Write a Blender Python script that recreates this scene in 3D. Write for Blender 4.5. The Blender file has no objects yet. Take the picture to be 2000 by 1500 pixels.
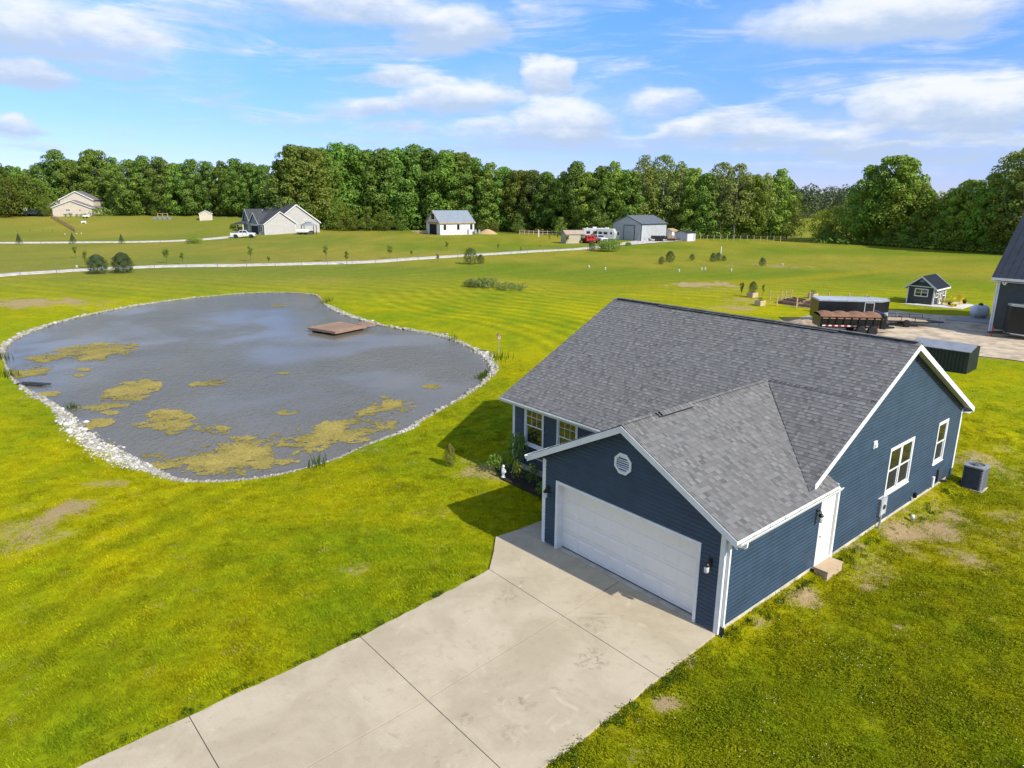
import bpy, math, random
import numpy as np
from mathutils import Vector, Matrix, Euler
SC = bpy.context.scene
COL = SC.collection
PI = math.pi
rnd = random.Random(7)
# ------------------------------------------------------------------ camera
CAM_H, PITCH, ROLL, FPX = 10.3993, 0.261738, 0.008042, 1368.9
cd = bpy.data.cameras.new('camera'); cam = bpy.data.objects.new('camera', cd); COL.objects.link(cam)
cd.sensor_width = 36; cd.lens = 36*FPX/2000; cd.clip_end = 9000; cd.clip_start = .1
_c, _s = math.cos(PITCH), math.sin(PITCH)
_cr, _sr = math.cos(ROLL), math.sin(ROLL)
_rt, _up, _fw = Vector((1, 0, 0)), Vector((0, _s, _c)), Vector((0, _c, -_s))
_R, _U = _rt*_cr+_up*_sr, _up*_cr-_rt*_sr
cam.matrix_world = Matrix(((_R.x, _U.x, -_fw.x, 0), (_R.y, _U.y, -_fw.y, 0), (_R.z, _U.z, -_fw.z, CAM_H), (0, 0, 0, 1)))
SC.camera = cam
SUN_EL = math.radians(38.0)
SUN_AZ = math.atan2(4.80, -4.375)          # clockwise from +Y
SUN_DIR = Vector((math.sin(SUN_AZ)*math.cos(SUN_EL), math.cos(SUN_AZ)*math.cos(SUN_EL), math.sin(SUN_EL)))

def ray(px, py):
    a, b = (px-1000)/FPX, (750-py)/FPX
    return _fw + _R*a + _U*b

# ------------------------------------------------------------------ world: sky with clouds
W = bpy.data.worlds.new('World'); SC.world = W; W.use_nodes = True
nt = W.node_tree; nt.nodes.clear()
def N(tree, t, **kw):
    n = tree.nodes.new(t)
    for k, v in kw.items(): setattr(n, k, v)
    return n
def setin(tree, sock, v):
    if isinstance(v, bpy.types.NodeSocket): tree.links.new(v, sock)
    else: sock.default_value = v
def mth(tree, op, a, b=None, c=None, clamp=False):
    n = N(tree, 'ShaderNodeMath', operation=op, use_clamp=clamp)
    setin(tree, n.inputs[0], a)
    if b is not None: setin(tree, n.inputs[1], b)
    if c is not None: setin(tree, n.inputs[2], c)
    return n.outputs[0]
def vmth(tree, op, a, b=None):
    n = N(tree, 'ShaderNodeVectorMath', operation=op)
    setin(tree, n.inputs[0], a)
    if b is not None: setin(tree, n.inputs[1], b)
    return n.outputs[0]
def mixc(tree, f, a, b, mode='MIX'):
    n = N(tree, 'ShaderNodeMix', data_type='RGBA', blend_type=mode)
    setin(tree, n.inputs[0], f)
    setin(tree, n.inputs[6], a if isinstance(a, bpy.types.NodeSocket) else (*a[:3], 1))
    setin(tree, n.inputs[7], b if isinstance(b, bpy.types.NodeSocket) else (*b[:3], 1))
    return n.outputs[2]
def maprange(tree, v, a, b, c=0., d=1., smooth=True):
    n = N(tree, 'ShaderNodeMapRange', interpolation_type='SMOOTHSTEP' if smooth else 'LINEAR')
    setin(tree, n.inputs[0], v)
    for i, x in enumerate((a, b, c, d)): n.inputs[i+1].default_value = x
    return n.outputs[0]
def noise(tree, vec, scale, detail=4, rough=.55, dist=0., out=0):
    n = N(tree, 'ShaderNodeTexNoise')
    if vec is not None: tree.links.new(vec, n.inputs['Vector'])
    n.inputs['Scale'].default_value = scale; n.inputs['Detail'].default_value = detail
    n.inputs['Roughness'].default_value = rough; n.inputs['Distortion'].default_value = dist
    return n.outputs[out]

sky = N(nt, 'ShaderNodeTexSky', sky_type='NISHITA', sun_disc=False)
sky.sun_elevation = SUN_EL; sky.sun_rotation = SUN_AZ
sky.altitude = 300; sky.air_density = 1.0; sky.dust_density = .0; sky.ozone_density = 2.5
hsv = N(nt, 'ShaderNodeHueSaturation'); hsv.inputs['Saturation'].default_value = 1.12; hsv.inputs['Value'].default_value = 1.0
nt.links.new(sky.outputs[0], hsv.inputs['Color'])
tc = N(nt, 'ShaderNodeTexCoord')
D = tc.outputs['Generated']
sep = N(nt, 'ShaderNodeSeparateXYZ'); nt.links.new(D, sep.inputs[0])
az = mth(nt, 'ARCTAN2', sep.outputs[0], sep.outputs[1]); el = mth(nt, 'ARCSINE', sep.outputs[2])
# warp the directions with noise so that outlines billow
cmb = N(nt, 'ShaderNodeCombineXYZ'); nt.links.new(az, cmb.inputs[0])
nt.links.new(mth(nt, 'MULTIPLY', el, 2.0), cmb.inputs[1])
P2 = cmb.outputs[0]
w1 = N(nt, 'ShaderNodeTexNoise'); nt.links.new(P2, w1.inputs['Vector']); w1.inputs['Scale'].default_value = 11; w1.inputs['Detail'].default_value = 5
w1.inputs['Roughness'].default_value = .55
sw = N(nt, 'ShaderNodeSeparateColor'); nt.links.new(w1.outputs['Color'], sw.inputs[0])
waz = mth(nt, 'ADD', az, mth(nt, 'MULTIPLY', mth(nt, 'SUBTRACT', sw.outputs[0], .5), .10))
wel = mth(nt, 'ADD', el, mth(nt, 'MULTIPLY', mth(nt, 'SUBTRACT', sw.outputs[1], .5), .035))
# clouds: a direction (azimuth, elevation) each, flat below and heaped above
CLOUDS = [(1150, 278, 330, 24, .6), (1450, 243, 170, 30, .6), (1780, 300, 300, 22, .65), (180, 70, 430, 130, .32), (1000, 225, 430, 110, .34), (1800, 235, 430, 120, .36), (760, 35, 360, 90, .34), (1650, 45, 400, 90, .3), (120, 60, 300, 66, .8), (60, 148, 110, 30, .9), (230, 134, 120, 20, .6), (690, 12, 220, 40, .85), (880, 58, 130, 44, 1.), (795, 143, 85, 24, .6),
          (905, 188, 140, 38, .9), (1068, 147, 58, 30, 1.), (1105, 240, 125, 52, 1.), (960, 256, 150, 28, .6), (715, 208, 130, 24, .55),
          (1290, 200, 85, 28, .7), (1335, 260, 75, 24, .85), (1710, 38, 290, 52, 1.), (1860, 205, 260, 60, 1.05), (1640, 275, 340, 32, .75),
          (1500, 262, 130, 24, .6), (40, 256, 60, 26, .8), (1900, 285, 220, 26, .6), (1550, 330, 250, 12, .35), (420, 20, 260, 34, .45), (250, 245, 70, 12, .2), (900, 285, 300, 14, .3),
          (60, 290, 90, 16, .4), (640, 235, 120, 20, .3), (1620, 190, 60, 14, .55)]
dens = None; top = None
for (cx, cy, rx, ry, k) in CLOUDS:
    d = ray(cx, cy).normalized(); d2 = ray(cx+10, cy).normalized()
    ca, ce = math.atan2(d.x, d.y), math.asin(d.z)
    sc_ = abs(math.atan2(d2.x, d2.y)-ca)/10
    da = mth(nt, 'DIVIDE', mth(nt, 'SUBTRACT', waz, ca), rx*sc_)
    de = mth(nt, 'DIVIDE', mth(nt, 'SUBTRACT', wel, ce), ry*math.cos(ca)/FPX)
    q = mth(nt, 'ADD', mth(nt, 'MULTIPLY', da, da), mth(nt, 'MULTIPLY', de, de))
    b = mth(nt, 'MULTIPLY', mth(nt, 'SUBTRACT', 1.25, q, clamp=True), k)
    t_ = mth(nt, 'MULTIPLY', b, de)
    dens = b if dens is None else mth(nt, 'MAXIMUM', dens, b)
    top = t_ if top is None else mth(nt, 'ADD', top, t_)
# everywhere else: broken cloud out of view, its cover raised for neutral fill light
zz = mth(nt, 'MAXIMUM', sep.outputs[2], .02)
pl = N(nt, 'ShaderNodeCombineXYZ')
nt.links.new(mth(nt, 'DIVIDE', sep.outputs[0], mth(nt, 'ADD', zz, .12)), pl.inputs[0]); nt.links.new(mth(nt, 'DIVIDE', sep.outputs[1], mth(nt, 'ADD', zz, .12)), pl.inputs[1])
field = maprange(nt, noise(nt, pl.outputs[0], 1.1, 6, .55), .40, .60)
inview = mth(nt, 'MULTIPLY', maprange(nt, mth(nt, 'ABSOLUTE', az), .62, .80, 1, 0), maprange(nt, el, .245, .285, 1, 0))
front = maprange(nt, sep.outputs[1], -.1, .1)
other = mth(nt, 'MULTIPLY', field, mth(nt, 'SUBTRACT', 1.0, mth(nt, 'MULTIPLY', inview, front)))
fine = noise(nt, vmth(nt, 'MULTIPLY', P2, (1, 1.5, 1)), 15, 8, .62, .5)
wisps = mth(nt, 'MULTIPLY', maprange(nt, noise(nt, vmth(nt, 'MULTIPLY', P2, (1, 3.5, 1)), 5, 8, .62, .8), .44, .72), .55)
dd = mth(nt, 'ADD', mth(nt, 'MULTIPLY', dens, mth(nt, 'ADD', .34, mth(nt, 'MULTIPLY', fine, 1.25))), mth(nt, 'MULTIPLY', wisps, maprange(nt, el, .0, .1, .5, 1.)))
dd = mth(nt, 'MAXIMUM', dd, other)
cov = maprange(nt, dd, .06, .95)
litn = mth(nt, 'ADD', mth(nt, 'MULTIPLY', top, 1.1), mth(nt, 'MULTIPLY', mth(nt, 'SUBTRACT', noise(nt, P2, 20, 5, .6), .5), 1.6))
ccol = mixc(nt, maprange(nt, litn, -.5, .75), (2.9, 3.6, 4.7), (5.3, 5.45, 5.65))
tint = mixc(nt, maprange(nt, el, 0., .30), (.44, .50, 1.0), (.64, .88, 1.22))
skyc = mixc(nt, mth(nt, 'MULTIPLY', cov, .93), mixc(nt, 1.0, hsv.outputs[0], tint, 'MULTIPLY'), ccol)
bg = N(nt, 'ShaderNodeBackground'); bg.inputs['Strength'].default_value = .125
nt.links.new(skyc, bg.inputs[0])
wo = N(nt, 'ShaderNodeOutputWorld'); nt.links.new(bg.outputs[0], wo.inputs[0])
# ------------------------------------------------------------------ sun and exposure
sd = bpy.data.lights.new('sun', 'SUN'); sun = bpy.data.objects.new('sun', sd); COL.objects.link(sun)
sd.energy = 4.2; sd.angle = math.radians(.53); sd.color = (1, .95, .86)
sun.rotation_euler = SUN_DIR.to_track_quat('Z', 'Y').to_euler(); sun.location = (40, -40, 60)
SC.view_settings.view_transform = 'Standard'; SC.view_settings.look = 'None'
SC.view_settings.exposure = 0.55; SC.view_settings.gamma = 1; SC.view_settings.use_curve_mapping = False
SC.cycles.max_bounces = 6; SC.cycles.diffuse_bounces = 3; SC.cycles.glossy_bounces = 3; SC.cycles.transparent_max_bounces = 6
# ------------------------------------------------------------------ helpers
MATS = {}
def mat(name, col=(.5, .5, .5), rough=.6, var=.12, vscale=3., bump=0., bscale=40., metal=0., ior=1.45, hue=None, dirt=0., objrand=0., spec=None, sub=0.):
    """a procedural surface: base colour broken up by noise, an optional second colour, dirt and fine relief"""
    if name in MATS: return MATS[name]
    m = bpy.data.materials.new(name); m.use_nodes = True; t = m.node_tree; MATS[name] = m
    p = t.nodes['Principled BSDF']; geo = N(t, 'ShaderNodeTexCoord').outputs['Object']
    n1 = noise(t, geo, vscale, 5, .6)
    c2 = hue if hue else tuple(min(1, x*(1-1.3*var)) for x in col)
    c1 = tuple(min(1, x*(1+var)) for x in col)
    c = mixc(t, maprange(t, n1, .3, .7), c1, c2)
    if objrand:
        oi = N(t, 'ShaderNodeObjectInfo').outputs['Random']
        v = mth(t, 'ADD', 1-objrand, mth(t, 'MULTIPLY', oi, 2*objrand))
        h = N(t, 'ShaderNodeHueSaturation'); t.links.new(c, h.inputs['Color']); t.links.new(v, h.inputs['Value']); c = h.outputs[0]
    if dirt:
        f = mth(t, 'MULTIPLY', maprange(t, noise(t, geo, vscale*.6, 7, .65, .4), .48, .75), dirt)
        c = mixc(t, f, c, (.12, .10, .075))
    t.links.new(c, p.inputs['Base Color'])
    p.inputs['Roughness'].default_value = rough; p.inputs['Metallic'].default_value = metal; p.inputs['IOR'].default_value = ior
    if bump:
        b = N(t, 'ShaderNodeBump'); b.inputs['Strength'].default_value = bump; b.inputs['Distance'].default_value = .02
        t.links.new(noise(t, geo, bscale, 4, .6), b.inputs['Height']); t.links.new(b.outputs[0], p.inputs['Normal'])
    return m

class MB:
    """collects shapes, optionally through a mapping T, and links them as one mesh object"""
    def __init__(s, T=None): s.v = []; s.f = []; s.T = T
    def add(s, vs, fs):
        o = len(s.v); s.v += [tuple(s.T(*p)) if s.T else tuple(p) for p in vs]
        s.f += [tuple(i+o for i in f) for f in fs]; return s
    def box(s, a, b):
        x0, y0, z0 = a; x1, y1, z1 = b
        return s.add([(x0, y0, z0), (x1, y0, z0), (x1, y1, z0), (x0, y1, z0), (x0, y0, z1), (x1, y0, z1), (x1, y1, z1), (x0, y1, z1)],
                     [(0, 3, 2, 1), (4, 5, 6, 7), (0, 1, 5, 4), (1, 2, 6, 5), (2, 3, 7, 6), (3, 0, 4, 7)])
    def prism(s, pts, d):
        """polygon pts (3-D) swept by vector d"""
        n = len(pts); P = [tuple(p) for p in pts]; Q = [(p[0]+d[0], p[1]+d[1], p[2]+d[2]) for p in P]
        return s.add(P+Q, [tuple(range(n))[::-1], tuple(range(n, 2*n))]+[(i, (i+1) % n, n+(i+1) % n, n+i) for i in range(n)])
    def bar(s, p, q, w, h, up=(0, 0, 1)):
        p, q = Vector(p), Vector(q); d = (q-p).normalized(); u = Vector(up)
        if abs(d.dot(u)) > .98: u = Vector((0, 1, 0))
        a = d.cross(u).normalized()*w/2; b = a.cross(d).normalized()*h/2
        return s.add([p-a-b, p+a-b, p+a+b, p-a+b, q-a-b, q+a-b, q+a+b, q-a+b],
                     [(0, 3, 2, 1), (4, 5, 6, 7), (0, 1, 5, 4), (1, 2, 6, 5), (2, 3, 7, 6), (3, 0, 4, 7)])
    def tube(s, pts, r, n=8, cap=True):
        pts = [Vector(p) for p in pts]; rs = r if isinstance(r, (list, tuple)) else [r]*len(pts)
        V = []; F = []
        for i, p in enumerate(pts):
            d = (pts[min(i+1, len(pts)-1)]-pts[max(i-1, 0)]).normalized()
            u = Vector((0, 0, 1)) if abs(d.z) < .9 else Vector((1, 0, 0))
            a = d.cross(u).normalized(); b = d.cross(a).normalized()
            for k in range(n):
                t = 2*PI*k/n; V.append(p+a*math.cos(t)*rs[i]+b*math.sin(t)*rs[i])
        for i in range(len(pts)-1):
            for k in range(n): F.append((i*n+k, i*n+(k+1) % n, (i+1)*n+(k+1) % n, (i+1)*n+k))
        if cap: F += [tuple(range(n)), tuple(range((len(pts)-1)*n, len(pts)*n))[::-1]]
        return s.add(V, F)
    def lathe(s, prof, c=(0, 0, 0), n=16, axis='z'):
        V = []; F = []
        for (r, z) in prof:
            for k in range(n):
                t = 2*PI*k/n; x, y = r*math.cos(t), r*math.sin(t)
                V.append({'z': (c[0]+x, c[1]+y, c[2]+z), 'x': (c[0]+z, c[1]+x, c[2]+y), 'y': (c[0]+x, c[1]+z, c[2]+y)}[axis])
        for i in range(len(prof)-1):
            for k in range(n): F.append((i*n+k, i*n+(k+1) % n, (i+1)*n+(k+1) % n, (i+1)*n+k))
        if prof[0][0] > 1e-4: F.append(tuple(range(n))[::-1])
        if prof[-1][0] > 1e-4: F.append(tuple(range((len(prof)-1)*n, len(prof)*n)))
        return s.add(V, F)
    def mesh(s, name, m, smooth=False, fix=True):
        me = bpy.data.meshes.new(name); me.from_pydata(s.v, [], s.f)
        if m: me.materials.append(m)
        if fix:
            import bmesh
            bm = bmesh.new(); bm.from_mesh(me); bmesh.ops.recalc_face_normals(bm, faces=bm.faces); bm.to_mesh(me); bm.free()
        if smooth: me.polygons.foreach_set('use_smooth', [True]*len(me.polygons))
        return me
    def build(s, name, m, parent=None, smooth=False, bevel=0., fix=True):
        o = link(name, s.mesh(name, m, smooth, fix), parent)
        if bevel:
            b = o.modifiers.new('bevel', 'BEVEL'); b.width = bevel; b.segments = 2; b.limit_method = 'ANGLE'
        return o
def link(name, me, parent=None):
    o = bpy.data.objects.new(name, me); COL.objects.link(o)
    if parent: o.parent = parent
    return o
def tag(o, label=None, cat=None, group=None, kind=None):
    for k, v in (('label', label), ('category', cat), ('group', group), ('kind', kind)):
        if v: o[k] = v
    return o
def empty(name, loc, rz=0., label=None, cat=None, group=None):
    o = bpy.data.objects.new(name, None); COL.objects.link(o); o.location = loc; o.rotation_euler = (0, 0, rz); o.empty_display_size = .3
    return tag(o, label, cat, group)
def copy_tree(o, parent=None):
    c = o.copy(); COL.objects.link(c)
    if parent: c.parent = parent
    for ch in o.children: copy_tree(ch, c)
    return c
def np_mesh(name, V, F, m, smooth=False):
    """V (n,3), F (m,k) arrays"""
    me = bpy.data.meshes.new(name); V = np.asarray(V, np.float32); F = np.asarray(F, np.int32); k = F.shape[1]
    me.vertices.add(len(V)); me.vertices.foreach_set('co', V.ravel())
    me.loops.add(F.size); me.loops.foreach_set('vertex_index', F.ravel())
    me.polygons.add(len(F)); me.polygons.foreach_set('loop_start', np.arange(len(F), dtype=np.int32)*k)
    if smooth: me.polygons.foreach_set('use_smooth', np.ones(len(F), bool))
    me.update(calc_edges=True)
    if m: me.materials.append(m)
    return me
# ---- noise in numpy, for colour fields and relief
def vnoise(x, y, seed=0):
    xi, yi = np.floor(x).astype(np.int64), np.floor(y).astype(np.int64); fx, fy = x-xi, y-yi
    def h(a, b):
        n = (a*374761393+b*668265263+seed*974711) & 0xffffffff
        n = ((n ^ (n >> 13))*1274126177) & 0xffffffff
        return ((n ^ (n >> 16)) & 0xffff)/65535.
    u, v = fx*fx*(3-2*fx), fy*fy*(3-2*fy)
    return (h(xi, yi)*(1-u)+h(xi+1, yi)*u)*(1-v)+(h(xi, yi+1)*(1-u)+h(xi+1, yi+1)*u)*v
def fbm(x, y, s, o=4, seed=0):
    t = 0; a = 1; n = 0
    for i in range(o):
        t = t+a*vnoise(x*s*2**i+17.3*i, y*s*2**i-9.1*i, seed+i); n += a; a *= .5
    return t/n
def sstep(a, b, x):
    t = np.clip((x-a)/(b-a), 0, 1); return t*t*(3-2*t)
# ------------------------------------------------------------------ terrain
TH = 0.8586729515523712; GX, GY = 5.111864, 15.157331
CT, ST = math.cos(TH), math.sin(TH)
def to_house(x, y): return (x-GX)*CT-(y-GY)*ST, (x-GX)*ST+(y-GY)*CT
def from_house(lx, ly): return GX+lx*CT+ly*ST, GY-lx*ST+ly*CT
WATER_Z = -.48
def flat_at(px, py, z):
    d = ray(px, py); k = (z-CAM_H)/d.z; return (d.x*k, d.y*k)
POND_PX = [(6, 684), (22, 667), (60, 648), (120, 628), (200, 610), (300, 592), (400, 580), (470, 574), (540, 571.5), (600, 573), (626, 580), (629, 592), (645, 604), (680, 618), (720, 631),
           (760, 640), (820, 648), (870, 660), (910, 675), (940, 694), (957, 712), (959, 727), (943, 748), (900, 777), (860, 800), (820, 821), (797, 838), (765, 851), (720, 868), (690, 882),
           (640, 904), (560, 925), (480, 938), (400, 942), (345, 937), (318, 925), (285, 909), (240, 885), (200, 866), (168, 845), (140, 815), (108, 790), (62, 767), (30, 746), (10, 716)]
ROCK_W = [.3, .6, .7, .6, .5, .35, .3, .28, .28, .25, .12, .2, .6, .7, .55, .5, .55, .6, .7, .8, .7, .55, .35, .3, .28, .35, .9, .5, .2, .16, .16, .2, .25, .3, .35, .6, .95, 1.05, 1.05, .9, .7, .5, .32, .2, .16]
PC = np.array([flat_at(a, b, WATER_Z) for a, b in POND_PX])
def chaikin(P, w, n=2):
    for _ in range(n):
        Q = np.roll(P, -1, 0); w2 = np.roll(w, -1)
        P = np.stack([P*.75+Q*.25, P*.25+Q*.75], 1).reshape(-1, 2); w = np.stack([w*.75+w2*.25, w*.25+w2*.75], 1).ravel()
    return P, w
POND, POND_W = chaikin(PC, np.array(ROCK_W), 2)
def seg_dist(x, y, P, closed=True):
    """distance to a polyline and index of the nearest segment"""
    best = np.full(x.shape, 1e9); idx = np.zeros(x.shape, int)
    n = len(P)
    for i in range(n if closed else n-1):
        a, b = P[i], P[(i+1) % n]; d = b-a; L = d@d+1e-12
        t = np.clip(((x-a[0])*d[0]+(y-a[1])*d[1])/L, 0, 1)
        q = np.hypot(x-a[0]-t*d[0], y-a[1]-t*d[1]); m = q < best
        best = np.where(m, q, best); idx = np.where(m, i, idx)
    return best, idx
def inside(x, y, P):
    c = np.zeros(x.shape, bool); n = len(P)
    for i in range(n):
        a, b = P[i], P[(i+1) % n]
        if a[1] == b[1]: continue
        m = ((a[1] > y) != (b[1] > y)) & (x < (b[0]-a[0])*(y-a[1])/(b[1]-a[1])+a[0]); c ^= m
    return c
def pond_sd(x, y):
    far = (x < -60) | (x > 20) | (y < 10) | (y > 100)
    d = np.full(x.shape, 50.); m = ~far
    if m.any():
        q, _ = seg_dist(x[m], y[m], PC); d[m] = np.where(inside(x[m], y[m], PC), -q, q)
    return d
def height(x, y, sd=None):
    x = np.asarray(x, float); y = np.asarray(y, float)
    lx, ly = to_house(x, y)
    az_ = x/np.maximum(y, 1)
    h = -.06-.22*sstep(0, .8, lx)*sstep(-3, .5, ly)*(1-sstep(20, 32, ly))
    h = h-.12*sstep(-6.6, -9, lx)*sstep(-2, 2, ly)*(1-sstep(20, 40, ly))
    hill = 4.4*sstep(184, 226, y)*(1-sstep(-.345, -.24, az_))*(y > 0)
    h = h+hill+(fbm(x, y, .05, 3, 5)-.5)*.5*sstep(35, 60, np.hypot(x, y))*(1-sstep(150, 200, y)*.5)
    d = pond_sd(x, y) if sd is None else sd
    rim = WATER_Z+.05
    h = np.where(d < 4.5, h*sstep(0, 4.5, d)+(rim+.10*sstep(0, 1.2, d))*(1-sstep(0, 4.5, d)), h)
    h = np.where(d < 0, WATER_Z+.05-np.minimum(-d*.45, 1.5), h)
    return h
def hz(x, y): return float(height(np.array([x]), np.array([y]))[0])
def at(px, py, dz=0.):
    """the point of the ground seen at a place of the photograph (2000 x 1500)"""
    d = ray(px, py); k = KS; g = CAM_H+d.z*k-height(d.x*k, d.y*k)-dz; i = np.nonzero(g < 0)[0]
    if len(i) == 0: kk = (-.1-CAM_H)/d.z if d.z < 0 else 600.
    else:
        a, b = k[max(0, i[0]-1)], k[i[0]]
        for _ in range(3):
            q = np.linspace(a, b, 9); g = CAM_H+d.z*q-height(d.x*q, d.y*q)-dz; j = max(1, int(np.argmax(g < 0))); a, b = q[j-1], q[j]
        kk = (a+b)/2
    p = Vector((d.x*kk, d.y*kk, 0)); p.z = hz(p.x, p.y); return p
KS = np.concatenate([np.linspace(6, 100, 190), np.linspace(101, 620, 520)])
def size(px_len, p): return px_len*math.hypot(p.x*.0+p.y, 0)/FPX      # metres spanned by a length in the photograph at p's depth
# ---- lawn colour as a field over the ground (linear base colour), and bare soil
SOIL = [(1850, 1000, 2.4, .42), (1930, 1050, 2., .42), (1700, 1110, 1.0, .5), (1950, 930, 2., .38), (1600, 1175, .6, .4), (1830, 1040, 1.3, 1.), (1775, 1075, .7, .7), (1900, 1090, 1.0, .7), (1580, 1168, .35, 1.), (1640, 1100, .35, .6), (1545, 1180, .3, .6), (1305, 1380, .32, 1.), (1205, 1418, .25, 1.), (1345, 1300, .22, .7), (1380, 1260, .25, .6), (1480, 1212, .3, .7),
        (1850, 905, 1.1, .6), (1940, 905, 1.2, .6), (1950, 1010, .8, .6), (1960, 880, .9, .5), (1705, 1150, .2, .8), (1815, 1140, .2, .6), (1760, 1230, .22, .6), (1620, 1215, .3, .5), (1950, 1215, .22, .6), (1660, 1060, .5, .6), (1240, 1460, .4, .4),
        (130, 1002, .75, .7), (60, 1035, 1.2, .6), (150, 985, .6, .6), (25, 1060, 1., .5), (68, 985, .5, .6), (205, 945, .6, .6), (270, 965, .4, .4), (330, 955, .4, .35), (760, 1090, .35, .6), (690, 1110, .45, .5),
        (930, 915, 1.2, .6), (985, 930, 1.0, .6), (60, 592, 4, .7), (600, 549, 5, .35), (1370, 556, 2.6, 1.), (1400, 566, 3, .35), (1460, 588, 2, .6), (1430, 601, 2., .6), (1440, 583, 1., .6), (1580, 627, 2, .9),
        (800, 1160, .5, .35), (850, 1000, .8, .3), (1690, 523, 6, .3), (1515, 519, 5, .5), (720, 880, .8, .4), (130, 830, .8, .5), (60, 775, .8, .5), (1585, 575, 1, .4), (1900, 697, 2, .5)]
_soil = None
def soil_mask(x, y):
    global _soil
    if _soil is None: _soil = [(*at(a, b).xy, r, k) for a, b, r, k in SOIL]
    m = np.zeros(x.shape)
    n1 = fbm(x, y, 1.1, 5, 31)
    for (cx, cy, r, k) in _soil:
        e = 1.6 if cy > 40 else 1.15
        q = np.hypot((x-cx)/e, y-cy)/r
        m = np.maximum(m, k*np.clip(1.35-q+(n1-.5)*2.6, 0, 1)*(q < 2.4))
    return np.clip(m, 0, 1)
def lawn_colour(x, y, sd):
    lx, ly = to_house(x, y); dist = np.hypot(x, y)
    n1 = fbm(x, y, .09, 4, 1); n2 = fbm(x, y, .45, 4, 2); n3 = fbm(x, y, 1.7, 3, 3); n4 = fbm(x, y, .22, 4, 9)
    yel = np.array([.335, .305, .003]); grn = np.array([.165, .225, .005]); olive = np.array([.235, .215, .024]); deep = np.array([.135, .18, .014])
    side = sstep(-4, 3, lx)*(1-sstep(8, 30, ly))                 # the rougher lawn along the right wall
    f = np.clip(.52+(n1-.5)*.9+(n2-.5)*.9+(n3-.5)*.8-.04*side, 0, 1)
    c = grn[None]*(1-f[:, None])+yel[None]*f[:, None]
    # mowing passes follow the bank of the pond, straight ones farther out
    ring = np.sin(sd*2*PI/1.75+(n4-.5)*1.2)*sstep(2.5, 5, sd)*(1-sstep(22, 34, sd))*sstep(28, 36, y)*sstep(-22, -8, x)
    st = np.sin((x*.42+y*.9)*2*PI/2.6+(n4-.5)*3)*sstep(60, 80, y)
    st2 = np.sin((x*.92-y*.38)*2*PI/1.5+(n4-.5)*2)*(x < -9)*(1-sstep(22, 28, y))
    k = (1+.19*ring*(1-side)+.12*st+.12*st2)*(1-.20*side)*(.93+.14*n4)
    c = c*k[:, None]
    farf = sstep(62, 105, y)
    g2 = np.clip(.5+(n1-.5)*2.2+.35*np.sin(y*.11+x*.02), 0, 1)
    cf = deep[None]*(1-g2[:, None])+olive[None]*g2[:, None]
    west = sstep(.0, -.35, x/np.maximum(y, 1))
    cf = cf*(1-.35*west[:, None])+np.array([.20, .178, .05])[None]*.35*west[:, None]
    c = c*(1-farf[:, None])+cf*(1+.05*st[:, None])*farf[:, None]
    d, _ = seg_dist(x, y, SWALE, False)
    sw = (1-sstep(.8, 2.6, d+(n2-.5)*2.))[:, None]
    c = c*(1-sw*.8)+np.array([.25, .225, .012])[None]*sw*.8
    return np.clip(c, .003, .9)
SWALE = np.array([flat_at(a, b, -.1) for a, b in [(1140, 563), (1200, 561), (1300, 558), (1400, 553), (1500, 551), (1590, 543), (1680, 532), (1760, 526), (1850, 525), (1960, 529)]])
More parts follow.
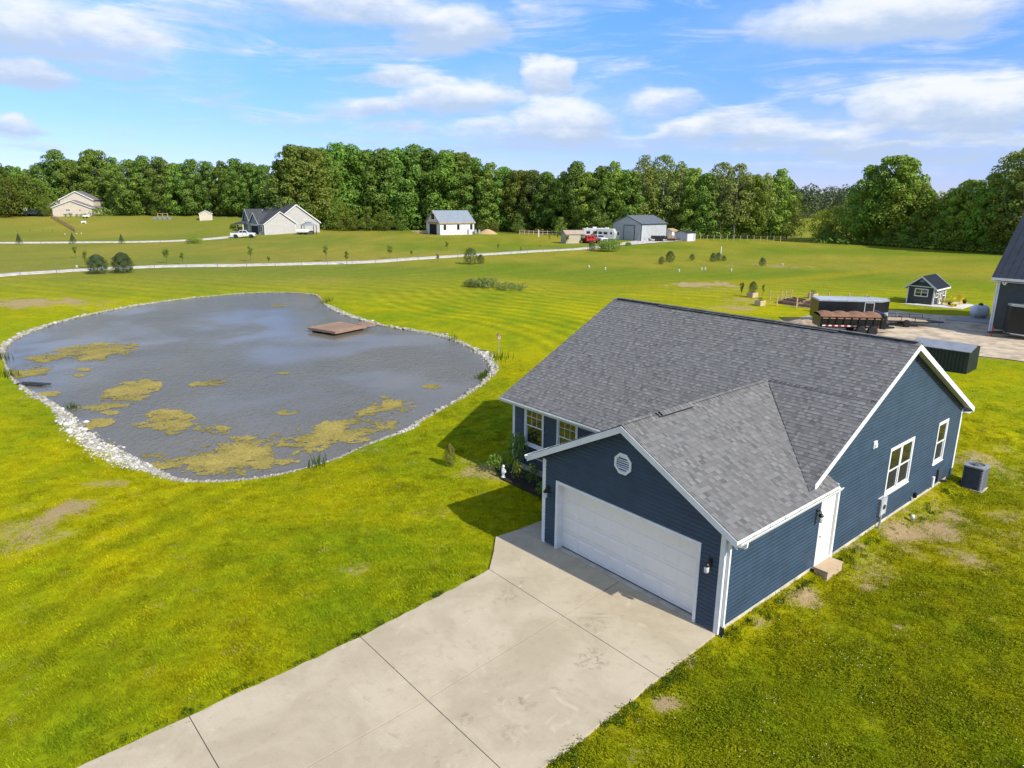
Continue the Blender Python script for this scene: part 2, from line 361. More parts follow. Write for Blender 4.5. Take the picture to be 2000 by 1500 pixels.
# ------------------------------------------------------------------ ground
def axis(lo, hi, step, far, grow=1.12):
    a = list(np.arange(lo, hi+1e-6, step)); s = step
    while a[-1] < far: s *= grow; a.append(a[-1]+s)
    s = step
    while a[0] > -far: s *= grow; a.insert(0, a[0]-s)
    return np.array(a)
gx = axis(-48, 46, .45, 5000); gy = axis(6, 84, .45, 6000, 1.09)
gy = gy[gy > -400]
XX, YY = np.meshgrid(gx, gy); xs, ys = XX.ravel(), YY.ravel()
SD = pond_sd(xs, ys)
zs = height(xs, ys, SD)
nx, ny = len(gx), len(gy)
ii = np.arange(nx*ny).reshape(ny, nx)
F = np.stack([ii[:-1, :-1].ravel(), ii[:-1, 1:].ravel(), ii[1:, 1:].ravel(), ii[1:, :-1].ravel()], 1)
def ground_material():
    m = bpy.data.materials.new('lawn'); m.use_nodes = True; t = m.node_tree; p = t.nodes['Principled BSDF']
    a = N(t, 'ShaderNodeAttribute', attribute_name='lawn_colour').outputs['Color']
    soil = N(t, 'ShaderNodeAttribute', attribute_name='soil').outputs['Fac']
    g = N(t, 'ShaderNodeNewGeometry').outputs['Position']
    f1 = noise(t, g, 38, 3, .7); f2 = noise(t, g, 6, 5, .65); f3 = noise(t, g, 1.4, 4, .6)
    v = mth(t, 'ADD', -.25, mth(t, 'ADD', mth(t, 'MULTIPLY', f1, .8), mth(t, 'ADD', mth(t, 'MULTIPLY', f2, 1.25), mth(t, 'MULTIPLY', f3, .55))))
    h = N(t, 'ShaderNodeHueSaturation'); t.links.new(a, h.inputs['Color']); t.links.new(v, h.inputs['Value'])
    t.links.new(mth(t, 'ADD', .485, mth(t, 'MULTIPLY', noise(t, g, 2.6, 4, .6), .03)), h.inputs['Hue'])
    th_ = mth(t, 'MULTIPLY', maprange(t, noise(t, g, .55, 7, .7, .3), .56, .76), .32)
    hc = mixc(t, th_, h.outputs[0], (.27, .22, .03))
    sc_ = mixc(t, noise(t, g, 9, 5, .7), (.25, .17, .08), (.50, .38, .20))
    sm = maprange(t, mth(t, 'ADD', mth(t, 'MULTIPLY', soil, .95), mth(t, 'MULTIPLY', mth(t, 'SUBTRACT', mth(t, 'ADD', mth(t, 'MULTIPLY', f2, .55), mth(t, 'MULTIPLY', f1, .45)), .5), 2.6)), .36, .64)
    sm = mth(t, 'MULTIPLY', sm, maprange(t, soil, .02, .15))
    c = mixc(t, sm, hc, sc_)
    t.links.new(c, p.inputs['Base Color']); p.inputs['Roughness'].default_value = .9; p.inputs['Specular IOR Level'].default_value = .03
    b = N(t, 'ShaderNodeBump'); b.inputs['Strength'].default_value = .7; b.inputs['Distance'].default_value = .06
    t.links.new(mth(t, 'ADD', f1, mth(t, 'MULTIPLY', f2, 1.5)), b.inputs['Height']); t.links.new(b.outputs[0], p.inputs['Normal'])
    return m
M_GROUND = ground_material()
gm = np_mesh('ground', np.stack([xs, ys, zs], 1), F, M_GROUND, True)
lc = lawn_colour(xs, ys, SD)
at1 = gm.attributes.new('lawn_colour', 'FLOAT_COLOR', 'POINT'); at1.data.foreach_set('color', np.concatenate([lc, np.ones((len(lc), 1))], 1).astype(np.float32).ravel())
at2 = gm.attributes.new('soil', 'FLOAT', 'POINT'); at2.data.foreach_set('value', soil_mask(xs, ys).astype(np.float32))
tag(link('ground', gm), kind='structure')
# ------------------------------------------------------------------ pond
def water_material():
    m = bpy.data.materials.new('pond_water'); m.use_nodes = True; t = m.node_tree; p = t.nodes['Principled BSDF']
    g = N(t, 'ShaderNodeNewGeometry').outputs['Position']
    c = mixc(t, maprange(t, noise(t, g, .12, 4, .6), .35, .7), (.125, .112, .080), (.15, .132, .096))
    t.links.new(c, p.inputs['Base Color']); p.inputs['Roughness'].default_value = .17; p.inputs['IOR'].default_value = 1.30
    gs = vmth(t, 'MULTIPLY', g, (1.0, .62, 1))
    patch = maprange(t, noise(t, g, .085, 3, .5, .3), .40, .56, .10, 1.)
    n = mth(t, 'ADD', noise(t, gs, 3.6, 3, .6, .4), mth(t, 'MULTIPLY', noise(t, gs, 11, 2, .5), .3))
    b = N(t, 'ShaderNodeBump'); b.inputs['Distance'].default_value = .11
    t.links.new(mth(t, 'MULTIPLY', patch, .8), b.inputs['Strength']); t.links.new(n, b.inputs['Height']); t.links.new(b.outputs[0], p.inputs['Normal'])
    return m
mb = MB(); cen = POND.mean(0)
wp = POND+(POND-cen)/np.linalg.norm(POND-cen, axis=1)[:, None]*.25
mb.add([(a, b, WATER_Z) for a, b in wp], [tuple(range(len(wp)))])
tag(mb.build('pond_water', water_material(), fix=False), kind='structure')
# stones of the bank: countless, one mesh
def icos():
    t = (1+5**.5)/2
    v = np.array([(-1, t, 0), (1, t, 0), (-1, -t, 0), (1, -t, 0), (0, -1, t), (0, 1, t), (0, -1, -t), (0, 1, -t), (t, 0, -1), (t, 0, 1), (-t, 0, -1), (-t, 0, 1)], float)
    f = np.array([(0, 11, 5), (0, 5, 1), (0, 1, 7), (0, 7, 10), (0, 10, 11), (1, 5, 9), (5, 11, 4), (11, 10, 2), (10, 7, 6), (7, 1, 8), (3, 9, 4), (3, 4, 2), (3, 2, 6), (3, 6, 8), (3, 8, 9), (4, 9, 5), (2, 4, 11), (6, 2, 10), (8, 6, 7), (9, 8, 1)])
    return v/np.linalg.norm(v[0]), f
def stones(name, P, R, m, rng, squash=.6, tmax=None):
    V0, F0 = icos(); n = len(P)
    j = 1+rng.uniform(-.3, .3, (n, 12, 1)); S = R[:, None]*np.stack([rng.uniform(.7, 1.4, n), rng.uniform(.7, 1.4, n), rng.uniform(.45, .9, n)*squash/.6], 1)
    V = V0[None]*j*S[:, None, :]; a = rng.uniform(0, 2*PI, n); c, s = np.cos(a)[:, None], np.sin(a)[:, None]
    V = np.stack([V[..., 0]*c-V[..., 1]*s, V[..., 0]*s+V[..., 1]*c, V[..., 2]], -1)+P[:, None, :]
    Fx = (F0[None]+np.arange(n)[:, None, None]*12).reshape(-1, 3)
    me = np_mesh(name, V.reshape(-1, 3), Fx, m)
    ta = me.attributes.new('tone', 'FLOAT', 'FACE'); ta.data.foreach_set('value', np.repeat(rng.uniform(0, 1, n)*(1 if tmax is None else tmax), 20).astype(np.float32))
    return me
def tone_mat(name, c0, c1, rough=.9, bump=.3, bscale=30, mid=None):
    """colour picked per piece from the face attribute 'tone'"""
    m = bpy.data.materials.new(name); m.use_nodes = True; t = m.node_tree; p = t.nodes['Principled BSDF']
    a = N(t, 'ShaderNodeAttribute', attribute_name='tone').outputs['Fac']; g = N(t, 'ShaderNodeNewGeometry').outputs['Position']
    n = noise(t, g, bscale, 4, .65)
    c = mixc(t, mth(t, 'ADD', a, mth(t, 'MULTIPLY', mth(t, 'SUBTRACT', n, .5), .7), clamp=True), c0, c1)
    t.links.new(c, p.inputs['Base Color']); p.inputs['Roughness'].default_value = rough; p.inputs['Specular IOR Level'].default_value = .25
    b = N(t, 'ShaderNodeBump'); b.inputs['Strength'].default_value = bump; b.inputs['Distance'].default_value = .01
    t.links.new(noise(t, g, bscale*4, 3, .6), b.inputs['Height']); t.links.new(b.outputs[0], p.inputs['Normal'])
    return m
M_STONE = tone_mat('bank_stone', (.20, .18, .135), (.62, .60, .54))
rng = np.random.default_rng(3)
pts = []; rad = []; tmx = []
nP = len(POND)
for i in range(nP):
    a, b = POND[i], POND[(i+1) % nP]; L = np.linalg.norm(b-a); n = np.array([(b-a)[1], -(b-a)[0]])/(L+1e-9)
    mid = (a+b)/2
    if inside(np.array([mid[0]+n[0]*.3]), np.array([mid[1]+n[1]*.3]), POND)[0]: n = -n
    w = POND_W[i]; near = math.hypot(*mid) < 34
    w = w*(.35+.75*vnoise(np.array([i*.31]), np.array([2.]), 8)[0]); k = int(L*w*(620 if near else 190))+1
    u = rng.random(k); q = rng.normal(.35, .30, k)*w
    tmx += [1.0 if POND_W[i] > .75 else .30+.65*POND_W[i]]*k
    pts += list(a[None]+(b-a)[None]*u[:, None]+n[None]*q[:, None]); rad += list(rng.uniform(.015, .042, k)*(1.0 if near else 1.6)*(1+1.4*(rng.random(k) < .05)))
P = np.array(pts); R = np.array(rad)
P3 = np.concatenate([P, (height(P[:, 0], P[:, 1])+R*.15)[:, None]], 1)
P3[:, 2] = np.maximum(P3[:, 2], WATER_Z-.03)
tag(link('bank_stones', stones('bank_stones', P3, R, M_STONE, rng, .6, np.array(tmx))), 'pale loose rock lining the bank around the pond', 'stones', kind='stuff')
# floating algae: thin ragged mats, one mesh
ALG = [(480, 880, 165, 26, -.12), (430, 908, 75, 24, 0), (575, 862, 110, 20, -.1), (520, 905, 60, 10, -.1), (705, 832, 80, 28, -.15), (752, 805, 55, 22, -.3), (640, 850, 60, 20, -.1), (330, 826, 50, 24, 0), (412, 841, 40, 9, 0), (248, 768, 60, 20, -.25), (205, 793, 50, 7, -.1), (170, 690, 90, 16, -.12),
       (90, 698, 45, 8, -.1), (60, 726, 45, 13, -.1), (240, 677, 28, 6, -.2), (410, 748, 36, 10, -.1), (570, 804, 26, 5, -.1), (847, 755, 20, 5, 0), (95, 769, 22, 5, 0), (195, 826, 26, 8, -.1), (165, 834, 18, 6, 0), (215, 806, 16, 4, 0), (270, 830, 18, 5, 0), (300, 890, 30, 6, 0), (245, 862, 12, 5, 0), (495, 579, 22, 3, 0), (545, 596, 16, 2, 0), (555, 729, 14, 3, 0), (752, 776, 8, 3, 0), (165, 722, 14, 3, 0), (155, 733, 12, 3, 0), (320, 905, 30, 10, 0), (225, 866, 14, 5, 0)]
st = .075
lo, hi = PC.min(0), PC.max(0)
axx, ayy = np.meshgrid(np.arange(lo[0], hi[0], st), np.arange(lo[1], min(hi[1], 75), st)); fx, fy = axx.ravel(), ayy.ravel()
dv = np.stack([fx, fy, np.full(fx.shape, WATER_Z-CAM_H)], 1)
X_ = dv@np.array(_R); Y_ = dv@np.array(_U); Z_ = dv@np.array(_fw); pxx, pyy = 1000+FPX*X_/Z_, 750-FPX*Y_/Z_
fld = np.zeros(fx.shape)
for (cx, cy, rx, ry, sl) in ALG:
    dx = pxx-cx; dy = pyy-cy-sl*dx; q = (dx/rx)**2+(dy/ry)**2; fld = np.maximum(fld, 1.3-q)
na = fbm(fx, fy, .8, 5, 77); nb = fbm(fx, fy, 3.5, 3, 78)
av_ = np.clip(fld, 0, 1)*.62+(na-.5)*2.6+(nb-.5)*1.7
keep = (fld > 0) & (rng.random(len(fx)) < sstep(.27, .55, av_)) & inside(fx, fy, POND)
cx_, cy_ = fx[keep], fy[keep]; k = len(cx_); h_ = st*.58
jit = rng.uniform(-.012, .012, (k, 4, 2))
base = np.stack([np.stack([cx_-h_, cy_-h_], 1), np.stack([cx_+h_, cy_-h_], 1), np.stack([cx_+h_, cy_+h_], 1), np.stack([cx_-h_, cy_+h_], 1)], 1)+jit
V = np.concatenate([base, (WATER_Z+.006+rng.uniform(0, .012, (k, 1, 1))+np.zeros((k, 4, 1)))], 2).reshape(-1, 3)
me = np_mesh('algae', V, np.arange(4*k).reshape(-1, 4), tone_mat('algae', (.115, .105, .022), (.40, .31, .075), .85, .5, 9))
ta = me.attributes.new('tone', 'FLOAT', 'FACE'); ta.data.foreach_set('value', np.clip(.45+(na[keep]-.5)*1.2+rng.uniform(-.25, .25, k), 0, 1).astype(np.float32))
tag(link('algae', me), 'yellow brown algae floating in ragged mats on the pond', 'algae', kind='stuff')

# ------------------------------------------------------------------ lanes, yard
M_GRAVEL = mat('gravel', (.50, .46, .40), .95, .22, 1.2, .8, 22)
def strip(name, px, w, m, dz=.05, step=2.5):
    P = [np.array(at(*p)[:2]) for p in px]
    D_ = [np.linalg.norm(b-a) for a, b in zip(P, P[1:])]; S = np.concatenate([[0], np.cumsum(D_)])
    n = int(S[-1]/step)+2; t = np.linspace(0, S[-1], n)
    xs_ = np.interp(t, S, [p[0] for p in P]); ys_ = np.interp(t, S, [p[1] for p in P])
    for _ in range(6):
        xs_[1:-1] = .25*xs_[:-2]+.5*xs_[1:-1]+.25*xs_[2:]; ys_[1:-1] = .25*ys_[:-2]+.5*ys_[1:-1]+.25*ys_[2:]
    dx, dy = np.gradient(xs_), np.gradient(ys_); L = np.hypot(dx, dy); nx_, ny_ = -dy/L, dx/L
    ww = w*(1+.10*(vnoise(t*.3, t*0, 3)-.5)); V = []; cols = (-.62, -.5, -.25, 0, .25, .5, .62)
    for c_, dd_ in zip(cols, (-.10, dz, dz+.03, dz+.02, dz+.03, dz, -.10)):
        a, b = xs_+nx_*ww*c_, ys_+ny_*ww*c_; V.append(np.stack([a, b, height(a, b)+dd_], 1))
    V = np.stack(V, 1).reshape(-1, 3); k_ = len(cols); f = []
    for i in range(n-1):
        for j in range(k_-1): f.append((i*k_+j, i*k_+j+1, (i+1)*k_+j+1, (i+1)*k_+j))
    return tag(link(name, np_mesh(name, V, f, m, True)), kind='structure')
LANE = [(-120, 548), (0, 537), (90, 531.5), (170, 526), (270, 521), (400, 518.5), (520, 517), (640, 515), (760, 509.5), (850, 502.5), (1000, 493.5), (1100, 488), (1150, 485), (1190, 479.5), (1250, 474), (1330, 469)]
LANE2 = [(-150, 475), (0, 474.5), (150, 473.5), (320, 472), (385, 469), (430, 465), (475, 460.5)]
strip('gravel_lane', LANE, 3.4, M_GRAVEL, .06)
strip('gravel_lane', LANE2, 3.6, M_GRAVEL, .10)
mb = MB()
def pad(name, px, m, dz, top=.05, kind='structure'):
    P = [at(*p) for p in px]; z = sum(p.z for p in P)/len(P)
    b_ = MB().prism([(p.x, p.y, z-.3) for p in P], (0, 0, .3+dz)); return tag(b_.build(name, m), kind=kind)
def sheet(name, px, m, dz, step=1.0):
    """a ground sheet that follows the terrain inside an outline"""
    Q = np.array([at(*p)[:2] for p in px]); Q, _ = chaikin(Q, np.zeros(len(Q)), 2)
    lo_, hi_ = Q.min(0), Q.max(0); a_, b_ = np.meshgrid(np.arange(lo_[0], hi_[0]+step, step), np.arange(lo_[1], hi_[1]+step, step))
    import bmesh
    bm = bmesh.new(); vs = [bm.verts.new((x, y, 0)) for x, y in Q]; bm.faces.new(vs)
    for i in range(1, a_.shape[1]-1): bmesh.ops.bisect_plane(bm, geom=bm.verts[:]+bm.edges[:]+bm.faces[:], plane_co=(a_[0, i], 0, 0), plane_no=(1, 0, 0))
    for i in range(1, a_.shape[0]-1): bmesh.ops.bisect_plane(bm, geom=bm.verts[:]+bm.edges[:]+bm.faces[:], plane_co=(0, b_[i, 0], 0), plane_no=(0, 1, 0))
    hh = height(np.array([v.co.x for v in bm.verts]), np.array([v.co.y for v in bm.verts]))
    for v, h in zip(bm.verts, hh): v.co.z = h+dz
    me = bpy.data.meshes.new(name); bm.to_mesh(me); bm.free(); me.materials.append(m)
    return tag(link(name, me), kind='structure')
M_YARD = mat('yard_gravel', (.44, .355, .25), .95, .3, .9, 1., 14, hue=(.32, .255, .175))
sheet('gravel_yard', [(1552, 628), (1575, 616), (1640, 606), (1745, 606), (1800, 614), (1870, 618), (1940, 620), (2080, 630), (2150, 680), (2080, 722), (1990, 705), (1916, 697), (1850, 690), (1760, 672), (1640, 660), (1570, 645)], M_YARD, .05, 2.0)
sheet('gravel_yard', [(1192, 479), (1240, 470), (1300, 466), (1350, 465), (1352, 470), (1300, 473), (1240, 479)], M_GRAVEL, .09, 4.0)

# ------------------------------------------------------------------ driveway: concrete slabs with sawn joints
def H3(x, y, z=0.): return (*from_house(x, y), z)
def concrete(name, col):
    m = bpy.data.materials.new(name); m.use_nodes = True; t = m.node_tree; p = t.nodes['Principled BSDF']
    g = N(t, 'ShaderNodeNewGeometry').outputs['Position']; g2 = vmth(t, 'MULTIPLY', g, (1, 1, .2))
    n1 = noise(t, g2, .55, 6, .62, .5); n2 = noise(t, g2, 3.2, 6, .7, .2); n3 = noise(t, g2, 26, 4, .7)
    c = mixc(t, maprange(t, n1, .34, .66), col, tuple(x*.80*y for x, y in zip(col, (1, .985, .94))))
    c = mixc(t, mth(t, 'MULTIPLY', maprange(t, n2, .50, .78), .55), c, tuple(x*.62*y for x, y in zip(col, (1.02, .97, .82))))
    c = mixc(t, mth(t, 'MULTIPLY', maprange(t, noise(t, g2, .9, 7, .68, 1.2), .60, .72), .45), c, (.20, .165, .10))
    c = mixc(t, mth(t, 'MULTIPLY', maprange(t, noise(t, vmth(t, 'MULTIPLY', g2, (1.3, 1.3, 1)), .7, 5, .6, 2.), .62, .70), .5), c, tuple(min(1, x*1.16) for x in col))
    br = noise(t, vmth(t, 'MULTIPLY', vrot(t, g, TH), (1.2, 45, 1)), 1.0, 4, .7)
    c = mixc(t, maprange(t, br, .35, .7, 0, .22), c, tuple(x*.72 for x in col))
    # a few rust and oil stains where cars stood
    for (sx, sy, r, k) in STAINS:
        dn = N(t, 'ShaderNodeVectorMath', operation='DISTANCE'); t.links.new(vmth(t, 'ADD', g, vmth(t, 'MULTIPLY', vmth(t, 'SUBTRACT', N_col(t, g2, 2.2), (.5, .5, .5)), (.9, .9, 0))), dn.inputs[0]); dn.inputs[1].default_value = H3(sx, sy)
        f = mth(t, 'MULTIPLY', maprange(t, dn.outputs['Value'], r*.35, r, 1, 0), mth(t, 'MULTIPLY', maprange(t, noise(t, g2, 6, 5, .7, .5), .45, .62), k)); c = mixc(t, f, c, (.16, .125, .07))
    h = N(t, 'ShaderNodeHueSaturation'); t.links.new(c, h.inputs['Color']); t.links.new(mth(t, 'ADD', .86, mth(t, 'MULTIPLY', n3, .28)), h.inputs['Value'])
    t.links.new(h.outputs[0], p.inputs['Base Color']); p.inputs['Roughness'].default_value = .85; p.inputs['Specular IOR Level'].default_value = .25
    b = N(t, 'ShaderNodeBump'); b.inputs['Strength'].default_value = .25; b.inputs['Distance'].default_value = .01
    t.links.new(noise(t, g2, 60, 4, .7), b.inputs['Height']); t.links.new(b.outputs[0], p.inputs['Normal'])
    return m
def vrot(t, v, a):
    n = N(t, 'ShaderNodeVectorRotate', rotation_type='Z_AXIS'); t.links.new(v, n.inputs['Vector']); n.inputs['Angle'].default_value = a; return n.outputs[0]
def N_col(t, v, s):
    n = N(t, 'ShaderNodeTexNoise'); t.links.new(v, n.inputs['Vector']); n.inputs['Scale'].default_value = s; n.inputs['Detail'].default_value = 4; return n.outputs['Color']
def stain_at(px, py): a = flat_at(px, py, 0); return to_house(*a)
STAINS = [(*stain_at(1155, 1285), .5, .5), (*stain_at(1025, 1370), .42, .55), (*stain_at(1165, 1215), .5, .35), (*stain_at(985, 1165), .4, .3), (*stain_at(920, 1400), .35, .45), (*stain_at(1000, 1430), .5, .3)]
M_CONC = concrete('driveway_concrete', (.49, .415, .295))
drive = tag(MB().prism([H3(-5.05, -16, -.30), H3(.25, -16, -.30), H3(.12, -4.5, -.30), H3(-.06, -.25, -.30), H3(-7.2, -.2, -.30), H3(-7.2, -.9, -.30), H3(-5.9, -2.45, -.30), H3(-5.75, -2.9, -.30), H3(-5.36, -6.8, -.30), H3(-5.24, -10.8, -.30)], (0, 0, .282)).build('driveway', mat('joint_soil', (.06, .05, .04), .95)), kind='structure')
def slab(pts):
    j = .008
    c = Vector((sum(p[0] for p in pts)/len(pts), sum(p[1] for p in pts)/len(pts)))
    q = []
    for p in pts:
        d = Vector(p)-c; q.append(Vector((p[0]-math.copysign(j*1.2, d.x), p[1]-math.copysign(j, d.y))))
    return MB().prism([H3(p.x, p.y, -.2) for p in q], (0, 0, .2)).build('concrete_slab', M_CONC, drive, bevel=.004)
def jag(a, b, n=10, s=.035):
    return [(a[0]+(b[0]-a[0])*i/n+(rnd.uniform(-s, s) if 0 < i < n else 0), a[1]+(b[1]-a[1])*i/n) for i in range(n+1)]
Lx = lambda y: -3.16+(-y)*.075 if y > -7 else -2.64+(-7-y)*.03
slab([(-3.15, -.012), (-7.35, -.012), (-7.44, -.96), (-6.75, -1.62), (-6.02, -2.38), (Lx(-2.39), -2.39)])
slab([(.0, -.012), (-3.15, -.012), (Lx(-2.39), -2.39), (.12, -2.41)])
slab([(Lx(-2.39), -2.39)]+[(-6.02, -2.38)]+jag((-5.93, -2.9), (-5.53, -6.80), 14)+[(Lx(-6.8), -6.80)])
slab([(.12, -2.41), (Lx(-2.39), -2.39), (Lx(-6.8), -6.80)]+jag((.36, -6.79), (.14, -2.6), 12, .02))
slab([(Lx(-6.8), -6.80)]+jag((-5.53, -6.80), (-5.40, -10.82), 14)+[(Lx(-10.8), -10.82)])
slab([(.36, -6.79), (Lx(-6.8), -6.80), (Lx(-10.8), -10.82), (.45, -10.82)])
slab([(Lx(-10.8), -10.82)]+jag((-5.40, -10.82), (-5.25, -16.0), 14)+[(Lx(-16), -16)])
slab([(.45, -10.82), (Lx(-10.8), -10.82), (Lx(-16), -16), (.45, -16)])
walk = tag(MB().prism([H3(-7.35, .0, -.3), H3(-6.30, .0, -.3), H3(-6.30, 3.35, -.3), H3(-7.35, 3.35, -.3)], (0, 0, .298)).build('walkway', M_CONC, bevel=.01), kind='structure')
# ------------------------------------------------------------------ blue house
GW, GD, HD, HL = 6.27, 3.70, 12.12, 11.96           # garage width and projection, house depth and length
EV, OV, RK = .466, .284, .274                        # eave and rake overhangs
ZE, ZA, PG = 2.795, 4.655, (4.655-2.795)/(GW/2+EV)   # eave height, garage apex, garage pitch
PM = .5035; ZR = ZE+PM*(HD/2+EV); YR = GD+HD/2       # main pitch, ridge height, ridge line
house = empty('house', (GX, GY, 0), -TH, 'dark blue lap sided ranch house with grey shingle roof beside the concrete driveway', 'house')
M_BLUE = mat('blue_siding', (.025, .050, .083), .45, .10, 1.5, .06, 60, objrand=.06)
M_WHITE = mat('white_trim', (.72, .72, .70), .5, .06, 2.5, .03, 30)
M_DOOR = mat('white_door', (.80, .765, .69), .45, .015, 2., .02, 30)
M_FOUND = mat('foundation_concrete', (.50, .45, .36), .9, .2, 2., .3, 25, dirt=.35)
M_BLACK = mat('black_metal', (.012, .012, .013), .4, .15, 10)
M_GLASS = mat('window_glass', (.012, .014, .015), .03, .1, 2, ior=2.1)
M_SCREEN = mat('insect_screen', (.022, .022, .022), .5, .15, 40)
M_GREYBOX = mat('grey_steel', (.30, .31, .32), .45, .1, 4)
M_LINE = mat('line_black', (.01, .01, .01), .7)
M_VENT = mat('vent_black', (.015, .015, .016), .8)

def clipx(poly, z):
    """span(s) of a convex wall outline (u, z) at height z"""
    xs_ = []
    for (a, b) in zip(poly, poly[1:]+poly[:1]):
        if (a[1]-z)*(b[1]-z) <= 0 and a[1] != b[1]:
            t = (z-a[1])/(b[1]-a[1]); xs_.append(a[0]+t*(b[0]-a[0]))
    return (min(xs_), max(xs_)) if len(xs_) >= 2 else None
def siding(T, poly, holes, parent, m, expo=.115, z0=None, joined=False, name='siding_board', under=True):
    """lap boards on a wall: T maps (along, up, out) to the parent's space"""
    zlo, zhi = min(p[1] for p in poly), max(p[1] for p in poly)
    z = zlo; J = MB(T)
    while z < zhi-.02:
        zt = min(z+expo, zhi-.004); a, b = clipx(poly, z+.003), clipx(poly, zt)
        if a and b:
            cuts = sorted((h[0], h[2]) for h in holes if h[1] < zt-.01 and h[3] > z+.01)
            ends = [a[0]]+[v for c in cuts for v in c]+[a[1]]; tops = [b[0]]+[v for c in cuts for v in c]+[b[1]]
            for k in range(0, len(ends), 2):
                if ends[k+1]-ends[k] < .03: continue
                u0, u1, t0, t1 = ends[k], ends[k+1], max(tops[k], ends[k]-9), tops[k+1]
                M_ = J if joined else MB(T)
                # dutch-lap profile: flat face with a cove under the board above
                zc = z+(zt-z)*.58; s_ = .58
                c0, c1 = u0+(t0-u0)*s_, u1+(t1-u1)*s_
                M_.add([(u0, z, .030), (u1, z, .030), (c1, zc, .026), (c0, zc, .026), (t1, zt, .000), (t0, zt, .000), (u0, z, .0), (u1, z, .0)],
                       [(0, 1, 2, 3), (3, 2, 4, 5), (6, 7, 1, 0), (0, 3, 5, 6), (7, 4, 2, 1)])
                if not joined: M_.build(name, m, parent, fix=False)
        z += expo
    if joined:
        o = J.build(name, m, parent, fix=False); o['kind'] = 'stuff'
def framewin(T, x0, z0, x1, z1, parent, units=1, grid=None, name='window', trim=.085, M_F=None, screen=True, label=None, curtain=False):
    """double hung window: frame with sill; sashes, panes and glazing bars under it"""
    M_F = M_F or M_WHITE
    f = MB(T)
    for a, b in (((x0, z0, -.05), (x0+trim, z1, .05)), ((x1-trim, z0, -.05), (x1, z1, .05)), ((x0+trim, z1-trim, -.05), (x1-trim, z1, .047)), ((x0+trim, z0, -.05), (x1-trim, z0+trim*.8, .047))): f.box(a, b)
    w = (x1-x0-2*trim)/units
    for k in range(1, units): f.box((x0+trim+w*k-.035, z0+trim*.8, -.05), (x0+trim+w*k+.035, z1-trim, .04))
    fr = f.build(name, M_F, parent, bevel=.004)
    if label: fr['label'] = label
    MB(T).box((x0-.02, z0-.03, .0), (x1+.02, z0+.001, .07)).build('sill', M_F, fr)
    for k in range(units):
        a, b = x0+trim+w*k+(.035 if k else 0), x0+trim+w*(k+1)-(.035 if k < units-1 else 0); lo, hi = z0+trim*.8, z1-trim; md = (lo+hi)/2
        for (za, zb, dd, up) in ((md-.02, hi, .012, 1), (lo, md+.02, -.012, 0)):
            s = MB(T); r = .045
            s.box((a, za, dd-.02), (a+r, zb, dd+.018)); s.box((b-r, za, dd-.02), (b, zb, dd+.018)); s.box((a+r, za, dd-.02), (b-r, za+r, dd+.018)); s.box((a+r, zb-r, dd-.02), (b-r, zb, dd+.018))
            s.build('sash', M_F, fr)
            MB(T).box((a+r, za+r, dd-.008), (b-r, zb-r, dd+.002)).build('pane', M_SCREEN if (screen and not up) else M_GLASS, fr)
            if grid and up:
                gx_, gz_ = grid
                for i in range(1, gx_): MB(T).box((a+r+(b-a-2*r)*i/gx_-.01, za+r, dd+.003), (a+r+(b-a-2*r)*i/gx_+.01, zb-r, dd+.012)).build('muntin', M_F, fr)
                for i in range(1, gz_): MB(T).box((a+r, za+r+(zb-za-2*r)*i/gz_-.01, dd+.003), (b-r, za+r+(zb-za-2*r)*i/gz_+.01, dd+.0118)).build('muntin', M_F, fr)
    return fr
# foundation and wall cores
wt = .03
f = MB(); f.box((-GW+wt, .31, -.6), (-wt, GD+.5, .13)); f.box((-GW+wt, wt, -.6), (-5.735, .309, .128)); f.box((-.615, wt, -.6), (-wt, .309, .128)); f.box((-5.734, -.004, -.6), (-.616, .308, -.006)); f.box((-HL+wt, GD+wt, -.6), (-wt-.001, GD+HD-wt, .129)); f.build('foundation', M_FOUND, house)
M_CORE = mat('wall_core', (.02, .04, .06), .8)
c = MB(); c.box((-GW+.05, .35, .131), (-.05, GD+.5, 2.55)); c.box((-HL+.05, GD+.05, .13), (-.052, GD+HD-.05, 2.551))
c.prism([(-GW/2-2.9, .05, 2.552), (-GW/2+2.9, .05, 2.552), (-GW/2, .05, 4.1)], (0, 5, 0)); c.prism([(-.053, GD+.2, 2.553), (-.053, GD+HD-.2, 2.553), (-.053, YR, 5.5)], (-HL+.1, 0, 0))
c.build('wall', M_CORE, house)
TR = lambda u, z, d: (d, u, z)                # right side wall, u runs back
TF = lambda u, z, d: (u, -d, z)               # garage front
TM = lambda u, z, d: (u, GD-d, z)             # main front
TL = lambda u, z, d: (-HL-d, u, z)            # left wall
TB = lambda u, z, d: (u, GD+HD+d, z)          # rear
TGL = lambda u, z, d: (-GW-d, u, z)           # garage left
GB = GD+HD
zt = ZE-.17
DR = (4.80, .02, 5.90, 2.28); BW = (9.30, 1.03, 11.26, 2.66); SW = (13.45, 1.06, 14.42, 2.66)
siding(TR, [(0.0, .13), (GB, .13), (GB, zt+.20), (YR, ZR-.16), (GD-.1, zt+.22), (0, zt+.22)], [DR, BW, SW], house, M_BLUE)
GDO = (.62, 5.73, 2.22)                        # garage door: distance from right corner, to, top
siding(TF, [(-GW, .05), (0, .05), (0, zt+.16), (-GW/2, ZA-.20), (-GW, zt+.16)], [(-GDO[1], -.2, -GDO[0], GDO[2])], house, M_BLUE)
W1 = (-11.30, .98, -10.20, 2.64); W2 = (-9.50, .98, -8.42, 2.64); FD = (-7.75, .1, -6.7, 2.3)
siding(TM, [(-HL, .13), (-GW, .13), (-GW, zt), (-HL, zt)], [W1, W2, FD], house, M_BLUE)
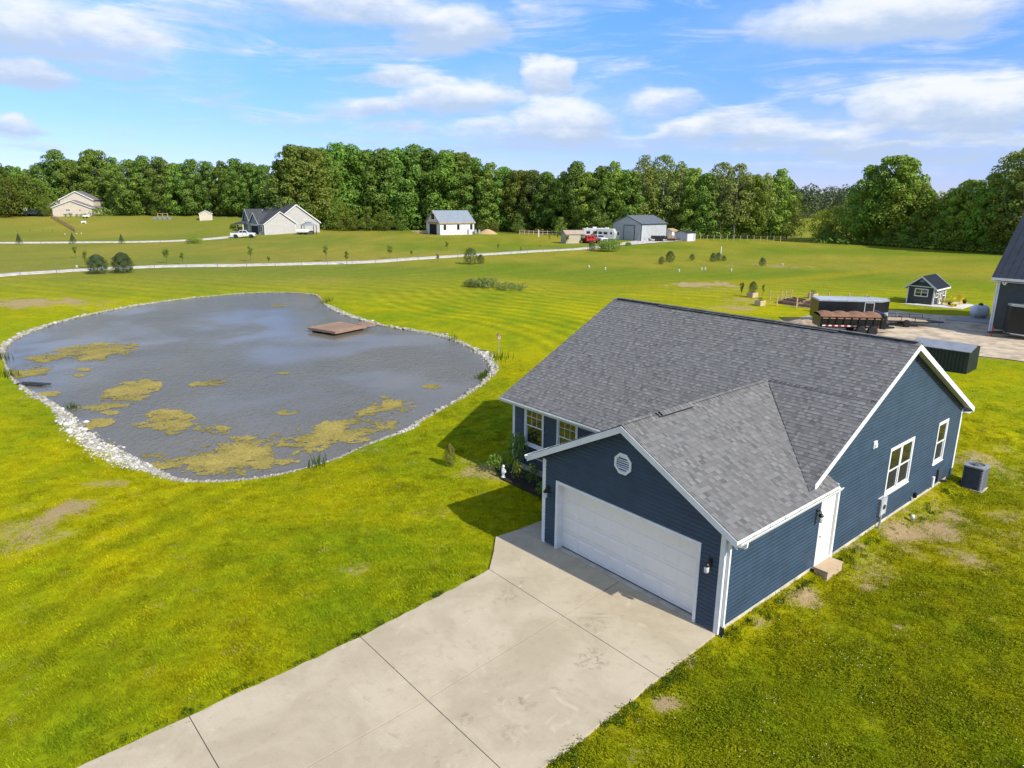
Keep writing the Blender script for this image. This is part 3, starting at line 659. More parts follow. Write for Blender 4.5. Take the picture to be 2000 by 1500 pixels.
siding(TL, [(GD, .13), (GB, .13), (GB, zt+.2), (YR, ZR-.16), (GD, zt+.2)], [], house, M_BLUE, joined=True)
siding(TB, [(-HL, .13), (0, .13), (0, zt), (-HL, zt)], [], house, M_BLUE, joined=True)
siding(TGL, [(0, .13), (GD, .13), (GD, zt), (0, zt)], [], house, M_BLUE, joined=True)
# corner trims
for a, b in (((-.09, -.044, -.02), (.044, .09, zt+.13)), ((-GW-.044, -.044, -.02), (-GW+.09, .09, zt+.13)), ((-HL-.044, GD-.044, .1), (-HL+.09, GD+.09, zt)), ((-.09, GB-.09, .1), (.044, GB+.044, zt+.1)), ((-HL-.044, GB-.09, .1), (-HL+.09, GB+.044, zt+.1))):
    MB().box(a, b).build('corner_trim', M_WHITE, house, bevel=.006)
framewin(TR, *BW[:2], *BW[2:], house, units=2); framewin(TR, *SW[:2], *SW[2:], house)
framewin(TM, *W1[:2], *W1[2:], house, grid=(3, 2), screen=False); framewin(TM, *W2[:2], *W2[2:], house, grid=(3, 2), screen=False)
fd = MB(TM)
fd.box((FD[0], .13, -.05), (FD[0]+.1, FD[3], .04)); fd.box((FD[2]-.1, .13, -.05), (FD[2], FD[3], .04)); fd.box((FD[0]+.1, FD[3]-.1, -.05), (FD[2]-.1, FD[3], .038)); fo = fd.build('entry_door', M_WHITE, house)
MB(TM).box((FD[0]+.1, .13, -.05), (FD[2]-.1, FD[3]-.1, -.01)).build('door_leaf', M_BLACK, fo)
# garage door: frame, four rows of raised panels
x0, x1, zh = -GDO[1], -GDO[0], GDO[2]
g = MB(TF); g.box((x0, -.05, -.22), (x0+.09, zh, .048)); g.box((x1-.09, -.05, -.22), (x1, zh, .048)); g.box((x0+.09, zh-.09, -.22), (x1-.09, zh, .047)); g.build('door_frame', M_WHITE, house, bevel=.004)
gdr = MB(TF).box((x0+.09, .012, -.26), (x1-.09, zh-.09, -.20)).build('garage_door', M_DOOR, house)
rows, cols_ = 4, 8; dw = (x1-x0-.18)/cols_; dh = (zh-.102)/rows
for r in range(rows):
    for q in range(cols_):
        a, b = x0+.09+dw*q+.05, .012+dh*r+.075; cc, d_ = a+dw-.10, b+dh-.13
        MB(TF).add([(a, b, -.2), (cc, b, -.2), (cc, d_, -.2), (a, d_, -.2), (a+.05, b+.05, -.184), (cc-.05, b+.05, -.184), (cc-.05, d_-.05, -.184), (a+.05, d_-.05, -.184),
                    (a-.018, b-.018, -.1995), (cc+.018, b-.018, -.1995), (cc+.018, d_+.018, -.1995), (a-.018, d_+.018, -.1995)],
                   [(4, 5, 6, 7), (0, 1, 5, 4), (1, 2, 6, 5), (2, 3, 7, 6), (3, 0, 4, 7)]).build('panel', M_DOOR, gdr, fix=False)
    if r: MB(TF).box((x0+.09, .012+dh*r-.006, -.2), (x1-.09, .012+dh*r+.006, -.197)).build('section_joint', mat('joint_grey', (.62, .60, .55), .7), gdr)
MB(TF).box((x0+.09, -.01, -.25), (x1-.09, .03, -.198)).build('bottom_seal', mat('seal_grey', (.09, .08, .07), .8), gdr)
# octagonal gable vent with louvres
oc = [(-3.215+.315*math.cos(PI/8+i*PI/4), 3.5+.315*math.sin(PI/8+i*PI/4)) for i in range(8)]; oi = [(-3.215+.235*math.cos(PI/8+i*PI/4), 3.5+.235*math.sin(PI/8+i*PI/4)) for i in range(8)]
v_ = MB(TF)
for i in range(8):
    j = (i+1) % 8
    v_.add([(*oc[i], .01), (*oc[j], .01), (*oi[j], .01), (*oi[i], .01), (*oc[i], .05), (*oc[j], .05), (*oi[j], .05), (*oi[i], .05)], [(4, 5, 6, 7), (0, 1, 5, 4), (2, 3, 7, 6)])
gv = v_.build('gable_vent', M_WHITE, house, fix=False)
MB(TF).prism([(a, b, .012) for a, b in oi], (0, 0, .004)).build('backing', mat('vent_grey', (.70, .70, .69), .7), gv)
for k in range(7):
    z = 3.5-.19+k*.063; hw = min(.217, .306-abs(z-3.5))
    MB(TF).add([(-3.215-hw, z-.022, .040), (-3.215+hw, z-.022, .040), (-3.215+hw, z+.016, .018), (-3.215-hw, z+.016, .018)], [(0, 1, 2, 3)]).build('louvre', M_WHITE, gv, fix=False)
# side door
dd = MB(TR); dd.box((DR[0], .02, -.06), (DR[0]+.08, DR[3], .05)); dd.box((DR[2]-.1, .02, -.06), (DR[2], DR[3], .06)); dd.box((DR[0]+.08, DR[3]-.09, -.06), (DR[2]-.1, DR[3], .044)); dd.box((DR[0]+.08, .02, -.06), (DR[2]-.1, .10, .08))
sdr = dd.build('side_door', M_WHITE, house, bevel=.004)
MB(TR).box((DR[0]+.08, .10, -.055), (DR[2]-.1, DR[3]-.09, -.01)).build('door_leaf', M_DOOR, sdr)
kn = MB(TR).lathe([(0, -.01), (.03, -.01), (.03, .0), (.012, .005), (.012, .035), (.028, .04), (.03, .06), (.0, .075)], (DR[0]+.17, 1.0, 0), 12); kn.build('knob', mat('brass', (.35, .27, .12), .3, metal=1), sdr, True)
# wall lanterns: backplate, arm, cap, glass jar
M_JAR = mat('jar_glass', (.55, .56, .55), .08, .2, 20, ior=1.5)
def lantern(T, u, z):
    l = MB(T).box((u-.06, z-.02, .015), (u+.06, z+.24, .035)).build('wall_lantern', M_BLACK, house, bevel=.006)
    MB(T).tube([(u, z+.14, .03), (u, z+.2, .09), (u, z+.19, .15), (u, z+.12, .16)], .014).build('arm', M_BLACK, l)
    def TT(a, b, cc): return T(u+a, z+cc, .16+b)
    MB(TT).lathe([(.0, .13), (.035, .12), (.07, .07), (.072, .04), (.05, .04)], n=14).build('cap', M_BLACK, l, True)
    MB(TT).lathe([(.055, .045), (.062, .0), (.062, -.10), (.05, -.135), (0, -.14)], n=14).build('jar', M_JAR, l, True)
lantern(TF, -.34, 1.72); lantern(TF, -6.05, 1.72); lantern(TR, 4.60, 1.75)
# ---- roof
roof = house
M_DECK = mat('roof_deck', (.05, .05, .052), .9)
M_SH = tone_mat('shingles', (.098, .096, .094), (.205, .200, .193), .92, .5, 60)
C_M, S_M = math.cos(math.atan(PM)), math.sin(math.atan(PM)); C_G, S_G = math.cos(math.atan(PG)), math.sin(math.atan(PG))
dk = MB(); th = (0, 0, -.12); XL, XR2 = -HL-RK, RK
yf, yb = GD-EV, GB+EV
dk.prism([(XL, yf, ZE), (XR2, yf, ZE), (XR2, YR, ZR), (XL, YR, ZR)], th); dk.prism([(XL, YR, ZR), (XR2, YR, ZR), (XR2, yb, ZE), (XL, yb, ZE)], th)
rf = dk.build('roof', M_DECK, house)
yv = yf+(ZA-ZE)/PM
dk = MB(); dk.prism([(EV, -OV, ZE), (EV, 4.76, ZE), (.02, 4.76, ZE+PG*(EV-.02)), (-GW/2, yv, ZA), (-GW/2, -OV, ZA)], th); dk.prism([(-GW-EV, -OV, ZE), (-GW/2, -OV, ZA), (-GW/2, yv, ZA), (-GW-EV, yf, ZE)], th)
rg = dk.build('garage_roof', M_DECK, house)
EX = .143
TONES = 9; WIDTHS = (.075, .10, .13, .165, .21)
shmesh = {}
def shingle_geo(w, hv=EX*1.08, thick=.016):
    return [(0, 0, thick), (w, 0, thick), (w, hv, .004), (0, hv, .004), (0, 0, 0), (w, 0, 0), (w, hv, 0), (0, hv, 0)], [(0, 1, 2, 3), (4, 5, 1, 0), (5, 6, 2, 1), (7, 4, 0, 3)]
def shingle_mesh(wi, ti):
    if (wi, ti) not in shmesh:
        vs, fs = shingle_geo(WIDTHS[wi]-.003, thick=.017 if ti > 4 else .010); me = bpy.data.meshes.new('shingle'); me.from_pydata(vs, [], fs); me.materials.append(M_SH)
        a = me.attributes.new('tone', 'FLOAT', 'FACE'); a.data.foreach_set('value', [ti/(TONES-1)]*len(fs)); shmesh[(wi, ti)] = me
    return shmesh[(wi, ti)]
camL = Vector((8.133, -13.774, 10.399))
ALL = []           # single tabs: (distance to camera, parent, matrix, width, tone)
def course_roof(parent, O, A, B, vmax, rangef, part):
    """courses of tabs on a slope: O eave origin, A along the eave, B up the slope; rangef(v) gives the spans along A"""
    O, A, B = Vector(O), Vector(A).normalized(), Vector(B).normalized(); Nn = A.cross(B)
    if Nn.z < 0: Nn = -Nn
    V = []; Fs = []; tones = []
    v = -.02; k = 0; up_ = False
    while v < vmax-.02:
        vt = min(v+EX, vmax); lo_, hi_ = rangef(max(v, 0)+.001), rangef(vt-.001)
        for (s0, s1), (t0, t1) in zip(lo_, hi_):
            if s1-s0 < .05 and t1-t0 < .05: continue
            u = min(s0, t0)-rnd.random()*.2; end = max(s1, t1)
            while u < end:
                wi = rnd.choices(range(5), (1.2, 2, 2.4, 2, 1.3))[0]; w = WIDTHS[wi]
                up_ = not up_; tone = min(1, max(0, rnd.gauss(.62 if up_ else .36, .17))); tk = .017 if up_ else .009
                a, b = u, u+w-.004; u += w
                A0, B0 = max(a, s0), min(b, s1); A1, B1 = max(a, t0), min(b, t1)
                if B0-A0 < .01 and B1-A1 < .01: continue
                full = abs(A0-a)+abs(B0-b)+abs(A1-a)+abs(B1-b) < 1e-5
                P0 = O+B*v
                if full:
                    M_ = Matrix(((A.x, B.x, Nn.x, 0), (A.y, B.y, Nn.y, 0), (A.z, B.z, Nn.z, 0), (0, 0, 0, 1))); M_.translation = P0+A*a+Nn*.003
                    ALL.append(((camL-M_.translation).length, part, M_, wi, int(round(tone*(TONES-1)))))
                else:
                    B0, B1 = max(B0, A0), max(B1, A1); hh = (vt-v)*1.06; o = len(V)
                    for (aa, vv, tt) in ((A0, 0, tk), (B0, 0, tk), (B1, hh, .004), (A1, hh, .004), (A0, 0, 0), (B0, 0, 0), (B1, hh, 0), (A1, hh, 0)): V.append(P0+A*aa+B*vv+Nn*(tt+.003))
                    Fs += [tuple(i+o for i in q) for q in ((0, 1, 2, 3), (4, 5, 1, 0), (5, 6, 2, 1), (7, 4, 0, 3))]; tones += [tone]*4
        v += EX; k += 1
    STUFF.setdefault(part.name, [part, [], [], []])
    o = len(STUFF[part.name][1]); STUFF[part.name][1] += V; STUFF[part.name][2] += [tuple(i+o for i in q) for q in Fs]; STUFF[part.name][3] += tones
STUFF = {}
def main_range(v):
    z = ZE+v*S_M
    if z >= ZA: return [(XL, XR2), (0, 0)]
    q = (ZA-z)/PG; l, r = -GW/2-q, -GW/2+q
    return [(XL, l), (r, XR2) if r < XR2 else (0, 0)]
course_roof(house, (0, yf, ZE), (1, 0, 0), (0, C_M, S_M), (YR-yf)/C_M, main_range, rf)
course_roof(house, (0, yb, ZE), (1, 0, 0), (0, -C_M, S_M), (yb-YR)/C_M, lambda v: [(XL, XR2)], rf)
def g_range(right):
    def fn(v):
        z = ZE+v*S_G; x = EV-v*C_G
        return [(-OV, 4.76 if (right and x > .02) else yf+(z-ZE)/PM)]
    return fn
course_roof(house, (EV, 0, ZE), (0, 1, 0), (-C_G, 0, S_G), (GW/2+EV)/C_G, g_range(True), rg)
course_roof(house, (-GW-EV, 0, ZE), (0, 1, 0), (C_G, 0, S_G), (GW/2+EV)/C_G, g_range(False), rg)
ALL.sort(key=lambda q: q[0]+(100 if q[2].col[2][0] < -.1 else 0))
ind = {rf.name: 0, rg.name: 0}
for d_, part, M_, wi, ti in ALL:
    vis = (M_.to_3x3() @ Vector((0, 0, 1))).dot(camL-M_.translation) > .5
    cap = 300
    if vis and ind[part.name] < cap:
        o = link('shingle', shingle_mesh(wi, ti), part); o.matrix_local = M_; ind[part.name] += 1
    else:
        S = STUFF[part.name]; vs, fs = shingle_geo(WIDTHS[wi]-.003, thick=.017 if ti > 4 else .010); o = len(S[1])
        S[1] += [M_ @ Vector(p) for p in vs]; S[2] += [tuple(i+o for i in q) for q in fs]; S[3] += [ti/(TONES-1)]*4
for part, V, Fs, tn in STUFF.values():
    me = bpy.data.meshes.new('shingles'); me.from_pydata([tuple(p) for p in V], [], Fs); me.materials.append(M_SH)
    a = me.attributes.new('tone', 'FLOAT', 'FACE'); a.data.foreach_set('value', tn); o = link('shingles', me, part); o['kind'] = 'stuff'
# ridge caps, valley lines and ridge vents
def caps(part, P, Q, cl, sl, raised, step=.143):
    P, Q = Vector(P), Vector(Q); d = (Q-P); L = d.length; d.normalize(); s = d.cross(Vector((0, 0, 1))).normalized(); n = int(L/step)
    for i in range(n):
        c_ = P+d*(i*L/n); up = .045 if any(a < i*L/n < b for a, b in raised) else 0; hw = .15; ln = L/n*1.15
        def q(side, along, z): return c_+s*side*hw*cl+d*along+Vector((0, 0, -abs(side)*hw*sl+z+up))
        V = [q(-1, 0, .030), q(0, 0, .036), q(1, 0, .030), q(-1, ln, .020), q(0, ln, .024), q(1, ln, .020), q(-1, 0, .012), q(0, 0, .015), q(1, 0, .012)]
        m_ = MB().add(V, [(0, 1, 4, 3), (1, 2, 5, 4), (6, 7, 1, 0), (7, 8, 2, 1), (6, 0, 3), (2, 8, 5)]); o = m_.build('ridge_cap', M_SH, part, fix=False)
        a = o.data.attributes.new('tone', 'FLOAT', 'FACE'); a.data.foreach_set('value', [min(1, max(0, rnd.gauss(.45, .2)))]*6)
    for a, b in raised:
        m_ = MB()
        for sd_ in (-1, 1): m_.add([P+d*t+s*sd_*.145*cl+Vector((0, 0, -.145*sl+z)) for t, z in ((a, .006), (b, .006), (b, .062), (a, .062))], [(0, 1, 2, 3)])
        m_.add([P+d*a+s*q_*.145*cl+Vector((0, 0, -abs(q_)*.145*sl+z)) for q_, z in ((-1, .006), (0, .02), (1, .006), (1, .062), (0, .075), (-1, .062))], [(0, 1, 2, 3, 4, 5)])
        m_.build('ridge_vent', M_VENT, part, fix=False)
caps(rf, (XL, YR, ZR), (XR2, YR, ZR), C_M, S_M, [(2.4, 9.87)])
caps(rg, (-GW/2, -OV, ZA), (-GW/2, yv-.02, ZA), C_G, S_G, [(1.45, 2.95)])
vl = MB(); vl.bar((-GW/2+.02, yv-.02, ZA+.012), (RK-.01, yf+(ZA-ZE-PG*(GW/2+RK))/PM, ZA-PG*(GW/2+RK)+.014), .02, .012); vl.build('valley_line', M_VENT, rg)
# rake boards, fascia, soffits
def rake(P, Q, side, depth=.19, t=.03):
    P, Q, s = Vector(P), Vector(Q), Vector(side)*t
    MB().prism([P+Vector((0, 0, -.012)), Q+Vector((0, 0, -.012)), Q+Vector((0, 0, -depth-.012)), P+Vector((0, 0, -depth-.012))], s).build('rake_board', M_WHITE, house, bevel=.004)
rake((EV+.02, -OV+.015, ZE-.01), (-GW/2, -OV+.015, ZA), (0, -1, 0)); rake((-GW-EV-.02, -OV+.015, ZE-.01), (-GW/2, -OV+.0149, ZA), (0, -1, 0))
rake((RK-.015, 3.72, ZE+PM*(3.72-yf)), (RK-.015, YR, ZR), (1, 0, 0)); rake((RK-.015, yb+.02, ZE-.01), (RK-.0151, YR, ZR), (1, 0, 0))
rake((XL+.015, yf-.02, ZE-.01), (XL+.015, YR, ZR), (-1, 0, 0)); rake((XL+.015, yb+.02, ZE-.01), (XL+.0151, YR, ZR), (-1, 0, 0))
M_SOF = mat('soffit', (.62, .62, .60), .7, .05)
so = MB()
def soff(p4, dz=-.14): so.add([(x, y, z+dz) for x, y, z in p4], [(0, 1, 2, 3)])
soff([(EV, -OV, ZE), (-GW/2, -OV, ZA), (-GW/2, .0, ZA), (EV, .0, ZE)]); soff([(-GW-EV, -OV, ZE), (-GW/2, -OV, ZA), (-GW/2, .0, ZA), (-GW-EV, .0, ZE)])
soff([(RK, 3.7, ZE+PM*(3.7-yf)), (RK, YR, ZR), (0, YR, ZR), (0, 3.7, ZE+PM*(3.7-yf))]); soff([(RK, yb, ZE), (RK, YR, ZR), (0, YR, ZR), (0, yb, ZE)])
soff([(XL, yf, ZE), (XL, YR, ZR), (-HL, YR, ZR), (-HL, yf, ZE)]); soff([(XL, yb, ZE), (XL, YR, ZR), (-HL, YR, ZR), (-HL, yb, ZE)])
so.box((.0, 0, ZE-.19), (EV-.01, 4.76, ZE-.175)); so.box((XL+.02, yf+.01, ZE-.19), (-GW-.03, GD, ZE-.175)); so.box((-GW-EV+.01, 0, ZE-.19), (-GW, yf, ZE-.175)); so.box((XL+.02, GB, ZE-.19), (RK-.02, yb-.01, ZE-.175))
so.build('soffit', M_SOF, house, fix=False)
fa = MB()
for a, b in (((EV-.02, -OV+.02, ZE-.19), (EV+.0, 4.76, ZE-.02)), ((XL+.02, yf, ZE-.19), (-GW-EV, yf+.02, ZE-.02)), ((-GW-EV, -OV+.02, ZE-.19), (-GW-EV+.02, yf, ZE-.02)), ((XL+.02, yb-.02, ZE-.19), (RK-.02, yb, ZE-.02))): fa.box(a, b)
fa.box((.0, 4.72, ZE-.19), (EV, 4.76, ZE+.05)); fa.build('fascia', M_WHITE, house)
M_GUT = mat('gutter_inside', (.62, .60, .42), .6, .15, 3)
def gutter(P, Q, side):
    P, Q, s = Vector(P), Vector(Q), Vector(side); up = Vector((0, 0, 1)); m_ = MB()
    prof = [(.0, .0), (.0, -.11), (.085, -.11), (.125, -.03), (.125, 0), (.115, 0), (.115, -.028), (.08, -.10), (.01, -.10), (.01, 0)]
    m_.prism([P+s*a+up*b for a, b in prof], Q-P); g_ = m_.build('gutter', M_WHITE, house)
    n = int((Q-P).length/.7)
    MB().add([P+s*.012+up*-.095, Q+s*.012+up*-.095, Q+s*.08+up*-.095, P+s*.08+up*-.095], [(0, 1, 2, 3)]).build('gutter_bed', M_GUT, g_, fix=False)
    for i in range(1, n): 
        c_ = P+(Q-P)*(i/n); MB().bar(c_+s*.004+up*-.012, c_+s*.12+up*-.012, .03, .006).build('hanger', M_GUT, g_)
gutter((EV, -OV-.02, ZE-.03), (EV, 4.80, ZE-.03), (1, 0, 0)); gutter((-GW-EV, yf, ZE-.03), (XL-.02, yf, ZE-.03), (0, -1, 0)); gutter((-GW-EV, -OV-.02, ZE-.03), (-GW-EV, yf-.1, ZE-.03), (-1, 0, 0))
ds = MB(); pts_ = [(EV+.06, .02, ZE-.13), (EV+.05, .02, ZE-.24), (.10, .06, ZE-.30), (.085, .075, ZE-.42), (.085, .075, .18)]
for a, b in zip(pts_, pts_[1:]): ds.bar(a, b, .085, .065, (0, 1, 0))
ds.build('downspout', M_WHITE, house)
MB().tube([(.085, .075, .2), (.085, .075, .0), (.10, .02, -.12), (.14, -.05, -.2)], [.05, .055, .06, .06], 10).build('drain_adapter', M_BLACK, house)
# wall fittings
vb = MB(TR).box((7.83, 3.0, .01), (8.06, 3.24, .07)).build('wall_vent', M_WHITE, house, bevel=.01); MB(TR).box((7.87, 3.03, .07), (8.02, 3.17, .11)).build('hood', M_WHITE, vb, bevel=.02)
em = MB(TR).box((8.95, .42, .01), (9.42, 1.02, .13)).build('electric_meter_box', M_GREYBOX, house, bevel=.008); MB(TR).box((8.93, .40, .005), (9.44, 1.06, .02)).build('backplate', M_WHITE, em)
MB(TR).tube([(9.17, .45, .09), (9.17, -.35, .09)], .035).build('conduit', M_GREYBOX, em); MB(TR).lathe([(0, .13), (.08, .13), (.08, .17), (0, .19)], (9.18, .72, 0), 14).build('dial', M_GLASS, em)
MB(TR).box((8.98, .46, .131), (9.39, .98, .14)).build('cover', mat('meter_cover', (.42, .44, .45), .4), em)
lb = MB(TR).box((13.72, .10, .01), (13.86, .52, .09)).build('line_cover', M_WHITE, house, bevel=.01)
hb = MB(TR).box((12.05, .18, .01), (12.17, .36, .12)).build('hose_bib', M_BLACK, house, bevel=.01)
ob = MB(TR).box((11.82, .12, .01), (11.92, .26, .07)).build('outlet_cover', M_GREYBOX, house, bevel=.01)
disc = MB(TR).box((14.15, .25, .01), (14.45, .70, .10)).build('disconnect_box', mat('dark_grey_box', (.05, .055, .06), .6), house, bevel=.01)
# threshold weathered wooden step below the side door
M_WOOD = mat('weathered_wood', (.33, .235, .14), .9, .3, 6, .5, 40, hue=(.46, .36, .24))
def from_h(x, y, z=None):
    a = from_house(x, y); return (a[0], a[1], hz(*a) if z is None else z)
sp = empty('wooden_step', from_h(.27, 5.25), -TH, 'small weathered wooden box step below the white side door of the blue house', 'step')
MB().box((-.2, -.48, .20), (.22, .48, .235)).build('tread', M_WOOD, sp, bevel=.005)
MB().box((.17, -.46, -.05), (.20, .46, .198)).build('front_board', M_WOOD, sp); MB().box((-.19, -.47, -.05), (.168, -.44, .199)).build('side_board', M_WOOD, sp); MB().box((-.19, .44, -.05), (.168, .47, .199)).build('side_board', M_WOOD, sp)
# air conditioner: base pad, louvred body, top grille and fan
ac = empty('air_conditioner', from_h(.80, 15.95), -TH, 'grey louvred air conditioning unit beside the back corner of the blue house', 'air conditioner'); ac.scale = (.9, .9, 1.06)
M_AC = mat('dark_grey_metal', (.075, .08, .09), .5, .1, 5); M_AC2 = mat('unit_top_grey', (.22, .23, .24), .45, .1, 5)
MB().box((-.44, -.44, -.15), (.44, .44, .06)).build('pad', M_FOUND, ac, bevel=.01)
def rsq(h, r=.12, n=5):
    o = []
    for cx, cy, a0 in ((h-r, h-r, 0), (-h+r, h-r, 90), (-h+r, -h+r, 180), (h-r, -h+r, 270)):
        for i in range(n+1): t = math.radians(a0+90*i/n); o.append((cx+r*math.cos(t), cy+r*math.sin(t)))
    return o
MB().prism([(a, b, .07) for a, b in rsq(.36)], (0, 0, .80)).build('coil', M_BLACK, ac)
for k in range(14):
    z = .09+k*.056; o_, i_ = rsq(.40), rsq(.375); m_ = MB(); n = len(o_)
    m_.add([(*p, z) for p in o_]+[(*p, z+.035) for p in i_]+[(*p, z-.004) for p in o_], [(i, (i+1) % n, n+(i+1) % n, n+i) for i in range(n)]+[(2*n+i, 2*n+(i+1) % n, (i+1) % n, i) for i in range(n)]); m_.build('louvre', M_AC, ac, fix=False)
m_ = MB(); o_, i_ = rsq(.41), [(.31*math.cos(math.atan2(b, a)), .31*math.sin(math.atan2(b, a))) for a, b in rsq(.41)]; n = len(o_)
m_.add([(*p, .85) for p in o_]+[(*p, .90) for p in o_]+[(*p, .92) for p in i_]+[(*p, .85) for p in i_], [(i, (i+1) % n, n+(i+1) % n, n+i) for i in range(n)]+[(n+i, n+(i+1) % n, 2*n+(i+1) % n, 2*n+i) for i in range(n)]+[(2*n+i, 2*n+(i+1) % n, 3*n+(i+1) % n, 3*n+i) for i in range(n)]); m_.build('top_cover', M_AC2, ac)
m_ = MB()
for r in (.08, .13, .18, .23, .28): m_.tube([(r*math.cos(t*PI/12), r*math.sin(t*PI/12), .925) for t in range(25)], .006, 5, False)
for k in range(8): m_.bar((.05*math.cos(k*PI/4), .05*math.sin(k*PI/4), .932), (.315*math.cos(k*PI/4), .315*math.sin(k*PI/4), .922), .012, .008)
gr = m_.build('fan_grille', M_AC2, ac); gr['kind'] = 'stuff'
for k in range(4):
    a = k*PI/2; MB().add([(.04*math.cos(a), .04*math.sin(a), .84), (.28*math.cos(a), .28*math.sin(a), .82), (.28*math.cos(a+.7), .28*math.sin(a+.7), .86), (.04*math.cos(a+.7), .04*math.sin(a+.7), .86)], [(0, 1, 2, 3)]).build('fan_blade', M_GREYBOX, ac, fix=False)
MB().lathe([(0, .80), (.075, .80), (.075, .93), (0, .95)], n=14).build('motor_hub', M_AC, ac)
MB().box((-.412, -.15, .5), (-.40, -.03, .74)).build('rating_plate', M_WHITE, ac)
MB().tube([(-.38, .0, .15), (-.6, -.15, .12), (-.8, -.5, .18), (-.97, -1.4, .35)], .045, 8).build('line_set', M_BLACK, ac)
pv = from_h(.50, 10.85); pc = MB().lathe([(.05, -.1), (.05, .14), (.065, .14), (.065, .24), (.05, .26), (0, .26)], n=16).build('pipe_cleanout', M_WHITE, smooth=True); pc.location = pv
tag(pc, 'short white capped drain pipe standing in the grass below the double window', 'pipe')
# ------------------------------------------------------------------ foliage
def leaf_mat(name, c0, c1, c2, trans=.32):
    m = bpy.data.materials.new(name); m.use_nodes = True; t = m.node_tree; p = t.nodes['Principled BSDF']; out = t.nodes['Material Output']
    g = N(t, 'ShaderNodeNewGeometry'); a = N(t, 'ShaderNodeAttribute', attribute_name='tone').outputs['Fac']
    oi = N(t, 'ShaderNodeObjectInfo')
    n = noise(t, g.outputs['Position'], .35, 3, .6)
    c = mixc(t, maprange(t, n, .35, .65), c0, c1); c = mixc(t, mth(t, 'MULTIPLY', a, .75), c, c2)
    c = mixc(t, 1.0, c, oi.outputs['Color'], 'MULTIPLY')
    h = N(t, 'ShaderNodeHueSaturation'); t.links.new(c, h.inputs['Color']); t.links.new(mth(t, 'ADD', .8, mth(t, 'MULTIPLY', oi.outputs['Random'], .4)), h.inputs['Value'])
    t.links.new(mth(t, 'ADD', .488, mth(t, 'MULTIPLY', oi.outputs['Random'], .02)), h.inputs['Hue'])
    t.links.new(h.outputs[0], p.inputs['Base Color']); p.inputs['Roughness'].default_value = .65; p.inputs['Specular IOR Level'].default_value = .25
    tr = N(t, 'ShaderNodeBsdfTranslucent'); t.links.new(h.outputs[0], tr.inputs['Color'])
    mx = N(t, 'ShaderNodeMixShader'); mx.inputs[0].default_value = trans
    t.links.new(p.outputs[0], mx.inputs[1]); t.links.new(tr.outputs[0], mx.inputs[2]); t.links.new(mx.outputs[0], out.inputs['Surface'])
    return m
L_DARK = leaf_mat('leaf_dark', (.075, .158, .022), (.112, .205, .026), (.250, .345, .055))
L_MID = leaf_mat('leaf_mid', (.105, .195, .022), (.155, .25, .028), (.30, .38, .06))
L_YEL = leaf_mat('leaf_yellow_green', (.110, .165, .018), (.150, .195, .020), (.230, .26, .03))
L_PALE = leaf_mat('leaf_pale', (.135, .19, .04), (.19, .245, .05), (.32, .37, .10))
L_FAR = leaf_mat('leaf_far_hazed', (0.075, 0.113, 0.044), (0.103, 0.138, 0.055), (0.149, 0.178, 0.081))  # distance haze put into the leaf colour as a greyer green
L_CON = leaf_mat('needles', (.028, .055, .018), (.045, .078, .024), (.085, .12, .04), .1)
L_CED = leaf_mat('cedar_needles', (.052, .085, .018), (.078, .110, .020), (.13, .155, .035), .1)
M_BARK = mat('bark', (.075, .058, .042), .95, .3, 4, .8, 18)
M_BARKP = mat('pale_bark', (.30, .27, .22), .95, .3, 4, .6, 18)
def cards(C, Nn, S, rng, name, m, tone=None, asp=.7, droop=0.):
    """leaf clumps: small bent four-sided faces at C facing Nn, of size S"""
    n = len(C); Nn = Nn/np.linalg.norm(Nn, axis=1)[:, None]
    r = rng.normal(size=(n, 3)); A = np.cross(Nn, r); A /= np.linalg.norm(A, axis=1)[:, None]+1e-9; B = np.cross(Nn, A)
    S = S[:, None]*.5; w = rng.uniform(.6, 1.1, (n, 4, 1))
    V = np.stack([C-A*S*asp*.9, C-B*S-Nn*S*.25, C+A*S*asp, C+B*S*1.1-Nn*S*.3], 1)
    V = C[:, None, :]+(V-C[:, None, :])*w
    me = np_mesh(name, V.reshape(-1, 3), np.arange(4*n).reshape(-1, 4), m)
    t = rng.uniform(0, 1, n)**1.7 if tone is None else tone
    a = me.attributes.new('tone', 'FLOAT', 'FACE'); a.data.foreach_set('value', t.astype(np.float32))
    return me
def lobes_crown(name, lobes, per, size, m, seed, up=.35, fill=.85):
    """lobes: (x, y, z, r, flatten); cards on each lobe's surface, facing outward"""
    rng = np.random.default_rng(seed); C = []; Nn = []; S = []
    for (x, y, z, r, fl) in lobes:
        k = max(12, int(per*r*r)); d = rng.normal(size=(k, 3)); d[:, 2] += up; d /= np.linalg.norm(d, axis=1)[:, None]
        rr = r*(fill+(1.08-fill)*rng.random(k))*(1+.22*np.sin(d[:, 0]*5+x)*np.sin(d[:, 1]*5+y)*np.cos(d[:, 2]*4+z))
        p = d*rr[:, None]; p[:, 2] *= fl; C.append(p+np.array([x, y, z])); Nn.append(d+rng.normal(0, .42, (k, 3))); S.append(rng.uniform(.6, 1.35, k)*size)
    return cards(np.concatenate(C), np.concatenate(Nn), np.concatenate(S), rng, name, m)
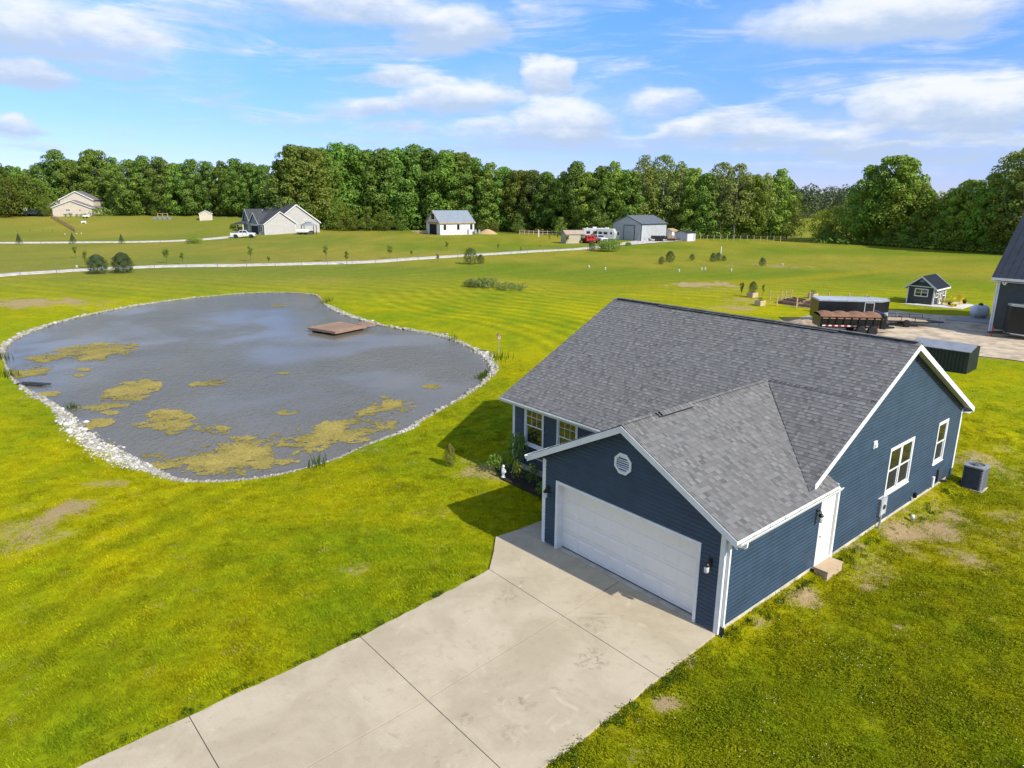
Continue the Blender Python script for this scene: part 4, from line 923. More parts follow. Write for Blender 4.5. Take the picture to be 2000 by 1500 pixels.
def tree_mesh(seed, H, R, zb, nl, m, per=85, size=.62, rl=(1.5, 2.7), shape=1.0, bark=None, lean=0., spread=1.0):
    r_ = random.Random(seed); lobes = []
    for i in range(nl):
        t = (i+.5)/nl; z = zb+(H-zb)*t
        env = R*math.sin(PI*min(1, (.12+.88*t)**shape))**.62 if t < .97 else R*.35
        a = i*2.39996+r_.uniform(-.5, .5); rad = env*r_.uniform(.6, 1.05)*spread; rr = r_.uniform(*rl)*(1-.35*t)
        rad = max(0, rad-rr*.35)
        lobes.append((rad*math.cos(a)+lean*t, rad*math.sin(a), min(z, H-rr*.6), rr, r_.uniform(.65, .95)))
    crown = lobes_crown('crown', lobes, per, size, m, seed)
    mb = MB(); k = 7; tp = [(lean*(q/k)**2*.8+r_.uniform(-.12, .12)*(q > 0), r_.uniform(-.12, .12)*(q > 0), q/k*H*.86-.4*(q == 0)) for q in range(k+1)]
    mb.tube(tp, [H*.017*(1-.82*q/k)+.02 for q in range(k+1)], 8)
    for (x, y, z, r, f) in lobes[::max(1, nl//12)]:
        zz = max(zb*.7, z-2.2-math.hypot(x, y)*.5); q = min(k, max(0, zz/(H*.86)*k)); b = Vector(tp[int(q)]).lerp(Vector(tp[min(k, int(q)+1)]), q-int(q))
        mid = b.lerp(Vector((x, y, z)), .5)+Vector((0, 0, -.25)); mb.tube([b, mid, (x, y, z)], [H*.006, H*.0042, .03], 6)
    return crown, mb.mesh('trunk', bark or M_BARK, True)
TREES = {}
def plant(kind, p, label, cat, group, s=(1, 1, 1), rz=None, color=(1, 1, 1), name='broadleaf_tree'):
    c, t = TREES[kind]
    e = empty(name, p, rnd.uniform(0, 6.28) if rz is None else rz, label, cat, group); e.scale = s
    for nm, me in (('crown', c), ('trunk', t)):
        if me is None: continue
        o = link(nm, me, e); o.color = (*color, 1)
    return e
TREES['oak0'] = tree_mesh(11, 20, 6.0, 2.2, 44, L_DARK)
TREES['oak1'] = tree_mesh(12, 20, 5.4, 1.6, 40, L_DARK, shape=.9)
TREES['oak2'] = tree_mesh(13, 20, 6.6, 2.4, 50, L_MID, shape=1.1)
TREES['oak3'] = tree_mesh(14, 20, 5.0, 1.4, 36, L_MID, rl=(1.3, 2.3), shape=.85)
TREES['oak4'] = tree_mesh(15, 20, 5.8, 3.0, 42, L_DARK, rl=(1.6, 2.9), shape=1.15)
TREES['airy0'] = tree_mesh(16, 20, 4.8, 4.0, 40, L_PALE, per=62, size=.55, rl=(1.4, 2.4), bark=M_BARKP, shape=1.1)
TREES['airy1'] = tree_mesh(17, 20, 4.2, 2.5, 40, L_PALE, per=60, size=.54, rl=(1.25, 2.2), bark=M_BARKP)
TREES['round0'] = tree_mesh(18, 9, 4.0, .9, 26, L_YEL, per=90, size=.36, rl=(1.1, 1.9))
TREES['round1'] = tree_mesh(19, 9, 3.6, .6, 24, L_MID, per=90, size=.36, rl=(1.0, 1.8))
def cone_mesh(seed, H, R, m, n, size, shape=1.0, zb=.1, droop=.35):
    rng = np.random.default_rng(seed); t = rng.random(n)**.75; t = 1-t*(1-zb*0); z = zb*H+(H-zb*H)*(1-t)
    a = rng.uniform(0, 2*PI, n); prof = np.clip(1-(z/H)**shape, .02, 1) if shape < 2 else np.where(z < .3*H, .80+.20*z/(.3*H), np.sqrt(np.clip(1-((z-.3*H)/(.7*H))**2, 0, 1))**(1.15))
    br = 1+.16*np.sin(a*5+z/H*14)+.12*np.sin(a*3-z/H*23)
    r = R*prof*br*rng.uniform(.72, 1.05, n)
    C = np.stack([r*np.cos(a), r*np.sin(a), z-r*droop*.3+droop*R*.15], 1); Nn = np.stack([np.cos(a), np.sin(a), np.full(n, .7)], 1)+rng.normal(0, .45, (n, 3))
    return cards(C, Nn, rng.uniform(.6, 1.3, n)*size, rng, 'crown', m, asp=.55), MB().tube([(0, 0, -.3), (0, 0, H*.9)], [H*.022, .01], 7).mesh('trunk', M_BARK, True)
TREES['spruce'] = cone_mesh(21, 3, .95, L_CON, 2600, .16, 1.05)
TREES['blue_bush'] = cone_mesh(22, 3, 1.7, L_CON, 14000, .13, 2.6, .03, .15)
TREES['cedar'] = cone_mesh(23, 2, .72, L_CED, 2600, .13, 2.4, .04, .1)
TREES['arborvitae'] = cone_mesh(24, 1.5, .33, L_CED, 3200, .07, 2.8, .02, .05)
TREES['arborvitae_dark'] = cone_mesh(25, 1.5, .33, L_CON, 3200, .07, 2.8, .02, .05)
def sapling_mesh(seed, H, m=None):
    r_ = random.Random(seed); lobes = [(r_.uniform(-.5, .5)*H*.22, r_.uniform(-.5, .5)*H*.22, H*(.5+.5*(i+.5)/9), H*r_.uniform(.08, .135), .9) for i in range(9)]
    c = lobes_crown('crown', lobes, 80/(H*.1)**2*.9, H*.062, m or L_YEL, seed, fill=.3)
    mb = MB().tube([(0, 0, -.2), (.02*H, 0, H*.5), (0, .02*H, H*.9)], [.035, .028, .012], 6)
    for l in lobes[::2]: mb.tube([(0, 0, H*.4), l[:3]], [.016, .008], 5)
    return c, mb.mesh('trunk', M_BARK)
for i in range(3): TREES['sapling%d' % i] = sapling_mesh(30+i, 3)
def bush_mesh(seed, H, R, m, per, size, nl=16):
    r_ = random.Random(seed); lobes = []
    for i in range(nl):
        a = i*2.4; t = (i+.5)/nl; rr = R*math.sqrt(1-t*t*.8)*.6; lobes.append((rr*math.cos(a), rr*math.sin(a), H*(.25+.55*t), R*r_.uniform(.3, .45), .9))
    return lobes_crown('crown', lobes, per, size, m, seed), MB().tube([(0, 0, -.2), (0, 0, H*.5)], [.04, .02], 6).mesh('trunk', M_BARK)
TREES['shrub'] = bush_mesh(41, 2, 1.9, L_MID, 420, .20)
TREES['low_shrub'] = bush_mesh(42, .6, .4, L_MID, 2000, .07, 12)
TREES['low_shrub_yellow'] = bush_mesh(43, .6, .4, L_YEL, 1300, .07, 12)

# ---- woods: a front row, tree by tree (x of the trunk, y of its foot, y of its top, kind), and the crowns that rise behind it
ORD = ['first', 'second', 'third', 'fourth', 'fifth', 'sixth', 'seventh', 'eighth', 'ninth', 'tenth', 'eleventh', 'twelfth', 'thirteenth', 'fourteenth', 'fifteenth', 'sixteenth', 'seventeenth', 'eighteenth', 'nineteenth', 'twentieth', 'twenty-first', 'twenty-second', 'twenty-third', 'twenty-fourth', 'twenty-fifth', 'twenty-sixth']
LOOK = {'oak0': 'broad dark oak', 'oak1': 'upright dark tree', 'oak2': 'wide mid green tree', 'oak3': 'slim mid green tree', 'oak4': 'high-crowned dark tree', 'airy0': 'pale airy tree', 'airy1': 'slim pale tree', 'round0': 'low yellow-green tree', 'round1': 'low rounded green tree'}
HGT = {k: (20 if k[0] != 'r' else 9) for k in LOOK}
def wood(segment, rows, group, wide=1.0, tint=(1, 1, 1)):
    for i, (px, yb_, yt, k) in enumerate(sorted(rows)):
        p = at(px, yb_); d = ray(px, yt); top = CAM_H+d.z*(p.y/d.y); Ht = max(3., top-p.z)
        s = Ht/HGT[k]*1.02; w = s*wide*rnd.uniform(.92, 1.12)
        t = rnd.uniform(.82, 1.22); col = tuple(t*q*rnd.uniform(.92, 1.10) for q in tint)
        plant(k, p, '%s, %s from the left %s' % (LOOK[k], ORD[i], segment), 'tree', group, (w, w, s), None, col)
O = ['oak0', 'oak1', 'oak2', 'oak3', 'oak4']
wood('in the clump left of the beige house', [(-20, 424, 345, 'round1'), (22, 423, 350, 'round0'), (58, 419, 343, 'round0'), (80, 418, 352, 'round1')], 'low trees left of the beige house', 1.25)
wood('in front row behind the beige house', [(-30, 418, 325, 'oak1'), (8, 417, 322, 'oak0'), (45, 416, 328, 'oak3'), (84, 415, 326, 'oak1'), (122, 415, 297, 'oak1'), (160, 415, 318, 'oak2'), (198, 415.5, 296, 'oak2'), (232, 416.5, 322, 'oak3'), (262, 420, 317, 'oak0'), (290, 420, 309, 'oak1'), (322, 420, 311, 'oak4'), (350, 420, 322, 'oak3'), (380, 420, 316, 'oak0'), (412, 420, 319, 'oak1'), (442, 421, 317, 'oak3'), (468, 422, 315, 'oak0'), (496, 423, 322, 'oak1'), (522, 425, 326, 'oak1')], 'trees behind the beige house')
wood('in front row behind the grey house', [(552, 440, 318, 'oak1'), (576, 446, 289, 'oak1'), (602, 447, 291, 'oak2'), (632, 447, 296, 'oak4'), (662, 448, 287, 'oak0'), (694, 448, 290, 'oak4'), (722, 448, 298, 'oak2'), (752, 449, 298, 'oak0'), (782, 449, 296, 'oak4'), (812, 449, 291, 'oak0'), (842, 449, 297, 'oak1'), (872, 450, 300, 'oak4')], 'tall trees behind the grey house')
wood('in front row right of the wrapped barn', [(900, 450, 303, 'oak2'), (926, 451, 315, 'oak0'), (956, 452, 321, 'oak3'), (984, 452, 332, 'oak0'), (1012, 453, 336, 'oak2'), (1042, 454, 337, 'oak1'), (1070, 455, 345, 'oak0'), (1098, 457, 338, 'oak3'), (1122, 458, 321, 'oak1'), (1150, 459, 340, 'oak2'), (1176, 460, 331, 'oak0')], 'trees between the two barns')
wood('in front row behind the pole barn', [(1197, 461, 319, 'oak3'), (1226, 462, 342, 'oak1'), (1252, 462, 308, 'airy1'), (1290, 462, 307, 'airy0'), (1324, 463, 320, 'airy1'), (1350, 464, 332, 'oak3'), (1376, 465, 343, 'oak1'), (1402, 465, 321, 'airy0'), (1432, 466, 323, 'airy0'), (1462, 466, 345, 'oak2'), (1486, 466, 342, 'airy1'), (1512, 466, 333, 'oak3')], 'trees behind the pole barn', .95, (1.15, 1.12, 1.))
wood('in low growth round the pole barn', [(1536, 466, 385, 'round0'), (1318, 463, 408, 'round0'), (1332, 463, 424, 'round1'), (1180, 463, 420, 'round1'), (1012, 456, 418, 'round1'), (1095, 460, 425, 'round1')], 'low trees along the pole barn wood')
wood('in low fringe before the tall wood', [(602, 448.5, 393, 'round1'), (640, 450, 390, 'round1'), (668, 451, 398, 'round0'), (690, 451, 412, 'round1'), (720, 451, 405, 'round1'), (752, 451, 412, 'round0'), (785, 451, 420, 'round1'), (940, 453, 428, 'round1'), (965, 454, 432, 'round0')], 'low trees fringing the tall wood', 1.1)
wood('in hedgerow beyond the garden shed', [(1602, 470, 412, 'round0'), (1612, 472, 432, 'round1'), (1628, 472, 405, 'round0'), (1652, 474, 392, 'round1'), (1690, 477, 330, 'oak0'), (1730, 479, 309, 'oak2'), (1752, 480, 318, 'oak0'), (1775, 482, 362, 'round0')], 'trees of the hedgerow beyond the garden shed', 1.0, (1.35, 1.3, 1.1))
wood('in hedgerow next to the dark house', [(1800, 484, 372, 'oak3'), (1828, 486, 380, 'round1'), (1850, 488, 372, 'oak1'), (1880, 490, 355, 'oak2'), (1905, 491, 372, 'round1'), (1925, 493, 345, 'oak0'), (1950, 494, 300, 'airy0'), (1985, 497, 288, 'airy0'), (2015, 499, 280, 'airy1'), (2050, 500, 300, 'oak2'), (1965, 496, 410, 'round0'), (1840, 488, 420, 'round1'), (1870, 490, 425, 'round0'), (1700, 478, 415, 'round0'), (1740, 481, 420, 'round1'), (1780, 484, 425, 'round1')], 'trees of the hedgerow beside the dark house', 1.05, (1.35, 1.3, 1.1))
# second row: crowns rising between those of the first
def back_row(x0, x1, n, yb0, yb1, tops, group, label):
    for i in range(n):
        f = (i+.5)/n; px = x0+(x1-x0)*f+rnd.uniform(-6, 6); k = rnd.choice(O)
        yt = np.interp(px, [q[0] for q in tops], [q[1] for q in tops])+rnd.uniform(-5, 9)
        p = at(px, yb0+(yb1-yb0)*f); p.y += 14; p.x *= (p.y)/(p.y-14); p.z = hz(p.x, p.y); d = ray(px, yt); Ht = max(5, CAM_H+d.z*(p.y/d.y)-p.z); s = Ht/20; t = rnd.uniform(.8, 1.05)
        plant(k, p, label+', '+ORD[i]+' from the left', 'tree', group, (s*1.05, s*1.05, s), None, (t, t, t))
back_row(-30, 530, 20, 418, 424, [(0, 330), (100, 318), (200, 306), (300, 318), (520, 328)], 'trees deep in the wood behind the beige house', 'dark crown deep in the wood behind the beige house')
back_row(550, 890, 16, 446, 450, [(550, 330), (600, 296), (900, 306)], 'trees deep in the tall wood', 'dark crown deep in the wood behind the grey house')
back_row(895, 1200, 14, 451, 461, [(895, 312), (1000, 340), (1200, 340)], 'trees deep in the wood between the barns', 'dark crown deep in the wood between the barns')
back_row(1200, 1530, 13, 461, 466, [(1200, 332), (1300, 330), (1530, 350)], 'trees deep in the wood behind the pole barn', 'green crown deep in the wood behind the pole barn')
back_row(1690, 2040, 11, 478, 498, [(1690, 345), (1750, 335), (1800, 385), (1900, 378), (1950, 330), (2040, 320)], 'trees deep in the hedgerow', 'green crown deep in the hedgerow beyond the trailers')
# undergrowth at the foot of the woods and the far-off forest: masses
def mass(name, spots, size, per, m, seed, label, up=.4):
    lobes = []; r_ = random.Random(seed)
    for (px, py, r, n, spread) in spots:
        p = at(px, py)
        for _ in range(n): lobes.append((p.x+r_.uniform(-1, 1)*spread, p.y+r_.uniform(-.3, 1)*2.5, p.z+r*r_.uniform(.2, .9), r*r_.uniform(.6, 1.1), .85))
    return tag(link(name, lobes_crown(name, lobes, per, size, m, seed, up)), label, 'undergrowth' if 'under' in name else 'woods', kind='stuff')
sp_ = [(x, 420+max(0, (x-440)/40), 1.5, 3, 2) for x in range(-20, 540, 13)]+[(x, 450+max(0, x-950)*.05, 1.3, 2, 2) for x in range(790, 1200, 14)]+[(x, 466, 1.5, 3, 2) for x in range(1330, 1545, 12)]
mass('undergrowth', sp_, .55, 26, L_MID, 51, 'tangled green undergrowth along the foot of the woods')
mass('undergrowth', [(x, 471+(x-1580)*.066, 1.5, 3, 1.5) for x in range(1595, 2030, 9)]+[(1615, 478, 1, 2, 1.5), (1640, 479, 1.1, 2, 1.5), (1600, 476, .8, 2, 1.)], .42, 36, L_MID, 52, 'dense green undergrowth along the foot of the hedgerow beyond the garden shed')
def far_woods(name, x0, x1, n, Y, top0, seed, label):
    r_ = random.Random(seed); lobes = []
    for i in range(n):
        px = x0+(x1-x0)*(i+r_.random())/n; d = ray(px, 383); y = Y*r_.uniform(.95, 1.12); x = d.x/d.y*y; H = r_.uniform(.78, 1.05)*top0
        for q in range(5): lobes.append((x+r_.uniform(-3, 3), y+r_.uniform(-3, 3), H*(.12+.8*(q+.3)/5), r_.uniform(2.6, 4.2), .95))
    return tag(link(name, lobes_crown(name, lobes, 5.5, 1.5, L_FAR, seed)), label, 'woods', kind='stuff')
far_woods('far_woods', 1480, 1720, 46, 420, 17.5, 61, 'distant hazy wood beyond the gap between the two tree rows')
far_woods('far_woods', -900, 40, 70, 330, 21, 62, 'distant wood at the far left edge of the fields')
far_woods('far_woods', 1990, 2900, 60, 300, 19, 63, 'distant wood beyond the dark house')
mass('undergrowth', [(x, 429-(x-1560)*.06, 2.0, 2, 2) for x in range(1500, 1600, 10)]+[(x, 441, 1.2, 1, 2) for x in range(1540, 1580, 8)], .9, 10, L_FAR, 64, 'scrub at the far edge of the meadow seen through the gap')
# ------------------------------------------------------------------ small plants on the fields
def by_px(kind, px, yb_, yt, label, cat, group, name, wide=1., color=(1, 1, 1), base_h=None):
    p = at(px, yb_); d = ray(px, yt); Ht = max(.3, CAM_H+d.z*(p.y/d.y)-p.z); s = Ht/base_h
    return plant(kind, p, label, cat, group, (s*wide, s*wide, s), None, color, name)
g_ = 'spruces along the upper lane'
for px, yb_, yt, lb in ((38, 477, 456, 'small young spruce on the upper lane verge, nearest the left edge'), (143, 476, 455, 'small young spruce on the upper lane verge, middle of three'), (238, 475.5, 457, 'small young spruce on the upper lane verge, nearest the grey house')):
    by_px('spruce', px, yb_, yt, lb, 'spruce', g_, 'spruce_tree', 1.15, base_h=3)
by_px('blue_bush', 192, 534.5, 497, 'big rounded dark spruce beside the lower lane, the left one with pointed top', 'spruce', 'pair of rounded spruces', 'round_spruce', .86, base_h=3)
by_px('blue_bush', 240.5, 533, 493, 'big rounded dark spruce beside the lower lane, the right one and fuller', 'spruce', 'pair of rounded spruces', 'round_spruce', .82, base_h=3)
SAP = [(148, 505, 482, 'leaning above the pair of rounded spruces'), (168, 524, 492, 'at the left of the rounded spruces'), (326, 514, 487, 'right of the rounded spruces beyond the lane'), (357, 517, 494, 'on the near verge right of the rounded spruces'), (490, 511, 482, 'below the grey house beyond the lane'), (526, 518, 501, 'on the lane verge below the grey house'), (637, 511, 481, 'tall and slim beyond the lane below the tall wood'), (677, 517, 492, 'on the lane verge below the tall wood'), (762, 505, 480, 'spindly beyond the lane left of the wrapped barn'), (804, 503, 490, 'tiny, beside the lane left of the wrapped barn'), (873, 489, 473, 'below the wrapped barn beyond the lane'), (855, 513, 496, 'on the near lane verge below the wrapped barn'), (973, 490, 477, 'beyond the lane, below the brush pile of the wrapped barn'), (1017, 494, 483, 'on the near lane verge, halfway between the two barns'), (1054, 485, 479, 'tiny, on the lane verge left of the tan shelter'), (1073, 471, 461, 'left of the tan shelter'), (1089, 469, 458, 'dark, close to the left wall of the tan shelter'), (1108, 476, 460, 'in front of the tan shelter wall'), (1127, 473, 461, 'at the open end of the tan shelter'),
       (33, 452.5, 449, 'first of the tiny row on the far left field'), (60, 452, 448, 'second of the tiny row on the far left field'), (84, 452, 448, 'third of the tiny row on the far left field'), (103, 452, 448, 'last of the tiny row on the far left field')]
for i, (px, yb_, yt, w) in enumerate(SAP):
    by_px('sapling%d' % (i % 3), px, yb_, yt, 'young sapling ' + w, 'sapling', 'saplings planted along the lane', 'sapling', rnd.uniform(.95, 1.25), base_h=3)
CED = [(919, 516, 484, 'tall cedar bush at the lane, left of its smaller mate'), (939, 515, 497, 'short cedar bush beside the taller one near the lane'), (1292, 516, 501, 'squat cedar bush, left of the pair below the pole barn'), (1308.5, 512, 490, 'fuller cedar bush, right of the pair below the pole barn'), (1351.5, 508.5, 496, 'low cedar bush standing alone between pair and trio'), (1393, 511, 494, 'left cedar bush of the trio by the stake'), (1403, 509, 493, 'middle cedar bush of the trio by the stake'), (1414, 510, 499, 'small right cedar bush of the trio by the stake'), (1489, 519.5, 503, 'single dark cedar bush far right in the open field')]
for px, yb_, yt, lb in CED: by_px('cedar', px, yb_, yt, lb, 'cedar', 'cedar bushes in the field', 'cedar_bush', 1.15, base_h=2)
by_px('cedar', 1156, 489, 472, 'pointed green bush at the entrance of the pole barn yard', 'bush', None, 'pointed_bush', 1.15, (1.2, 1.2, 1.2), 2)
by_px('shrub', 1190, 491, 468, 'big loose grey-green bush in front of the pole barn', 'bush', None, 'spreading_bush', 1.25, (1.2, 1.15, 1.6), 2)
by_px('shrub', 1227, 480, 473, 'low scrubby bush beside the pole barn drive', 'bush', None, 'scrub_bush', 1., (1.1, 1.1, 1.1), 2)
by_px('shrub', 458, 446, 437, 'small round tree left of the grey house', 'bush', None, 'round_bush', 1.1, (.8, .8, .8), 2)
by_px('shrub', 381, 475, 463, 'ragged weedy bush at the bend of the upper lane', 'bush', None, 'ragged_bush', 1.5, (1.3, 1.25, 1.), 2)
for px, r in ((926, 1.), (940, 1.2), (955, 1.2), (968, .9), (982, .9), (996, .8), (1008, .7)):
    pass
mass('weed_undergrowth', [(925, 560, .6, 6, 1.), (938, 561, .7, 8, 1.), (952, 562, .7, 8, 1.), (965, 564, .5, 7, 1.), (980, 566, .5, 7, 1.), (995, 567, .5, 7, 1.), (1012, 569, .45, 6, .8)], .17, 420, L_PALE, 71, 'patch of tall reedy weeds in the mown field beyond the pond')
ck = by_px('arborvitae', 879, 910, 866, 'small golden cone-shaped shrub alone on the lawn by the pond', 'shrub', None, 'cone_shrub', 1.05, (1.7, 1.35, .8), 1.5)
# ------------------------------------------------------------------ flower bed in the corner of the house
bx0, bx1 = -11.9, -7.3
tag(MB().prism([H3(a, b, -.4) for a, b in ((-12.1, 3.66), (-7.38, 3.66), (-7.38, 2.75), (-9.2, 2.35), (-11.2, 2.4), (-12.2, 2.9))], (0, 0, .28)).build('mulch_bed', mat('mulch', (.022, .016, .012), .95, .4, 6, 1., 30)), kind='structure')
for (lx, ly, k, w, h, lb, nm, cl) in ((-8.35, 2.9, 'arborvitae_dark', 1.2, 1.3, 'tall dark narrow evergreen against the left corner of the garage', 'narrow_evergreen', (.8, .85, .8)), (-11.35, 3.3, 'low_shrub', 1.3, 2.9, 'leafy climbing plant at the house corner under the first window', 'climbing_plant', (1.1, 1.2, 1.)),
                             (-11.9, 2.8, 'low_shrub', 1.3, 1.3, 'low green bush at the outer corner of the mulch bed', 'low_bush', (1, 1, 1)), (-10.6, 2.75, 'low_shrub_yellow', .8, 1.5, 'bright yellow-green plant beside the white garden figure', 'bright_plant', (1.1, 1.1, 1.)), (-9.9, 2.9, 'low_shrub', .8, 1.6, 'wispy dark plant in the middle of the mulch bed', 'wispy_plant', (.8, .9, 1.)), (-9.0, 2.6, 'low_shrub', .9, 1., 'small plant at the front of the mulch bed next to the narrow evergreen', 'small_plant', (.9, 1, .9))):
    a = from_h(lx, ly, -.15); plant(k, a, lb, 'plant', None, (w, w, h), None, cl, nm)
st_ = empty('garden_statue', from_h(-11.25, 2.55, -.15), -.3, 'small white garden figure standing in the mulch bed at the house corner', 'statue'); st_.scale = (.72, .72, .72)
MB().lathe([(.13, 0), (.13, .06), (.09, .09), (.07, .16), (.10, .30), (.11, .42), (.08, .52), (.05, .56)], n=14).build('body', M_WHITE, st_, True); MB().lathe([(0, .54), (.06, .57), (.075, .64), (.06, .71), (0, .74)], n=14).build('head', M_WHITE, st_, True)
MB().tube([(.09, .0, .46), (.16, -.06, .36), (.08, -.13, .34)], [.035, .03, .025], 7).build('arm', M_WHITE, st_, True)
# ------------------------------------------------------------------ dock, bird house, pipe planks on the pond
M_DOCK = mat('dock_wood', (.17, .105, .07), .8, .3, 5, .3, 30, hue=(.32, .20, .125), objrand=.15)
A, B_, C_, D_ = [Vector((*flat_at(*q, -.12), 0)) for q in ((612, 639), (652, 647), (706, 636.5), (665, 629))]
ctr = (A+B_+C_+D_)/4; ex = (C_-B_+D_-A); ang = math.atan2(ex.y, ex.x); dl = ex.length/2; dwid = ((B_-A).length+(C_-D_).length)/2
dock = empty('floating_dock', (ctr.x, ctr.y, 0), ang, 'square brown wooden dock on the pond with a gangway to the stony bank', 'dock')
dl = max(3.4, dl); dwid = max(3.2, dwid); n = 22
for i in range(n):
    y = -dwid/2+dwid*i/n; MB().box((-dl/2, y+.006, -.14), (dl/2, y+dwid/n-.006, -.105)).build('plank', M_DOCK, dock)
for (a, b) in (((-dl/2, -dwid/2-.04, -.30), (dl/2, -dwid/2, -.12)), ((-dl/2, dwid/2, -.30), (dl/2, dwid/2+.04, -.12)), ((-dl/2-.04, -dwid/2, -.30), (-dl/2, dwid/2, -.12)), ((dl/2, -dwid/2, -.30), (dl/2+.04, dwid/2, -.12))): MB().box(a, b).build('rim_joist', M_DOCK, dock)
for i in (-1, 0, 1): MB().box((-dl/2+.2, i*dwid*.35-.25, -.55), (dl/2-.2, i*dwid*.35+.25, -.30)).build('float', M_BLACK, dock)
gq = Vector((*flat_at(722, 632.5, -.15), 0))-ctr; gq = Matrix.Rotation(-ang, 3, 'Z') @ gq
g0 = Vector((dl/2-.1, gq.y*.75, 0)); gd = (gq-g0); gd.z = 0; L = gd.length+.3; gd.normalize(); gs = Vector((-gd.y, gd.x, 0))
for i in range(int(L/.15)):
    c_ = g0+gd*(.07+i*.15); MB().bar(c_-gs*.55+Vector((0, 0, -.08)), c_+gs*.55+Vector((0, 0, -.08)), .135, .03).build('gangway_plank', M_DOCK, dock)
for s in (-.5, .5): MB().bar(g0+gs*s+Vector((0, 0, -.17)), g0+gd*L+gs*s+Vector((0, 0, -.17)), .05, .15).build('gangway_beam', M_DOCK, dock)
p = at(974, 689); bh = empty('bird_house', p, .3, 'small wooden bird house on a pole at the edge of the pond bank', 'bird house')
MB().tube([(0, 0, -.2), (0, 0, 1.0)], .022, 6).build('pole', M_GREYBOX, bh); MB().box((-.11, -.11, 1.0), (.11, .11, 1.26)).build('box', M_WOOD, bh); MB().prism([(-.16, -.15, 1.25), (.16, -.15, 1.25), (0, -.15, 1.4)], (0, .3, 0)).build('roof', M_DOCK, bh); MB().lathe([(0, -.112), (.03, -.112), (0, -.114)], (0, 0, 1.15), 10, 'y').build('hole', M_BLACK, bh)
p = at(66, 752); pj = empty('plank_jetty', (p.x, p.y, WATER_Z), 0, 'short dark plank jetty lying in the water at the left bank', 'jetty')
a_, b_ = [Vector((*flat_at(*q, WATER_Z), 0))-Vector((p.x, p.y, 0)) for q in ((38, 751), (92, 753.5))]
for k in range(3):
    o_ = Vector((0, .16*k-.15, .10+.03*(k == 1))); MB().bar(a_+o_+Vector((.2*k, 0, 0)), b_+o_+Vector((.15*k-.2, 0, -.03)), .14, .05).build('plank', mat('wet_wood', (.035, .03, .027), .5, .3, 6), pj)
for q in (.25, .8): MB().tube([a_.lerp(b_, q)+Vector((0, 0, -.6)), a_.lerp(b_, q)+Vector((0, 0, .1))], .05).build('post', M_BLACK, pj)
def reeds(name, spots, hgt, label, seed):
    r_ = random.Random(seed); C = MB()
    for (px, py, n, sp2) in spots:
        q = at(px, py)
        for _ in range(n):
            x, y = q.x+r_.gauss(0, sp2), q.y+r_.gauss(0, sp2); z = hz(x, y); h = hgt*r_.uniform(.5, 1.1); a = r_.uniform(0, 6.28); lx_, ly_ = math.cos(a)*h*.28, math.sin(a)*h*.28; w = .018
            C.add([(x-w, y, z), (x+w, y, z), (x+lx_*.4+w*.7, y+ly_*.4, z+h*.65), (x+lx_*.4-w*.7, y+ly_*.4, z+h*.65), (x+lx_, y+ly_, z+h)], [(0, 1, 2, 3), (3, 2, 4)])
    me = C.mesh(name, M_BLADE, fix=False); return tag(link(name, me), label, 'reeds', kind='stuff')
def blade_material():
    m = bpy.data.materials.new('grass_blades'); m.use_nodes = True; t = m.node_tree; p = t.nodes['Principled BSDF']; out = t.nodes['Material Output']
    a = N(t, 'ShaderNodeAttribute', attribute_name='blade_colour', attribute_type='INSTANCER').outputs['Color']; has = N(t, 'ShaderNodeAttribute', attribute_name='is_blade', attribute_type='INSTANCER').outputs['Fac']
    g = N(t, 'ShaderNodeNewGeometry').outputs['Position']
    c = mixc(t, has, (.07, .11, .012), a)
    h = N(t, 'ShaderNodeHueSaturation'); t.links.new(c, h.inputs['Color']); t.links.new(mth(t, 'ADD', .55, mth(t, 'MULTIPLY', noise(t, g, 9, 3, .7), .9)), h.inputs['Value'])
    t.links.new(h.outputs[0], p.inputs['Base Color']); p.inputs['Roughness'].default_value = .6; p.inputs['Specular IOR Level'].default_value = .06
    tr = N(t, 'ShaderNodeBsdfTranslucent'); t.links.new(h.outputs[0], tr.inputs['Color']); mx = N(t, 'ShaderNodeMixShader'); mx.inputs[0].default_value = .35
    t.links.new(p.outputs[0], mx.inputs[1]); t.links.new(tr.outputs[0], mx.inputs[2]); t.links.new(mx.outputs[0], out.inputs['Surface'])
    return m
M_BLADE = blade_material()
reeds('pond_reeds', [(938, 742, 60, .25), (947, 735, 30, .15), (765, 832, 40, .25), (145, 803, 45, .25), (640, 590, 40, .4), (20, 735, 40, .3), (4, 700, 40, .3), (480, 936, 25, .4), (620, 908, 25, .3), (975, 700, 40, .4), (885, 664, 20, .3)], .55, 'green reeds and weeds growing on the stony pond edge', 81)

# ------------------------------------------------------------------ back yard on the right
def zat(p, px, py):
    d = ray(px, py); return CAM_H+d.z*(math.hypot(p.x, p.y)/math.hypot(d.x, d.y))
M_GREEN = mat('dark_green_metal', (.022, .034, .036), .45, .12, 3, .04, 30, objrand=.08)
M_MROOF = mat('metal_roof_grey', (.26, .275, .30), .38, .1, 2, metal=.2)
M_MROOF2 = mat('metal_roof_dark', (.045, .05, .06), .42, .1, 2, metal=.3)
